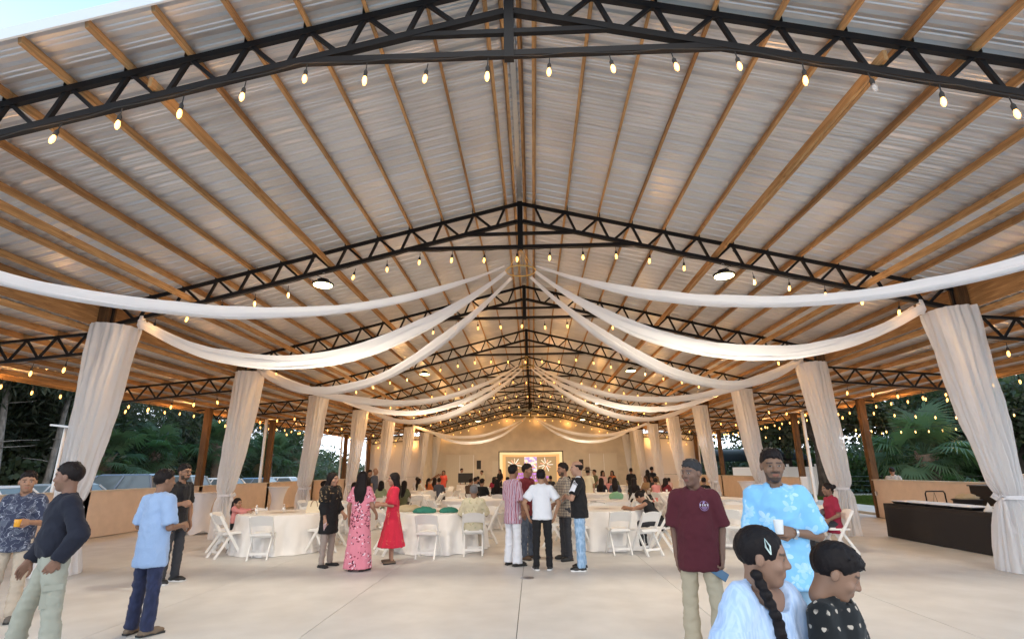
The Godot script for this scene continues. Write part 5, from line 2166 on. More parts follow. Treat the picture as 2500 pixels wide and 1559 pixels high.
	cloth("cream_cotton", Color(0.6, 0.53, 0.38))
	cloth("maroon", Color(0.075, 0.008, 0.016))
	cloth("maroon_red", Color(0.14, 0.012, 0.02))
	cloth("raspberry", Color(0.28, 0.015, 0.045))
	cloth("coral", Color(0.55, 0.07, 0.04))
	cloth("orange", Color(0.55, 0.16, 0.05))
	cloth("rose", Color(0.62, 0.25, 0.24))
	cloth("pale_pink", Color(0.66, 0.42, 0.38))
	cloth("olive", Color(0.12, 0.13, 0.07))
	cloth("pale_green", Color(0.33, 0.38, 0.22))
	cloth("tan_cloth", Color(0.35, 0.23, 0.12))
	cloth("brown_jacket", Color(0.06, 0.035, 0.022))
	cloth("grey_blue", Color(0.06, 0.07, 0.1))
	cloth("grey_cotton", Color(0.42, 0.41, 0.4))
	cloth("pale_blue", Color(0.32, 0.36, 0.42))
	mat("black_shoe", Color(0.012, 0.012, 0.013), 0.45)
	mat("brown_shoe", Color(0.09, 0.055, 0.035), 0.6)
	mat("tan_shoe", Color(0.17, 0.12, 0.08), 0.6)
	mat("grey_shoe", Color(0.11, 0.1, 0.09), 0.7)
	mat("glass_rim", Color(0.02, 0.02, 0.02), 0.3)
	mat("juice", Color(0.75, 0.35, 0.03), 0.2)

const ST := [[0.05, -1, 0.01], [-0.05, -1, 0.01]]

func spectacles(p: Node3D, at: Vector3, yaw: float) -> void:
	var o := tag(MeshInstance3D.new(), "thin dark spectacles on the face of %s" % p.get_meta("who", "a guest"), "glasses")
	var b := mb()
	for s in [-1.0, 1.0]:
		var ring := PackedVector3Array()
		var rr := PackedFloat32Array()
		for k in 13:
			var a := TAU * k / 12.0
			ring.append(Vector3(s * 0.032 + cos(a) * 0.022, sin(a) * 0.016, 0.096))
			rr.append(0.0022)
		b.tube(ring, rr, 4, false)
		b.bar(Vector3(s * 0.055, 0.004, 0.094), Vector3(s * 0.08, 0.004, 0.0), 0.003, 0.003)
	b.bar(Vector3(-0.01, 0.003, 0.098), Vector3(0.01, 0.003, 0.098), 0.003, 0.003)
	o.mesh = b.done()
	o.material_override = M.glass_rim
	o.name = numbered("spectacles")
	add_child(o)
	o.position = at
	o.rotation.y = yaw

func held(called: String, m: Mesh, material: Material, p: Node3D, hand: int, off: Vector3, label: String, category: String, turn := Vector3.ZERO) -> Node3D:
	# a held thing stays a thing of its own; it is set where the hand is
	var w: Array = p.get_meta("wrists")
	var o := MeshInstance3D.new()
	o.name = numbered(called)
	o.mesh = m
	o.material_override = material
	add_child(o)
	o.position = p.transform * (w[hand] + w[2 + hand] * 0.085 + off)
	o.rotation = turn + Vector3(0, p.rotation.y, 0)
	tag(o, label, category)
	return o

func people_near() -> void:
	var p: Node3D
	var b: MB
	# --- guests at the open end, parking-lot side
	p = person("person in navy scroll-print shirt and beige trousers holding orange juice", Vector3(-5.92, 0, -6.45), 0.42, {"h": 1.64, "shirt": "scroll_print", "sleeve": 0.95, "hem": -0.07, "ease": 0.024, "collar": 1, "pants": "beige", "cuff": 0.07, "shoes": "grey_shoe", "girth": 1.08, "belly": 0.02,
		"ua": [[0.28, -0.95, 0.05], [-0.2, -1, 0.0]], "fa": [[-0.35, 0.12, 0.95], [0.0, -1, 0.25]], "grip": [true, false], "dorsal": [[0.9, 0.3, 0.3], [-1, 0, 0]], "head_yaw": 0.35, "skin": Color(0.24, 0.13, 0.08), "beard": 0.15})
	b = mb()
	b.lathe(PackedVector2Array([Vector2(0.0, -0.05), Vector2(0.028, -0.05), Vector2(0.034, 0.03), Vector2(0.0, 0.03)]), 18)
	held("juice_glass", b.done(), M.juice, p, 0, Vector3(-0.03, 0.0, 0.0), "plastic cup of orange juice held by the person in scroll print", "cup")
	p = person("person in navy long-sleeved shirt and sage cargo trousers, hand in pocket", Vector3(-4.02, 0, -4.85), -0.72, {"h": 1.70, "wide": 1, "shirt": "navy", "sleeve": 1.93, "hem": 0.03, "ease": 0.03, "collar": 1, "belly": 0.035, "girth": 1.14, "pants": "sage_khaki", "cuff": 0.082, "shoes": "brown_shoe",
		"ua": [[0.42, -0.88, -0.3], [-0.3, -0.95, 0.1]], "fa": [[-0.32, -0.85, 0.45], [0.1, -0.85, 0.5]], "th": [[0.14, -0.98, -0.08], [-0.16, -0.95, 0.26]], "sh": [[0.05, -1, -0.12], [-0.18, -1, 0.05]], "head_yaw": -0.55, "skin": Color(0.16, 0.085, 0.055), "beard": 0.1})
	var cb := mb()
	cb.box(Vector3(0.178, 0.62, 0.0), Vector3(0.014, 0.17, 0.13), Basis(Vector3(0, 0, 1), 0.14))
	cb.box(Vector3(0.186, 0.69, 0.0), Vector3(0.016, 0.045, 0.138), Basis(Vector3(0, 0, 1), 0.14))
	part("cargo_pocket", cb.done(), M.sage_khaki, p)
	p = person("person in pale blue shirt and dark jeans standing with back turned", Vector3(-3.95, 0, -6.0), PI - 0.32, {"h": 1.64, "shirt": "chambray", "sleeve": 0.9, "hem": -0.13, "ease": 0.034, "collar": 1, "girth": 1.08, "pants": "denim_dark", "cuff": 0.066, "shoes": "tan_shoe", "wide": 1, "sleeve_width": 0.004,
		"ua": [[0.3, -0.95, 0.0], [-0.26, -0.96, 0.0]], "fa": [[-0.3, -0.1, 0.95], [0.35, 0.0, 0.95]], "head_yaw": -0.25, "skin": Color(0.17, 0.09, 0.055)})
	p = person("bearded person in dark checked shirt with glasses behind the pale blue shirt", Vector3(-5.45, 0, -8.65), 1.35, {"h": 1.74, "shirt": "dark_check", "sleeve": 0.9, "hem": -0.1, "ease": 0.022, "collar": 1, "pants": "charcoal", "shoes": "black_shoe", "sole": "white_paint",
		"ua": [[0.2, -1, 0.0], [-0.25, -0.9, 0.25]], "fa": [[0.0, -1, 0.2], [0.05, 0.15, 0.95]], "grip": [false, true], "beard": 0.85, "skin": Color(0.22, 0.115, 0.07)})
	p.set_meta("who", "the bearded guest")
	spectacles(p, p.transform * Vector3(0, 1.74 - 0.118 * 1.02 + 0.0, 0.022), p.rotation.y)
	# --- three women
	p = person("person in black tunic with gold embroidery and taupe trousers holding a phone", Vector3(-3.52, 0, -10.0), 1.25, {"h": 1.585, "female": true, "hair": "long", "shirt": "black_cotton", "shirt_name": "tunic", "sleeve": 1.6, "hem": -0.18, "ease": 0.045, "girth": 1.08, "pants": "taupe", "cuff": 0.045, "shoes": "black_shoe", "sandal": true,
		"ua": [[0.1, -1, 0.12], [-0.14, -1, 0.05]], "fa": [[0.0, -0.6, 0.7], [-0.02, -1, 0.22]], "grip": [true, true], "skin": Color(0.3, 0.165, 0.11)})
	clothe_yoke(p, 1.585)
	b = mb()
	b.box(Vector3.ZERO, Vector3(0.075, 0.15, 0.009))
	held("phone", b.done(), M.rose_phone, p, 1, Vector3(0, -0.02, 0), "pale pink phone held by the person in the black tunic", "phone", Vector3(0.3, 0, 0.5))
	p = person("person in long pink floral dress with waist-length black hair, back turned", Vector3(-2.83, 0, -9.6), PI - 0.1, {"h": 1.6, "female": true, "hair": "verylong", "shirt": "floral_pink", "shirt_name": "bodice", "sleeve": 0.7, "hem": 0.05, "ease": 0.02, "girth": 1.12, "skirt": "floral_pink", "skirt_hem": 0.045, "skirt_r": 0.235, "fold": 0.03, "shoes": "tan_shoe", "sleeve_width": 0.02,
		"ua": [[0.3, -0.97, 0.0], [-0.25, -0.95, 0.05]], "fa": [[0.05, -0.97, 0.3], [0.0, -0.55, 0.8]], "skin": Color(0.24, 0.13, 0.085)})
	p = person("person in coral leaf-print dress with long black hair holding a cup", Vector3(-2.46, 0, -10.35), -1.2, {"h": 1.57, "female": true, "hair": "long", "shirt": "coral_leaf", "shirt_name": "bodice", "sleeve": 0.95, "hem": 0.03, "ease": 0.03, "skirt": "coral_leaf", "skirt_hem": 0.28, "skirt_r": 0.29, "fold": 0.055, "shoes": "tan_shoe", "sandal": true, "sleeve_width": 0.025,
		"ua": [[0.15, -0.95, 0.2], [-0.15, -0.95, 0.2]], "fa": [[-0.25, 0.05, 0.95], [0.25, 0.1, 0.95]], "grip": [true, true], "skin": Color(0.3, 0.17, 0.115)})
	b = mb()
	b.lathe(PackedVector2Array([Vector2(0.0, -0.04), Vector2(0.026, -0.04), Vector2(0.034, 0.05), Vector2(0.03, 0.05), Vector2(0.0, 0.0)]), 16)
	held("paper_cup", b.done(), M.white_paint, p, 1, Vector3(0.02, 0.02, 0.0), "white paper cup held by the person in coral", "cup")
	# --- the five in the middle
	p = person("person in red and white striped shirt and white trousers", Vector3(-0.22, 0, -10.05), 2.3, {"h": 1.69, "shirt": "striped_cloth", "sleeve": 1.0, "hem": -0.12, "ease": 0.026, "collar": 1, "girth": 1.06, "pants": "white_cotton", "cuff": 0.085, "shoes": "black_shoe",
		"ua": [[0.2, -0.95, 0.15], [-0.25, -0.97, 0.0]], "fa": [[-0.4, 0.0, 0.9], [0.3, -0.4, 0.85]], "head_yaw": 0.25, "skin": Color(0.2, 0.105, 0.065)})
	p = person("person in maroon tee and grey jeans with glasses behind the striped shirt", Vector3(0.03, 0, -10.75), 1.0, {"h": 1.71, "shirt": "maroon_red", "sleeve": 0.7, "hem": -0.08, "ease": 0.022, "pants": "denim_mid", "shoes": "brown_shoe", "collar": 1,
		"ua": [[0.2, -0.95, 0.1], [-0.2, -1, 0.0]], "fa": [[-0.4, -0.3, 0.85], [0.0, -1, 0.25]], "head_yaw": 0.3, "skin": Color(0.2, 0.105, 0.065)})
	p.set_meta("who", "the guest in maroon tee")
	spectacles(p, p.transform * Vector3(0.02, 1.71 - 0.118, 0.022), p.rotation.y + 0.3)
	p = person("person in plain white tee and black trousers, hands on hips, back turned", Vector3(0.29, 0, -9.62), PI + 0.05, {"h": 1.60, "shirt": "white_cotton", "sleeve": 0.72, "hem": -0.035, "ease": 0.026, "girth": 1.06, "pants": "black_cotton", "cuff": 0.052, "shoes": "black_shoe", "sole": "white_paint", "wide": 1, "sleeve_width": 0.012,
		"ua": [[0.55, -0.84, -0.05], [-0.55, -0.84, -0.05]], "fa": [[-0.3, -0.9, 0.25], [0.3, -0.9, 0.25]], "skin": Color(0.26, 0.145, 0.09)})
	p = person("moustached person in beige checked shirt and dark jeans with a raised hand", Vector3(0.74, 0, -10.6), -1.25, {"h": 1.72, "shirt": "check_cloth", "sleeve": 1.75, "hem": -0.09, "ease": 0.026, "collar": 1, "girth": 1.05, "pants": "charcoal", "shoes": "black_shoe",
		"ua": [[0.15, -0.9, 0.3], [-0.25, -0.8, 0.6]], "fa": [[-0.2, -0.5, 0.8], [0.25, 0.85, 0.55]], "beard": 0.75, "skin": Color(0.2, 0.105, 0.065)})
	p = person("balding person in black tee with white shoulder panel and light jeans, arms folded", Vector3(0.93, 0, -9.6), -1.75, {"h": 1.74, "shirt": "black_cotton", "sleeve": 0.75, "hem": -0.06, "ease": 0.034, "girth": 1.08, "belly": 0.01, "pants": "denim_light", "cuff": 0.062, "shoes": "black_shoe", "sole": "white_paint", "hair": "bald",
		"ua": [[0.2, -0.85, 0.35], [-0.2, -0.85, 0.35]], "fa": [[-0.85, 0.12, 0.5], [0.85, 0.05, 0.5]], "skin": Color(0.33, 0.19, 0.13), "head_yaw": 0.2})
	shoulder_print(p)
	# --- the maroon polo, the pale blue shirt and the two children
	p = person("grey-haired person in maroon polo and khaki trousers carrying a phone", Vector3(1.66, 0, -5.3), -0.28, {"h": 1.675, "wide": 1, "shirt": "maroon", "sleeve": 0.92, "hem": -0.1, "ease": 0.036, "collar": 1, "girth": 1.1, "belly": 0.025, "pants": "khaki", "cuff": 0.078, "shoes": "brown_shoe", "sleeve_width": 0.01, "hair_color": Color(0.036, 0.037, 0.042),
		"ua": [[0.2, -0.98, 0.0], [-0.15, -0.98, -0.1]], "fa": [[-0.08, -0.95, 0.25], [0.0, -1, 0.1]], "grip": [true, false], "th": [[0.06, -0.98, 0.12], [-0.06, -0.99, -0.02]], "sh": [[0.02, -1, -0.1], [-0.03, -1, -0.08]], "head_yaw": -0.65, "skin": Color(0.13, 0.07, 0.048), "beard": 0.12})
	chest_print(p)
	b = mb()
	b.box(Vector3.ZERO, Vector3(0.075, 0.15, 0.009))
	held("phone", b.done(), M.phone_blue, p, 0, Vector3(-0.035, -0.03, 0.02), "phone with a blue screen carried by the person in maroon polo", "phone", Vector3(-0.5, 0.3, 0.9))
	p = person("tall person in pale blue tropical shirt and pale jeans holding a white cup", Vector3(2.04, 0, -4.4), -0.35, {"h": 1.735, "wide": 1, "shirt": "tropical_blue", "sleeve": 0.92, "hem": -0.1, "ease": 0.034, "collar": 1, "girth": 1.06, "pants": "denim_pale", "cuff": 0.075, "shoes": "brown_shoe", "sleeve_width": 0.008,
		"ua": [[0.28, -0.95, 0.06], [-0.14, -0.98, 0.0]], "fa": [[-0.74, 0.14, 0.66], [0.1, -0.6, 0.7]], "grip": [true, false], "dorsal": [[0.15, 0.3, 0.95], [-1, 0, 0]], "head_yaw": 0.12, "head_pitch": 0.05, "beard": 0.72, "skin": Color(0.15, 0.08, 0.05)})
	b = mb()
	b.lathe(PackedVector2Array([Vector2(0.0, -0.03), Vector2(0.026, -0.03), Vector2(0.034, 0.065), Vector2(0.03, 0.065), Vector2(0.0, 0.0)]), 18)
	held("paper_cup", b.done(), M.white_paint, p, 0, Vector3(-0.02, 0.015, 0.04), "white paper cup held by the person in the tropical shirt", "cup")
	var w: Array = p.get_meta("wrists")
	b = mb()
	b.lathe(PackedVector2Array([Vector2(0.033, -0.012), Vector2(0.036, 0.0), Vector2(0.033, 0.012)]), 20)
	b.box(Vector3(0, 0, 0.037), Vector3(0.034, 0.034, 0.01))
	var wt := part("wristwatch", b.done(), M.steel, p, w[0] - w[2] * 0.03)
	wt.basis = Basis(Vector3(0, 0, 1).cross(w[2]).normalized().cross(w[2]).normalized() * -1.0, w[2], Vector3(0, 0, 1).cross(w[2]).normalized()).orthonormalized()
	p = person("child with two dark braids in crinkled pale blue off-shoulder blouse", Vector3(1.09, 0, -2.42), 0.42, {"h": 1.36, "child": true, "female": false, "cell": 0.012, "hair": "braids", "shirt": "crinkle_blue", "shirt_name": "blouse", "sleeve": 0.85, "hem": -0.08, "ease": 0.03, "sleeve_width": 0.03, "scoop": 1.25, "pants": "denim_mid", "shoes": "grey_shoe", "girth": 0.92,
		"ua": [[0.35, -0.95, 0.0], [-0.35, -0.95, 0.0]], "fa": [[0.0, -0.9, 0.35], [0.0, -0.9, 0.35]], "head_yaw": 0.75, "head_pitch": 0.1, "head": 1.02, "skin": Color(0.21, 0.115, 0.075)})
	b = mb()
	b.tube(PackedVector3Array([Vector3(-0.03, 0, 0), Vector3(0.0, 0.008, 0.003), Vector3(0.03, 0, 0), Vector3(0.0, -0.008, 0.003), Vector3(-0.03, 0, 0)]), PackedFloat32Array([0.003, 0.004, 0.004, 0.004, 0.003]), 5)
	var hb := Basis(Vector3.UP, 0.75) * Basis(Vector3.RIGHT, 0.1)
	var clip := part("hair_clip", b.done(), M.clip_silver, p, Vector3(0, 1.254, 0.022) + hb * Vector3(-0.082, 0.045, 0.02))
	clip.basis = hb * Basis(Vector3.UP, PI / 2) * Basis(Vector3(0, 0, 1), 1.2)
	p = person("child with short black hair in black top with pale hearts, looking down", Vector3(1.37, 0, -2.42), 0.75, {"h": 1.29, "child": true, "cell": 0.012, "hair": "boy", "head": 0.95, "shirt": "heart_print", "sleeve": 0.7, "hem": -0.1, "ease": 0.018, "pants": "charcoal", "shoes": "grey_shoe", "girth": 0.9, "sleeve_width": 0.012,
		"ua": [[0.2, -0.97, 0.05], [-0.2, -0.97, 0.05]], "fa": [[0.0, -0.9, 0.35], [0.0, -0.9, 0.35]], "head_yaw": 0.45, "head_pitch": 0.42, "skin": Color(0.2, 0.11, 0.07)})
	# --- seated at the nearest tables
	person("grey-haired seated person in cream leaf-print shirt, back turned", Vector3(-1.06, 0, -11.3), PI + 0.1, {"h": 1.66, "seated": true, "hair_color": Color(0.16, 0.16, 0.17), "shirt": "cream_leaf", "sleeve": 0.95, "hem": -0.05, "ease": 0.05, "collar": 1, "girth": 1.05, "pants": "beige", "shoes": "brown_shoe", "pelvis": 0.53,
		"ua": [[0.3, -0.85, 0.35], [-0.35, -0.85, 0.3]], "fa": [[-0.3, 0.1, 0.9], [0.3, 0.25, 0.9]], "head_pitch": 0.1, "skin": Color(0.17, 0.095, 0.06)})
	person("seated person in black tank top leaning on the table over a phone", Vector3(2.75, 0, -11.7), -2.05, {"h": 1.62, "female": true, "seated": true, "hair": "bun", "shirt": "black_cotton", "sleeve": 0.0, "hem": -0.08, "ease": 0.012, "girth": 1.05, "pants": "charcoal", "shoes": "black_shoe", "lean": [0.0, 0.8, 0.6], "pelvis": 0.53,
		"ua": [[0.15, -0.35, 0.9], [-0.15, -0.4, 0.85]], "fa": [[-0.45, 0.05, 0.75], [0.45, 0.1, 0.75]], "head_pitch": 0.55, "skin": Color(0.27, 0.15, 0.095)})
	person("little child in pink top and black sequin trousers reaching over the table", Vector3(-6.2, 0, -11.75), 1.7, {"h": 1.08, "child": true, "hair": "tail", "shirt": "rose", "sleeve": 1.7, "hem": 0.0, "ease": 0.014, "pants": "sequin_black", "cuff": 0.07, "shoes": "black_shoe", "girth": 0.9, "wide": 1,
		"ua": [[0.1, -0.3, 0.95], [-0.1, -0.35, 0.95]], "fa": [[0.0, 0.1, 1.0], [0.0, 0.05, 1.0]], "head_yaw": -0.5, "skin": Color(0.25, 0.14, 0.09)})
	person("seated person in raspberry tee with hair tied back beside the lawn-side curtain", Vector3(6.02, 0, -11.3), -1.6, {"h": 1.62, "female": true, "seated": true, "hair": "bun", "shirt": "raspberry", "sleeve": 0.8, "hem": -0.1, "ease": 0.024, "girth": 1.12, "pants": "charcoal", "shoes": "black_shoe", "pelvis": 0.53, "cell": 0.017,
		"fa": [[0.0, -0.4, 0.9], [0.0, -0.4, 0.9]], "skin": Color(0.16, 0.09, 0.06)})
	person("person in grey tee seated outside against the lawn-side half wall", Vector3(12.2, 0.22, -19.0), 2.6, {"h": 1.7, "seated": true, "shirt": "grey_cotton", "sleeve": 0.7, "hem": -0.1, "ease": 0.024, "girth": 1.15, "pants": "charcoal", "shoes": "black_shoe", "cell": 0.02, "head_pitch": 0.2})
	person("dark-haired person in tan shirt behind the near lawn-side curtain", Vector3(9.75, 0, -10.9), 2.2, {"h": 1.66, "female": true, "hair": "bob", "shirt": "tan_cloth", "sleeve": 0.8, "hem": -0.1, "pants": "charcoal", "shoes": "black_shoe", "cell": 0.017, "skin": Color(0.22, 0.12, 0.075)})

func clothe_yoke(p: Node3D, h: float) -> void:
	# embroidered yoke and upper sleeves over the tunic
	var g := Field.new(Vector3(-0.35, h * 0.66, -0.25), Vector3(0.35, h * 0.84, 0.3), 0.014)
	var neck := Vector3(0, h * 0.82, 0)
	var sh := h * 0.094
	g.cap(Vector3(0, h * 0.70, 0.01), Vector3(0, h * 0.755, 0.01), 0.165, 0.175, 0.04, Vector3(0, 0, 1), 0.72, 1)
	g.cap(Vector3(-sh, h * 0.80, -0.01), Vector3(sh, h * 0.80, -0.01), 0.085, 0.085, 0.05)
	for s in [-1.0, 1.0]:
		g.cap(Vector3(s * sh, h * 0.80, -0.01), Vector3(s * (sh + 0.03), h * 0.68, 0.01), 0.098, 0.102, 0.03, Vector3.ZERO, 1.0, 2)
	g.cap(neck + Vector3(0, -0.02, 0.02), neck + Vector3(0, 0.1, 0.05), 0.06, 0.08, 0.01, Vector3.ZERO, 1.0, 0, true)
	var s := Hull.new()
	g.emit(s, Color.WHITE)
	part("embroidered_yoke", s.mesh(0.005, Vector3(9, 9, 9), 4, false), M.paisley, p)

func lettering(text: String, size: float, depth: float) -> TextMesh:
	var t := TextMesh.new()
	var f := SystemFont.new()
	f.font_names = PackedStringArray(["Droid Sans"])
	f.font_weight = 700
	t.font = f
	t.text = text
	t.font_size = 32
	t.pixel_size = size / 32.0
	t.depth = depth
	return t

func shoulder_print(p: Node3D) -> void:
	# white panel over the shoulder seam of the tee, with dark lettering
	var w: Array = p.get_meta("wrists")
	for s in [-1.0, 1.0]:
		var b := mb()
		var pts := []
		var h := 1.74
		var n := Vector3(s * 0.07, h * 0.852, -0.012)
		var m := Vector3(s * 0.185, h * 0.842, -0.012)
		var e := Vector3(s * 0.295, h * 0.715, 0.085)
		for r in 9:
			var t := r / 8.0
			var c := n.lerp(m, t) if false else (n * (1 - t) * (1 - t) + m * 2 * t * (1 - t) + e * t * t)
			for k in 5:
				var u := (k - 2) / 2.0
				pts.append(c + Vector3(s * 0.028, 0.012, 0) + Vector3(-s * 0.004 * u * u, -0.02 * u * u, u * 0.045))
		b.sheet(pts, 5, s > 0)
		var o := part("shoulder_panel", b.done(), M.white_cotton, p)
		var t := part("lettering", lettering("AMERICA", 0.05, 0.002), M.navy, o, Vector3(s * 0.275, h * 0.80, 0.05))
		t.rotation = Vector3(0, s * PI / 2, -s * 0.6)

func chest_print(p: Node3D) -> void:
	var o := Node3D.new()
	o.name = "chest_emblem"
	p.add_child(o)
	o.position = Vector3(0.083, 1.272, 0.155)
	o.rotation = Vector3(-0.12, 0.42, 0)
	var b := mb()
	var ring := PackedVector3Array()
	var rr := PackedFloat32Array()
	for k in 25:
		var a := TAU * k / 24.0
		ring.append(Vector3(cos(a) * 0.042, sin(a) * 0.042, 0))
		rr.append(0.0016)
	b.tube(ring, rr, 4, false)
	part("ring", b.done(), M.lilac_print, o)
	part("letters", lettering("F S K V", 0.026, 0.002), M.pale_print, o, Vector3(0, 0.006, 0.002))
	b = mb()
	for k in 3:
		b.box(Vector3(0, -0.012 - k * 0.01, 0.001), Vector3(0.06 - k * 0.014, 0.004, 0.002))
	b.box(Vector3(0, 0.028, 0.001), Vector3(0.022, 0.014, 0.002), Basis(Vector3(0, 0, 1), 0.78))
	part("print_lines", b.done(), M.lilac_print, o)

func people_far() -> void:
	# [label, x, depth, yaw, height, seated, clothes, hair, more]
	var L := [
		["seated person in navy tee behind the black tunic", -6.2, 16.6, 2.2, 1.74, true, "navy", "short", {}],
		["seated person with black bob behind the women standing together", -5.35, 16.9, 2.6, 1.6, true, "black_cotton", "bob", {"female": true}],
		["bald standing person in dark grey-blue shirt and khaki trousers", -6.15, 21.8, 1.4, 1.72, false, "grey_blue", "none", {"pants": "khaki", "girth": 1.15}],
		["person with dark hair standing just behind the bald guest", -6.5, 22.2, 1.2, 1.66, false, "charcoal", "short", {}],
		["seated person in pale green top turned away by the bald guest", -5.1, 19.0, 3.0, 1.6, true, "pale_green", "bob", {"female": true}],
		["seated person with long black hair in olive top", -4.3, 19.0, 2.8, 1.6, true, "olive", "long", {"female": true}],
		["seated person with long wavy hair in a cream top", -5.1, 25.2, 2.2, 1.6, true, "cream_cotton", "long", {"female": true}],
		["seated person in orange top with hair tied back", -4.7, 25.5, 2.6, 1.58, true, "orange", "tail", {"female": true}],
		["seated person hunched in a dark brown jacket", -2.35, 21.2, 2.5, 1.72, true, "brown_jacket", "short", {"lean": [0, 1, 0.2]}],
		["seated person in pale blue shirt beside the brown jacket", -2.2, 22.4, 2.6, 1.72, true, "pale_blue", "short", {}],
		["seated person in dark speckled shirt, back turned", -1.65, 19.4, 2.9, 1.7, true, "sequin_black", "short", {}],
		["seated person with black hair in plain black beside the speckled shirt", -1.12, 19.4, 3.1, 1.62, true, "black_cotton", "long", {"female": true}],
		["seated person in brown top with a low ponytail", -0.3, 19.5, 3.2, 1.6, true, "tan_cloth", "tail", {"female": true}],
		["seated person in pale pink with bowed head", -0.25, 24.0, 2.9, 1.6, true, "pale_pink", "none", {"lean": [0, 1, 0.35]}],
		["standing person in coral dress near the far curtain", -4.75, 30.0, 0.1, 1.62, false, "coral", "long", {"female": true, "skirt": "coral"}],
		["standing person in white shirt beside the monitor", -4.45, 35.2, 1.2, 1.73, false, "white_cotton", "short", {"pants": "beige"}],
		["standing person in cream outfit below the loudspeaker", -2.95, 33.2, -0.6, 1.6, false, "cream_cotton", "bun", {"female": true, "skirt": "cream_cotton"}],
		["small seated person in black beside the screen", -2.25, 35.2, 0.2, 1.4, true, "black_cotton", "short", {}],
		["standing person in long black dress at the edge of the screen", -1.97, 35.0, -0.5, 1.66, false, "black_cotton", "long", {"female": true, "skirt": "black_cotton"}],
		["person in dark wide-brimmed hat and cream shirt, back turned", 2.18, 20.6, 2.9, 1.62, false, "cream_cotton", "short", {"hat": true, "pants": "charcoal", "girth": 1.1}],
		["standing person in olive shirt facing the table", 3.05, 26.2, -1.2, 1.58, false, "olive", "short", {"pants": "charcoal"}],
		["standing person with dark hair holding a lit phone", 3.3, 25.2, 0.4, 1.54, false, "pale_pink", "bob", {"female": true, "pants": "charcoal"}],
		["standing person in orange shawl by the barn door", 3.98, 27.0, -0.4, 1.53, false, "orange", "long", {"female": true, "skirt": "orange"}],
		["broad standing person in black polo, back turned", 4.72, 26.0, 2.9, 1.63, false, "black_cotton", "short", {"pants": "charcoal", "girth": 1.15}],
		["seated person with very long black hair in navy", 2.75, 21.3, 2.6, 1.6, true, "navy", "long", {"female": true}],
		["seated person in black looking across the table", 2.25, 22.0, 2.2, 1.6, true, "black_cotton", "bob", {"female": true}],
		["seated person facing the hall with pink scarf", 3.35, 23.2, 0.2, 1.62, true, "rose", "long", {"female": true}],
		["seated person with long hair in dark blue, back turned", 3.2, 20.9, 3.0, 1.62, true, "grey_blue", "verylong", {"female": true}],
		["seated person with long straight hair in front of the black polo", 3.85, 20.6, 3.1, 1.6, true, "black_cotton", "verylong", {"female": true}],
		["seated person with brown wavy hair in tan top", 5.1, 24.6, -1.0, 1.6, true, "tan_cloth", "long", {"female": true, "hair_color": Color(0.05, 0.025, 0.015)}],
		["seated person beside the tan top, dark hair", 5.5, 25.2, -0.6, 1.6, true, "charcoal", "bob", {"female": true}],
		["seated person with fair hair in pale top", 5.35, 23.6, -1.4, 1.6, true, "cream_cotton", "long", {"female": true, "hair_color": Color(0.2, 0.13, 0.07)}],
		["standing person in black dress beside the person in navy", 5.45, 25.8, 2.6, 1.55, false, "black_cotton", "long", {"female": true, "skirt": "black_cotton"}],
		["standing person in navy shirt behind the black dress", 5.75, 26.3, 2.4, 1.68, false, "navy", "short", {"pants": "charcoal"}],
		["seated person in pink sleeveless top, back turned", 4.65, 20.6, 3.0, 1.58, true, "rose", "bun", {"female": true, "sleeve": 0.0}],
		["seated person in maroon dress leaning to the table", 5.15, 21.2, 2.4, 1.58, true, "maroon_red", "long", {"female": true, "lean": [0.1, 1, 0.2]}],
		["small child in pale pink held up by the wall", 6.1, 24.6, 2.6, 1.2, false, "pale_pink", "short", {"child": true, "pants": "rose"}],
		["seated person with short black hair beside the beige jacket", 5.5, 19.2, 3.0, 1.6, true, "charcoal", "bob", {"female": true}],
		["seated person in white shirt at the far parking-side table", -5.6, 27.2, 2.8, 1.66, true, "white_cotton", "short", {}],
		["seated person in rose top at the far parking-side table", -4.7, 27.1, 3.0, 1.6, true, "rose", "long", {"female": true}],
		["seated person in navy facing the screen, back turned", -2.6, 27.4, 3.0, 1.68, true, "navy", "short", {}],
		["seated person in raspberry facing the screen", -1.8, 27.4, 3.2, 1.6, true, "raspberry", "bob", {"female": true}],
		["seated person in tan jacket in front of the monitor", -0.95, 23.6, 3.0, 1.68, true, "tan_cloth", "short", {}],
		["seated person in charcoal just before the projection screen", 1.0, 27.4, 3.1, 1.68, true, "charcoal", "short", {}],
		["seated person in pale green just before the projection screen", 1.9, 27.5, 3.2, 1.6, true, "pale_green", "long", {"female": true}],
		["seated person in olive by the barn doors", 4.2, 27.9, 3.0, 1.66, true, "olive", "short", {}],
		["seated person in cream by the barn doors", 5.0, 27.9, 3.2, 1.6, true, "cream_cotton", "bun", {"female": true}],
		["seated person in grey-blue at the coral guest's table", -3.8, 23.1, 3.0, 1.66, true, "grey_blue", "short", {}],
		["seated person half hidden by the far lawn-side curtain", 6.1, 19.6, 2.7, 1.6, true, "black_cotton", "short", {}],
	]
	for q in L:
		var o := {"h": q[4], "cell": 0.03, "seated": q[5], "shirt": q[6], "hair": q[7], "sleeve": 0.8, "hem": -0.08, "ease": 0.022, "skin": Color(0.22, 0.12, 0.075)}
		o.merge(q[8], true)
		if q[5]:
			o.merge({"pants": "charcoal", "shoes": "black_shoe", "pelvis": 0.53, "ua": [[0.25, -0.85, 0.4], [-0.25, -0.85, 0.4]], "fa": [[-0.3, 0.1, 0.9], [0.3, 0.1, 0.9]]})
		else:
			o.merge({"shoes": "black_shoe", "fa": [[-0.1, -0.5, 0.8], [0.05, -1, 0.25]]})
			if o.has("skirt"):
				o.merge({"skirt_hem": 0.12, "skirt_r": 0.22})
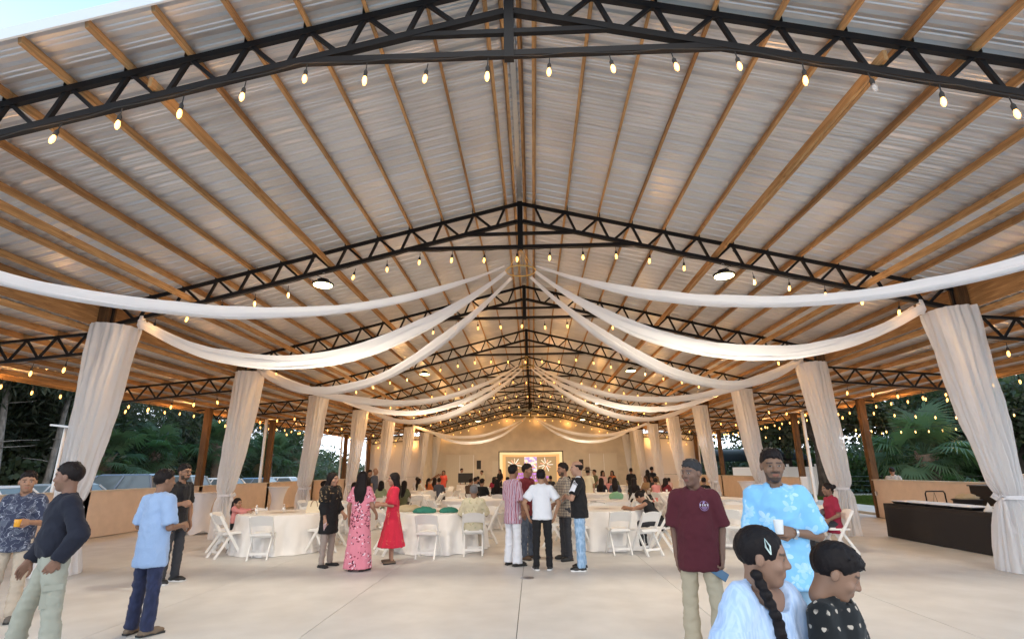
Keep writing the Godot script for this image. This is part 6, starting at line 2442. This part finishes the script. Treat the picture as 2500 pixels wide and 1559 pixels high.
		var p := person(q[0], Vector3(q[1], 0, -q[2]), q[3], o)
		if o.has("hat"):
			var b := mb()
			b.lathe(PackedVector2Array([Vector2(0.0, 0.1), Vector2(0.06, 0.11), Vector2(0.085, 0.09), Vector2(0.098, 0.0), Vector2(0.19, -0.012), Vector2(0.192, -0.004), Vector2(0.1, 0.012), Vector2(0.1, 0.0)]), 24)
			tag(part("felt_hat", b.done(), M.brown_jacket, self, Vector3(q[1], q[4] - 0.045, -q[2])), "dark wide-brimmed felt hat on the cream-shirted guest", "hat")
# ---------------------------------------------------------------- trees, palms, cars and the rest of the grounds
func leaf_clump(kind: String) -> ArrayMesh:
	if shared.has("clump " + kind):
		return shared["clump " + kind]
	var b := mb()
	b.tinted = true
	var r := RandomNumberGenerator.new()
	r.seed = hash(kind)
	var count: int = {"needle": 20, "broad": 14, "tiny": 16}[kind]
	for k in count:
		var d := Vector3(r.randfn(), r.randfn() * 0.7, r.randfn()).normalized()
		var at := d * r.randf_range(0.05, 0.42)
		var side := d.cross(Vector3(r.randf() - 0.5, 1, r.randf() - 0.5)).normalized()
		var up := side.cross(d).normalized()
		var q := (d * 0.6 + up * r.randf_range(-0.8, 0.8)).normalized()
		var w: float = {"needle": 0.022, "broad": 0.075, "tiny": 0.045}[kind] * r.randf_range(0.7, 1.3)
		var l: float = {"needle": 0.26, "broad": 0.17, "tiny": 0.11}[kind] * r.randf_range(0.7, 1.3)
		b.tint = Color.WHITE * r.randf_range(0.75, 1.2)
		var nn := side.cross(q).normalized()
		var a := b.vert(at, nn, Vector2.ZERO)
		b.vert(at + q * l * 0.5 + side * w, nn, Vector2.ZERO)
		b.vert(at + q * l, nn, Vector2.ZERO)
		b.vert(at + q * l * 0.5 - side * w, nn, Vector2.ZERO)
		b.tri(a, a + 1, a + 2)
		b.tri(a, a + 2, a + 3)
	shared["clump " + kind] = b.done()
	return shared["clump " + kind]

func crown(parent: Node3D, kind: String, where: PackedVector3Array, size: float, tone: Color, r: RandomNumberGenerator) -> void:
	bake(parent, leaf_clump(kind), where, size, tone, r)

func bake(parent: Node3D, clump: ArrayMesh, where: PackedVector3Array, size: float, tone: Color, r: RandomNumberGenerator, turns: Array = [], tones: Array = []) -> void:
	# all leaves of one crown in one mesh
	var src := clump.surface_get_arrays(0)
	var idx: PackedInt32Array = src[Mesh.ARRAY_INDEX]
	var cv := PackedVector3Array()
	var cn := PackedVector3Array()
	for k in idx:
		cv.append(src[Mesh.ARRAY_VERTEX][k])
		cn.append(src[Mesh.ARRAY_NORMAL][k])
	var v := PackedVector3Array()
	var n := PackedVector3Array()
	var c := PackedColorArray()
	var one := PackedColorArray()
	one.resize(cv.size())
	for k in where.size():
		var s := size * r.randf_range(0.65, 1.35)
		var ba: Basis = turns[k] if turns.size() else Basis.from_euler(Vector3(r.randf() * TAU, r.randf() * TAU, r.randf() * TAU))
		v.append_array(Transform3D(ba.scaled(Vector3.ONE * s), where[k]) * cv)
		n.append_array(Transform3D(ba, Vector3.ZERO) * cn)
		var g := r.randf_range(0.65, 1.3)
		one.fill(tones[k] if tones.size() else Color(tone.r * g * r.randf_range(0.85, 1.25), tone.g * g, tone.b * g * r.randf_range(0.8, 1.2)))
		c.append_array(one)
	var a := []
	a.resize(Mesh.ARRAY_MAX)
	a[Mesh.ARRAY_VERTEX] = v
	a[Mesh.ARRAY_NORMAL] = n
	a[Mesh.ARRAY_COLOR] = c
	var m := ArrayMesh.new()
	m.add_surface_from_arrays(Mesh.PRIMITIVE_TRIANGLES, a)
	part("crown", m, M.leaf, parent)

func limb(b: MB, a: Vector3, e: Vector3, r0: float, r1: float, r: RandomNumberGenerator, bend := 0.12) -> void:
	var p := PackedVector3Array()
	var rr := PackedFloat32Array()
	var off := Vector3(r.randfn(), r.randfn() * 0.4, r.randfn()) * a.distance_to(e) * bend
	for k in 7:
		var t := k / 6.0
		p.append(a.lerp(e, t) + off * 4 * t * (1 - t) * 0.5 + Vector3(r.randfn(), 0, r.randfn()) * r0 * 0.15)
		rr.append(lerpf(r0, r1, t))
	b.tube(p, rr, 7)

# broad-leaved tree
func tree(label: String, at: Vector3, h: float, spread: float, n: int, tone: Color, sd: int, bare := 0.3, kind := "broad", size := 1.0, bark := "bark", called := "leafy_tree") -> void:
	var r := RandomNumberGenerator.new()
	r.seed = sd
	var o := thing(called, label, "tree", at, 0.0, "trees around the pavilion")
	var b := mb()
	var tips := []
	var fork := Vector3(r.randfn() * 0.3, h * bare, r.randfn() * 0.3)
	limb(b, Vector3(0, -0.3, 0), fork, 0.035 * h, 0.026 * h, r, 0.05)
	for k in 6:
		var a := TAU * k / 6.0 + r.randf() * 0.8
		var e := fork + Vector3(cos(a) * spread * r.randf_range(0.3, 0.75), h * (1 - bare) * r.randf_range(0.35, 0.85), sin(a) * spread * r.randf_range(0.3, 0.75))
		limb(b, fork - Vector3(0, 0.1, 0), e, 0.018 * h, 0.004 * h, r)
		tips.append(e)
		for j in 2:
			var m := fork.lerp(e, r.randf_range(0.4, 0.7))
			var e2 := m + Vector3(r.randfn() * spread * 0.4, h * 0.12 * r.randf_range(-0.2, 1.4), r.randfn() * spread * 0.4)
			limb(b, m, e2, 0.009 * h, 0.003 * h, r)
			tips.append(e2)
	part("trunk", b.done(), M[bark], o)
	var w := PackedVector3Array()
	for k in n:
		var t: Vector3 = tips[r.randi() % tips.size()]
		var d := Vector3(r.randfn(), r.randfn() * 0.6, r.randfn())
		w.append(t + d * spread * 0.2)
	crown(o, kind, w, size, tone, r)

# pine: bare lower trunk, tiers of drooping needle boughs
func pine(label: String, at: Vector3, h: float, n: int, tone: Color, sd: int, bare := 0.35, spread := 2.6) -> void:
	var r := RandomNumberGenerator.new()
	r.seed = sd
	var o := thing("pine_tree", label, "tree", at, 0.0, "trees around the pavilion")
	var b := mb()
	var lean := Vector3(r.randfn() * 0.03, 1, r.randfn() * 0.03)
	limb(b, Vector3(0, -0.3, 0), lean * h, 0.010 * h + 0.03, 0.02, r, 0.02)
	var w := PackedVector3Array()
	var boughs := 26
	for k in boughs:
		var t := lerpf(bare, 0.97, k / (boughs - 1.0))
		var a := k * 2.4 + r.randf()
		var l := spread * (1.0 - pow(t, 2.2)) * r.randf_range(0.6, 1.15) + 0.5
		var s := lean * h * t
		var e := s + Vector3(cos(a) * l, l * r.randf_range(-0.15, 0.35), sin(a) * l)
		limb(b, s, e, 0.03 + 0.03 * (1 - t), 0.008, r, 0.08)
		for j in n / boughs:
			var q := pow(r.randf(), 0.7)
			w.append(s.lerp(e, q) + Vector3(r.randfn(), r.randfn() * 0.5 - 0.1, r.randfn()) * (0.22 + 0.25 * l * 0.4))
	for k in 4:
		var a := r.randf() * TAU
		var s := lean * h * r.randf_range(0.15, bare)
		limb(b, s, s + Vector3(cos(a), 0.1, sin(a)) * r.randf_range(0.5, 1.4), 0.025, 0.008, r, 0.1)
	part("trunk", b.done(), M.bark_pale, o)
	crown(o, "needle", w, 1.9, tone, r)

func frond_mesh() -> ArrayMesh:
	# fan leaf of a cabbage palm: stalk and pleated blade of narrow fingers
	if shared.has("frond"):
		return shared.frond
	var b := mb()
	b.tinted = true
	b.tint = Color(0.8, 0.85, 0.6)
	b.bar(Vector3.ZERO, Vector3(0, 0.12, 1.0), 0.03, 0.02)
	var r := RandomNumberGenerator.new()
	r.seed = 3
	for k in 26:
		var a := lerpf(-2.0, 2.0, k / 25.0)
		var d := Vector3(sin(a), 0.1 * cos(a), cos(a)).normalized()
		var l := r.randf_range(0.72, 0.9) * (0.8 + 0.2 * cos(a))
		var base := Vector3(0, 0.12, 1.0)
		var m := base + d * l * 0.55
		var e := base + d * l + Vector3(0, -0.28 * r.randf_range(0.6, 1.4), 0)
		var s := d.cross(Vector3.UP).normalized() * 0.03
		b.tint = Color.WHITE * r.randf_range(0.75, 1.2)
		var a0 := b.vert(base, Vector3.UP, Vector2.ZERO)
		b.vert(m + s, Vector3.UP, Vector2.ZERO)
		b.vert(m - s, Vector3.UP, Vector2.ZERO)
		b.vert(e, (Vector3.UP + d * 0.4).normalized(), Vector2.ZERO)
		b.tri(a0, a0 + 1, a0 + 2)
		b.tri(a0 + 1, a0 + 3, a0 + 2)
	shared["frond"] = b.done()
	return shared.frond

func palm(label: String, at: Vector3, h: float, sd: int, n := 46, size := 1.0) -> void:
	var r := RandomNumberGenerator.new()
	r.seed = sd
	var o := thing("cabbage_palm", label, "palm", at, 0.0, "palms around the pavilion")
	var b := mb()
	var p := PackedVector3Array()
	var rr := PackedFloat32Array()
	for k in 22:
		var t := k / 21.0
		p.append(Vector3(0.15 * sin(t * 2.0 + sd), -0.3 + (h + 0.3) * t, 0.1 * cos(t * 1.7)))
		rr.append((0.17 + 0.05 * (k % 2) + 0.05 * t) * size)
	b.tube(p, rr, 9)
	# old leaf boots criss-crossing the trunk
	for k in 40:
		var t := r.randf_range(0.25, 1.0)
		var a := r.randf() * TAU
		var s := Vector3(0.15 * sin(t * 2.0 + sd) + cos(a) * 0.19 * size, h * t, sin(a) * 0.19 * size)
		b.bar(s, s + Vector3(cos(a) * 0.16, 0.26, sin(a) * 0.16) * size, 0.07, 0.03)
	part("trunk", b.done(), M.palm_bark, o)
	var w := PackedVector3Array()
	var turns := []
	var tones := []
	for k in n:
		var e := lerpf(-1.0, 1.25, pow(r.randf(), 0.8))
		turns.append(Basis(Vector3.UP, k * 2.4 + r.randf() * 0.5) * Basis(Vector3.RIGHT, -e) * Basis(Vector3(0, 0, 1), r.randf_range(-0.5, 0.5)))
		w.append(p[21] + Vector3(0, r.randf_range(-0.3, 0.15), 0))
		var g := r.randf_range(0.7, 1.2)
		tones.append(Color(0.12 * g, 0.19 * g, 0.105 * g) if e > -0.7 or r.randf() < 0.6 else Color(0.22, 0.17, 0.1))
	bake(o, frond_mesh(), w, size, Color.WHITE, r, turns, tones)

func wood_mass(called: String, label: String, boxes: Array, sd: int, tone: Color) -> void:
	# the unbroken wood far behind the single trees
	var r := RandomNumberGenerator.new()
	r.seed = sd
	var w := PackedVector3Array()
	for q in boxes:
		for k in q[2]:
			var u := r.randf()
			var along: Vector3 = q[0].lerp(q[1], u)
			var ph := u * 23.0 + sd
			var top: float = q[3] * (0.72 + 0.16 * sin(ph) + 0.12 * sin(ph * 2.7 + 1))
			var y := top * pow(r.randf(), 0.8)
			w.append(along + Vector3(r.randfn() * 1.6, y, r.randfn() * 1.6))
	var mm := MultiMesh.new()
	mm.transform_format = MultiMesh.TRANSFORM_3D
	mm.use_colors = true
	mm.mesh = leaf_clump("tiny")
	mm.instance_count = w.size()
	for k in w.size():
		mm.set_instance_transform(k, Transform3D(Basis.from_euler(Vector3(r.randf() * TAU, r.randf() * TAU, r.randf() * TAU)).scaled(Vector3.ONE * 3.0 * r.randf_range(0.6, 1.4)), w[k]))
		var g := r.randf_range(0.6, 1.35)
		mm.set_instance_color(k, Color(tone.r * g * r.randf_range(0.85, 1.25), tone.g * g, tone.b * g))
	var o := MultiMeshInstance3D.new()
	o.name = numbered(called)
	o.multimesh = mm
	o.material_override = M.leaf
	add_child(o)
	tag(o, label, "woods")
	o.set_meta("kind", "stuff")

func car(label: String, at: Vector3, turn: float, paint: String, tall := 0.0) -> void:
	var o := thing("parked_car", label, "car", at, turn, "cars parked along the pavilion")
	# length along x; profile lofted across the width
	var roof := 1.45 + tall
	var prof := [Vector2(-2.3, 0.35), Vector2(-2.32, 0.72), Vector2(-2.15, 0.92), Vector2(-1.25, 1.0), Vector2(1.35, 1.0), Vector2(2.1, 0.95 + tall * 0.3), Vector2(2.3, 0.75), Vector2(2.28, 0.35)]
	var b := mb()
	for s in [-1.0, 1.0]:
		for k in prof.size() - 1:
			var p: Vector2 = prof[k]
			var q: Vector2 = prof[k + 1]
			var nn := Vector3(-(q.y - p.y), q.x - p.x, 0).normalized()
			b.quad(Vector3(p.x, p.y, 0), Vector3(q.x, q.y, 0), Vector3(q.x, q.y, s * 0.78), Vector3(p.x, p.y, s * 0.78), nn)
			b.quad(Vector3(p.x, p.y, s * 0.78), Vector3(q.x, q.y, s * 0.78), Vector3(q.x * 0.985, q.y * 0.95, s * 0.89), Vector3(p.x * 0.985, p.y * 0.95, s * 0.89), (nn + Vector3(0, 0, s)).normalized())
			b.quad(Vector3(p.x * 0.985, p.y * 0.95, s * 0.89), Vector3(q.x * 0.985, q.y * 0.95, s * 0.89), Vector3(q.x * 0.985, 0.3, s * 0.88), Vector3(p.x * 0.985, 0.3, s * 0.88), Vector3(0, 0, s))
	part("body", b.done(), M[paint], o)
	var back := 1.55 + tall * 1.6
	var r0 := [Vector3(-1.15, 1.0, 0.74), Vector3(back, 1.0, 0.74), Vector3(back, 1.0, -0.74), Vector3(-1.15, 1.0, -0.74)]
	var r1 := [Vector3(-0.3, roof - 0.05, 0.58), Vector3(back - 0.45 + tall * 0.6, roof - 0.05, 0.58), Vector3(back - 0.45 + tall * 0.6, roof - 0.05, -0.58), Vector3(-0.3, roof - 0.05, -0.58)]
	b = mb()
	b.hexa([r1[0], r1[1], r1[2], r1[3]], [r1[0] + Vector3(0.12, 0.06, -0.08), r1[1] + Vector3(-0.12, 0.06, -0.08), r1[2] + Vector3(-0.12, 0.06, 0.08), r1[3] + Vector3(0.12, 0.06, 0.08)])
	part("roof", b.done(), M[paint], o)
	b = mb()
	var sh := func(p: Vector3) -> Vector3: return Vector3(lerpf(p.x, 0.2, 0.01), p.y, p.z * 0.985)
	b.hexa([sh.call(r0[0]), sh.call(r0[1]), sh.call(r0[2]), sh.call(r0[3])], [sh.call(r1[0]), sh.call(r1[1]), sh.call(r1[2]), sh.call(r1[3])])
	part("window_glass", b.done(), M.car_glass, o)
	for s in [-1.0, 1.0]:
		for q in [[0, 0.0], [1, 0.0], [0, 0.5]]:
			b = mb()
			var lo: Vector3 = r0[q[0]].lerp(r0[1], q[1]) * Vector3(1, 1, s)
			var hi: Vector3 = r1[q[0]].lerp(r1[1], q[1]) * Vector3(1, 1, s)
			b.bar(lo, hi, 0.06, 0.05)
			part("pillar", b.done(), M[paint], o)
		for x in [-1.4, 1.4]:
			b = mb()
			b.tube(PackedVector3Array([Vector3(x, 0.33, s * 0.72), Vector3(x, 0.33, s * 0.9)]), PackedFloat32Array([0.33, 0.33]), 20)
			var wl := part("wheel", b.done(), M.dark_rubber, o)
			b = mb()
			b.tube(PackedVector3Array([Vector3(x, 0.33, s * 0.88), Vector3(x, 0.33, s * 0.912)]), PackedFloat32Array([0.2, 0.18]), 16)
			part("rim", b.done(), M.steel, wl)
		b = mb()
		b.box(Vector3(-0.95, 1.03, s * 0.95), Vector3(0.1, 0.12, 0.2))
		part("mirror", b.done(), M[paint], o)

func lamp_post(label: String, at: Vector3, h: float, arm: float) -> void:
	var o := thing("lamp_post", label, "lamp post", at)
	var b := mb()
	b.tube(PackedVector3Array([Vector3(0, -0.2, 0), Vector3(0, h, 0)]), PackedFloat32Array([0.05, 0.04]), 10)
	part("pole", b.done(), M.white_paint, o)
	b = mb()
	b.box(Vector3(arm, h, 0), Vector3(0.9, 0.05, 0.34), Basis(Vector3(0, 0, 1), -0.12 * signf(arm)))
	part("lamp_head", b.done(), M.white_trim, o)

func outside() -> void:
	var m := mat("leaf", Color.WHITE, 0.5)
	m.vertex_color_use_as_albedo = true
	m.backlight_enabled = true
	m.backlight = Color(0.95, 1.0, 0.75)
	m = mat("bark", Color(0.13, 0.105, 0.085), 0.95)
	m.albedo_texture = noise_tex(0.03, grey(0.45), grey(1), 256, FastNoiseLite.TYPE_SIMPLEX_SMOOTH, 4, 91)
	m.uv1_triplanar = true
	m.uv1_scale = Vector3(0.8, 0.25, 0.8)
	m = mat("bark_pale", Color(0.42, 0.38, 0.34), 0.95)
	m.albedo_texture = noise_tex(0.03, grey(0.5), grey(1), 256, FastNoiseLite.TYPE_SIMPLEX_SMOOTH, 4, 92)
	m.uv1_triplanar = true
	m.uv1_scale = Vector3(0.9, 0.3, 0.9)
	m = mat("palm_bark", Color(0.17, 0.13, 0.1), 0.95)
	mat("paint_white", Color(0.75, 0.76, 0.78), 0.25)
	mat("paint_blue", Color(0.24, 0.31, 0.42), 0.25, 0.3)
	mat("paint_grey", Color(0.5, 0.54, 0.58), 0.25, 0.4)
	mat("paint_teal", Color(0.42, 0.5, 0.55), 0.25, 0.3)
	mat("car_glass", Color(0.12, 0.15, 0.17), 0.05)
	# --- parking-lot side
	var r := RandomNumberGenerator.new()
	r.seed = 77
	car("white sedan parked beyond the half wall near the scroll-print shirt", Vector3(-15.2, -0.14, -14.6), 0.12, "paint_white")
	car("pale silver sedan with its windscreen above the wall", Vector3(-15.6, -0.14, -17.6), 0.05, "paint_grey")
	car("blue-grey tall car parked beside the silver sedan", Vector3(-15.8, -0.14, -20.6), 0.0, "paint_blue", 0.28)
	car("grey tall car parked in the middle of the row", Vector3(-16.0, -0.14, -23.6), 0.03, "paint_teal", 0.2)
	car("white hatchback parked behind the outer post", Vector3(-15.8, -0.14, -26.8), 0.0, "paint_white", 0.05)
	car("blue sedan parked near the downpipe", Vector3(-16.2, -0.14, -31.5), 0.05, "paint_blue")
	car("white sedan parked farthest along the row", Vector3(-16.2, -0.14, -34.6), 0.0, "paint_white")
	var names := ["pale-trunked pine behind the nearest white sedan", "pale-trunked pine behind the silver sedan", "tall pine behind the blue-grey tall car", "low-branched pine beside the blue-grey tall car", "tall pine set back behind the grey tall car", "low-branched pine behind the white hatchback", "tall pine set back behind the blue sedan", "pine behind the blue sedan beside the fan palms", "tall pine behind the farthest white sedan", "pine at the far end of the parked row", "tall pine at the open end of the wood", "tallest pine deep in the wood behind the silver sedan"]
	var spots := [[-21.0, 23.05, 13, 0.45], [-21.0, 21.2, 14, 0.42], [-24.5, 18.0, 15, 0.3], [-23.5, 26.0, 13, 0.15], [-26.5, 25.5, 15, 0.15], [-24.0, 29.5, 14, 0.12], [-27.5, 33.0, 15, 0.15], [-23.5, 36.0, 13, 0.12], [-26.0, 41.0, 14, 0.12], [-22.5, 46.0, 13, 0.12], [-25.5, 11.0, 15, 0.35], [-29.5, 18.0, 16, 0.2]]
	for k in spots.size():
		var q: Array = spots[k]
		var nm: String = names[k]
		pine(nm, Vector3(q[0], -0.2, -q[1]), q[2] * 0.95, 950, Color(0.1, 0.125, 0.085) * r.randf_range(0.8, 1.25), 100 + k, q[3], 3.2)
	var palms := [[-20.3, 25.5, 2.6], [-20.8, 29.3, 2.9], [-19.8, 33.6, 3.4], [-21.0, 37.5, 3.9], [-20.0, 41.5, 3.2], [-20.5, 46.0, 3.6]]
	for k in palms.size():
		palm("%s fan palm along the lot edge from the open end" % ordinal(k), Vector3(palms[k][0], -0.2, -palms[k][1]), palms[k][2], 30 + k)
	for k in 9:
		tree("%s low leafy tree at the wood edge from the open end" % ordinal(k), Vector3(-21.5 - r.randf() * 5, -0.2, -(13.0 + k * 3.6)), r.randf_range(2.8, 4.4), 2.8, 700, Color(0.095, 0.125, 0.075) * r.randf_range(0.8, 1.2), 300 + k, 0.12, "broad", 1.6)
	wood_mass("woods", "dense dark green wood behind the parking lot", [[Vector3(-31, -0.2, 2), Vector3(-31, -0.2, -80), 3800, 5.2], [Vector3(-26, -0.2, -2), Vector3(-27, -0.2, -80), 2600, 3.0]], 5, Color(0.1, 0.125, 0.085))
	lamp_post("slim white parking lamp with a flat solar head", Vector3(-13.7, -0.14, -15.5), 3.1, 0.1)
	for k in 9:
		var b := mb()
		b.box(Vector3(0, 0.5, 0), Vector3(0.1, 1.2, 0.1))
		tag(part("marker_post", b.done(), M.bark_pale, self, Vector3(-19.3, -0.14, -(24.0 + k * 2.6))), "%s short pale marker post along the lot from the open end" % ordinal(k), "post", "marker posts along the lot")
	# --- lawn side
	tree("large live oak with dark forked trunk near the white fence", Vector3(17.0, -0.2, -39.5), 9.5, 5.0, 1500, Color(0.1, 0.125, 0.08), 401, 0.3, "broad", 1.35, "bark", "live_oak")
	tree("second live oak leaning beside the white fence", Vector3(18.9, -0.2, -41.0), 9.5, 5.0, 1400, Color(0.1, 0.125, 0.08), 402, 0.32, "broad", 1.35, "bark", "live_oak")
	tree("live oak with dark trunk beside the side entrance", Vector3(17.6, -0.2, -34.3), 9.0, 4.6, 1300, Color(0.1, 0.125, 0.08), 403, 0.36, "broad", 1.35, "bark", "live_oak")
	tree("broad live oak behind the fan palm on the lawn", Vector3(29.5, -0.2, -34.0), 8.0, 5.5, 1400, Color(0.1, 0.125, 0.08), 404, 0.28, "broad", 1.45, "bark", "live_oak")
	tree("spreading live oak behind the buffet", Vector3(36.0, -0.2, -19.0), 8.0, 5.0, 1200, Color(0.1, 0.125, 0.08), 405, 0.26, "broad", 1.45, "bark", "live_oak")
	tree("leafy oak at the far corner of the lawn", Vector3(34.0, -0.2, -42.0), 11.0, 6.5, 1400, Color(0.1, 0.125, 0.08), 406, 0.2, "broad", 1.45, "bark", "live_oak")
	palm("fan palm with shaggy trunk on the lawn behind the half wall", Vector3(18.2, -0.2, -26.0), 2.3, 51, 56, 1.3)
	palm("taller fan palm beside the white pole", Vector3(24.5, -0.2, -20.5), 5.8, 52, 50, 1.15)
	palm("young fan palm among the shrubs near the far path", Vector3(27.0, -0.2, -36.0), 1.6, 53, 40, 1.0)
	for k in 7:
		tree("%s low shrub from the carport along the far wood" % ordinal(k), Vector3(22.0 + k * 2.6, -0.2, -44.0 + (k % 3) * 2.5), 2.6, 1.8, 500, Color(0.075, 0.13, 0.055) * r.randf_range(0.8, 1.2), 500 + k, 0.1, "broad", 1.3, "bark", "leafy_shrub")
	wood_mass("woods", "dense wood closing the far side of the lawn", [[Vector3(14, -0.2, -58), Vector3(60, -0.2, -50), 2600, 5.0], [Vector3(52, -0.2, -55), Vector3(44, -0.2, 0), 2600, 5.0], [Vector3(30, -0.2, -52), Vector3(46, -0.2, -36), 1800, 3.4]], 9, Color(0.1, 0.125, 0.085))
	# wire fence along the lawn
	var f := thing("wire_fence", "low post and wire fence across the far lawn", "fence", Vector3(16.0, 0, -42.0))
	var fdir := Vector3(28.0, 0, 14.0)
	for k in 12:
		var b := mb()
		b.box(fdir * (k / 11.0) + Vector3(0, 0.42, 0), Vector3(0.09, 1.25, 0.09))
		part("fence_post", b.done(), M.bark, f)
	for y in [0.35, 0.65, 0.95]:
		var b := mb()
		b.tube(PackedVector3Array([Vector3(0, y, 0), fdir + Vector3(0, y, 0)]), PackedFloat32Array([0.008, 0.008]), 4)
		part("wire", b.done(), M.steel, f)
	# white panel fence and dark carport behind the lawn-side aisle
	var wf := thing("panel_fence", "white vinyl panel fence beside the dark carport", "fence", Vector3(14.4, -0.2, -37.5))
	for k in 3:
		var b := mb()
		b.box(Vector3(k * 1.85, 0.95, 0), Vector3(1.75, 1.75, 0.05))
		part("panel", b.done(), M.white_paint, wf)
		b = mb()
		b.box(Vector3(k * 1.85 + 0.92, 1.0, 0), Vector3(0.13, 2.0, 0.13))
		part("post", b.done(), M.white_paint, wf)
	var cp := thing("carport", "dark carport with a curved ribbed metal roof", "carport", Vector3(17.2, -0.2, -44.0))
	for k in 14:
		var b := mb()
		var pts := []
		for q in 9:
			var a := lerpf(-1.0, 1.0, q / 8.0)
			for e in 2:
				pts.append(Vector3(-3.2 + (k + e) * 0.46, 3.2 - 0.9 * a * a + (0.02 if e else 0.0), a * 3.2))
		b.sheet(pts, 2)
		part("roof_rib", b.done(), M.carport_dark, cp)
	for q in [Vector3(-3, 0, 3), Vector3(3, 0, 3), Vector3(-3, 0, -3), Vector3(3, 0, -3)]:
		var b := mb()
		b.bar(q, q + Vector3(0, 2.4, 0), 0.1, 0.1)
		part("post", b.done(), M.carport_dark, cp)
	# pale pole that carries the lawn strings
	var b := mb()
	b.tube(PackedVector3Array([Vector3(0, -0.2, 0), Vector3(0.02, 4.0, 0)]), PackedFloat32Array([0.06, 0.05]), 9)
	tag(part("string_pole", b.done(), M.bark_pale, self, Vector3(20.6, 0, -20.6)), "pale wooden pole carrying the bulb strings on the lawn", "pole")
	# grass blades on the near lawn
	var gr := MultiMesh.new()
	gr.transform_format = MultiMesh.TRANSFORM_3D
	gr.use_colors = true
	var tb := mb()
	tb.tinted = true
	for k in 7:
		var a := k * 0.9
		var d := Vector3(cos(a), 0, sin(a))
		tb.tint = Color.WHITE * (0.8 + 0.06 * k)
		var c := d * 0.05 * (k % 3)
		var s := d.cross(Vector3.UP) * 0.006
		var v0 := tb.vert(c + s, d, Vector2.ZERO)
		tb.vert(c - s, d, Vector2.ZERO)
		tb.vert(c + d * 0.05 + Vector3(0, 0.085 + 0.008 * k, 0), d, Vector2.ZERO)
		tb.tri(v0, v0 + 1, v0 + 2)
	gr.mesh = tb.done()
	gr.instance_count = 26000
	for k in gr.instance_count:
		gr.set_instance_transform(k, Transform3D(Basis(Vector3.UP, r.randf() * TAU).scaled(Vector3.ONE * r.randf_range(0.8, 1.6)), Vector3(r.randf_range(15.2, 30.0), -0.2, -r.randf_range(17.0, 36.0))))
		var g := r.randf_range(0.7, 1.3)
		gr.set_instance_color(k, Color(0.09 * g, 0.17 * g, 0.035 * g))
	var go := MultiMeshInstance3D.new()
	go.name = "grass"
	go.multimesh = gr
	go.material_override = M.leaf
	add_child(go)
	tag(go, "mown green grass of the lawn beside the pavilion", "grass")
	go.set_meta("kind", "stuff")
func _ready() -> void:
	rng.seed = 7
	camera_and_light()
	materials()
	more_materials()
	ground()
	pavilion()
	highbays()
	strings()
	drapes()
	outside()
	furniture()
	clothes_materials()
	people_near()
	people_far()
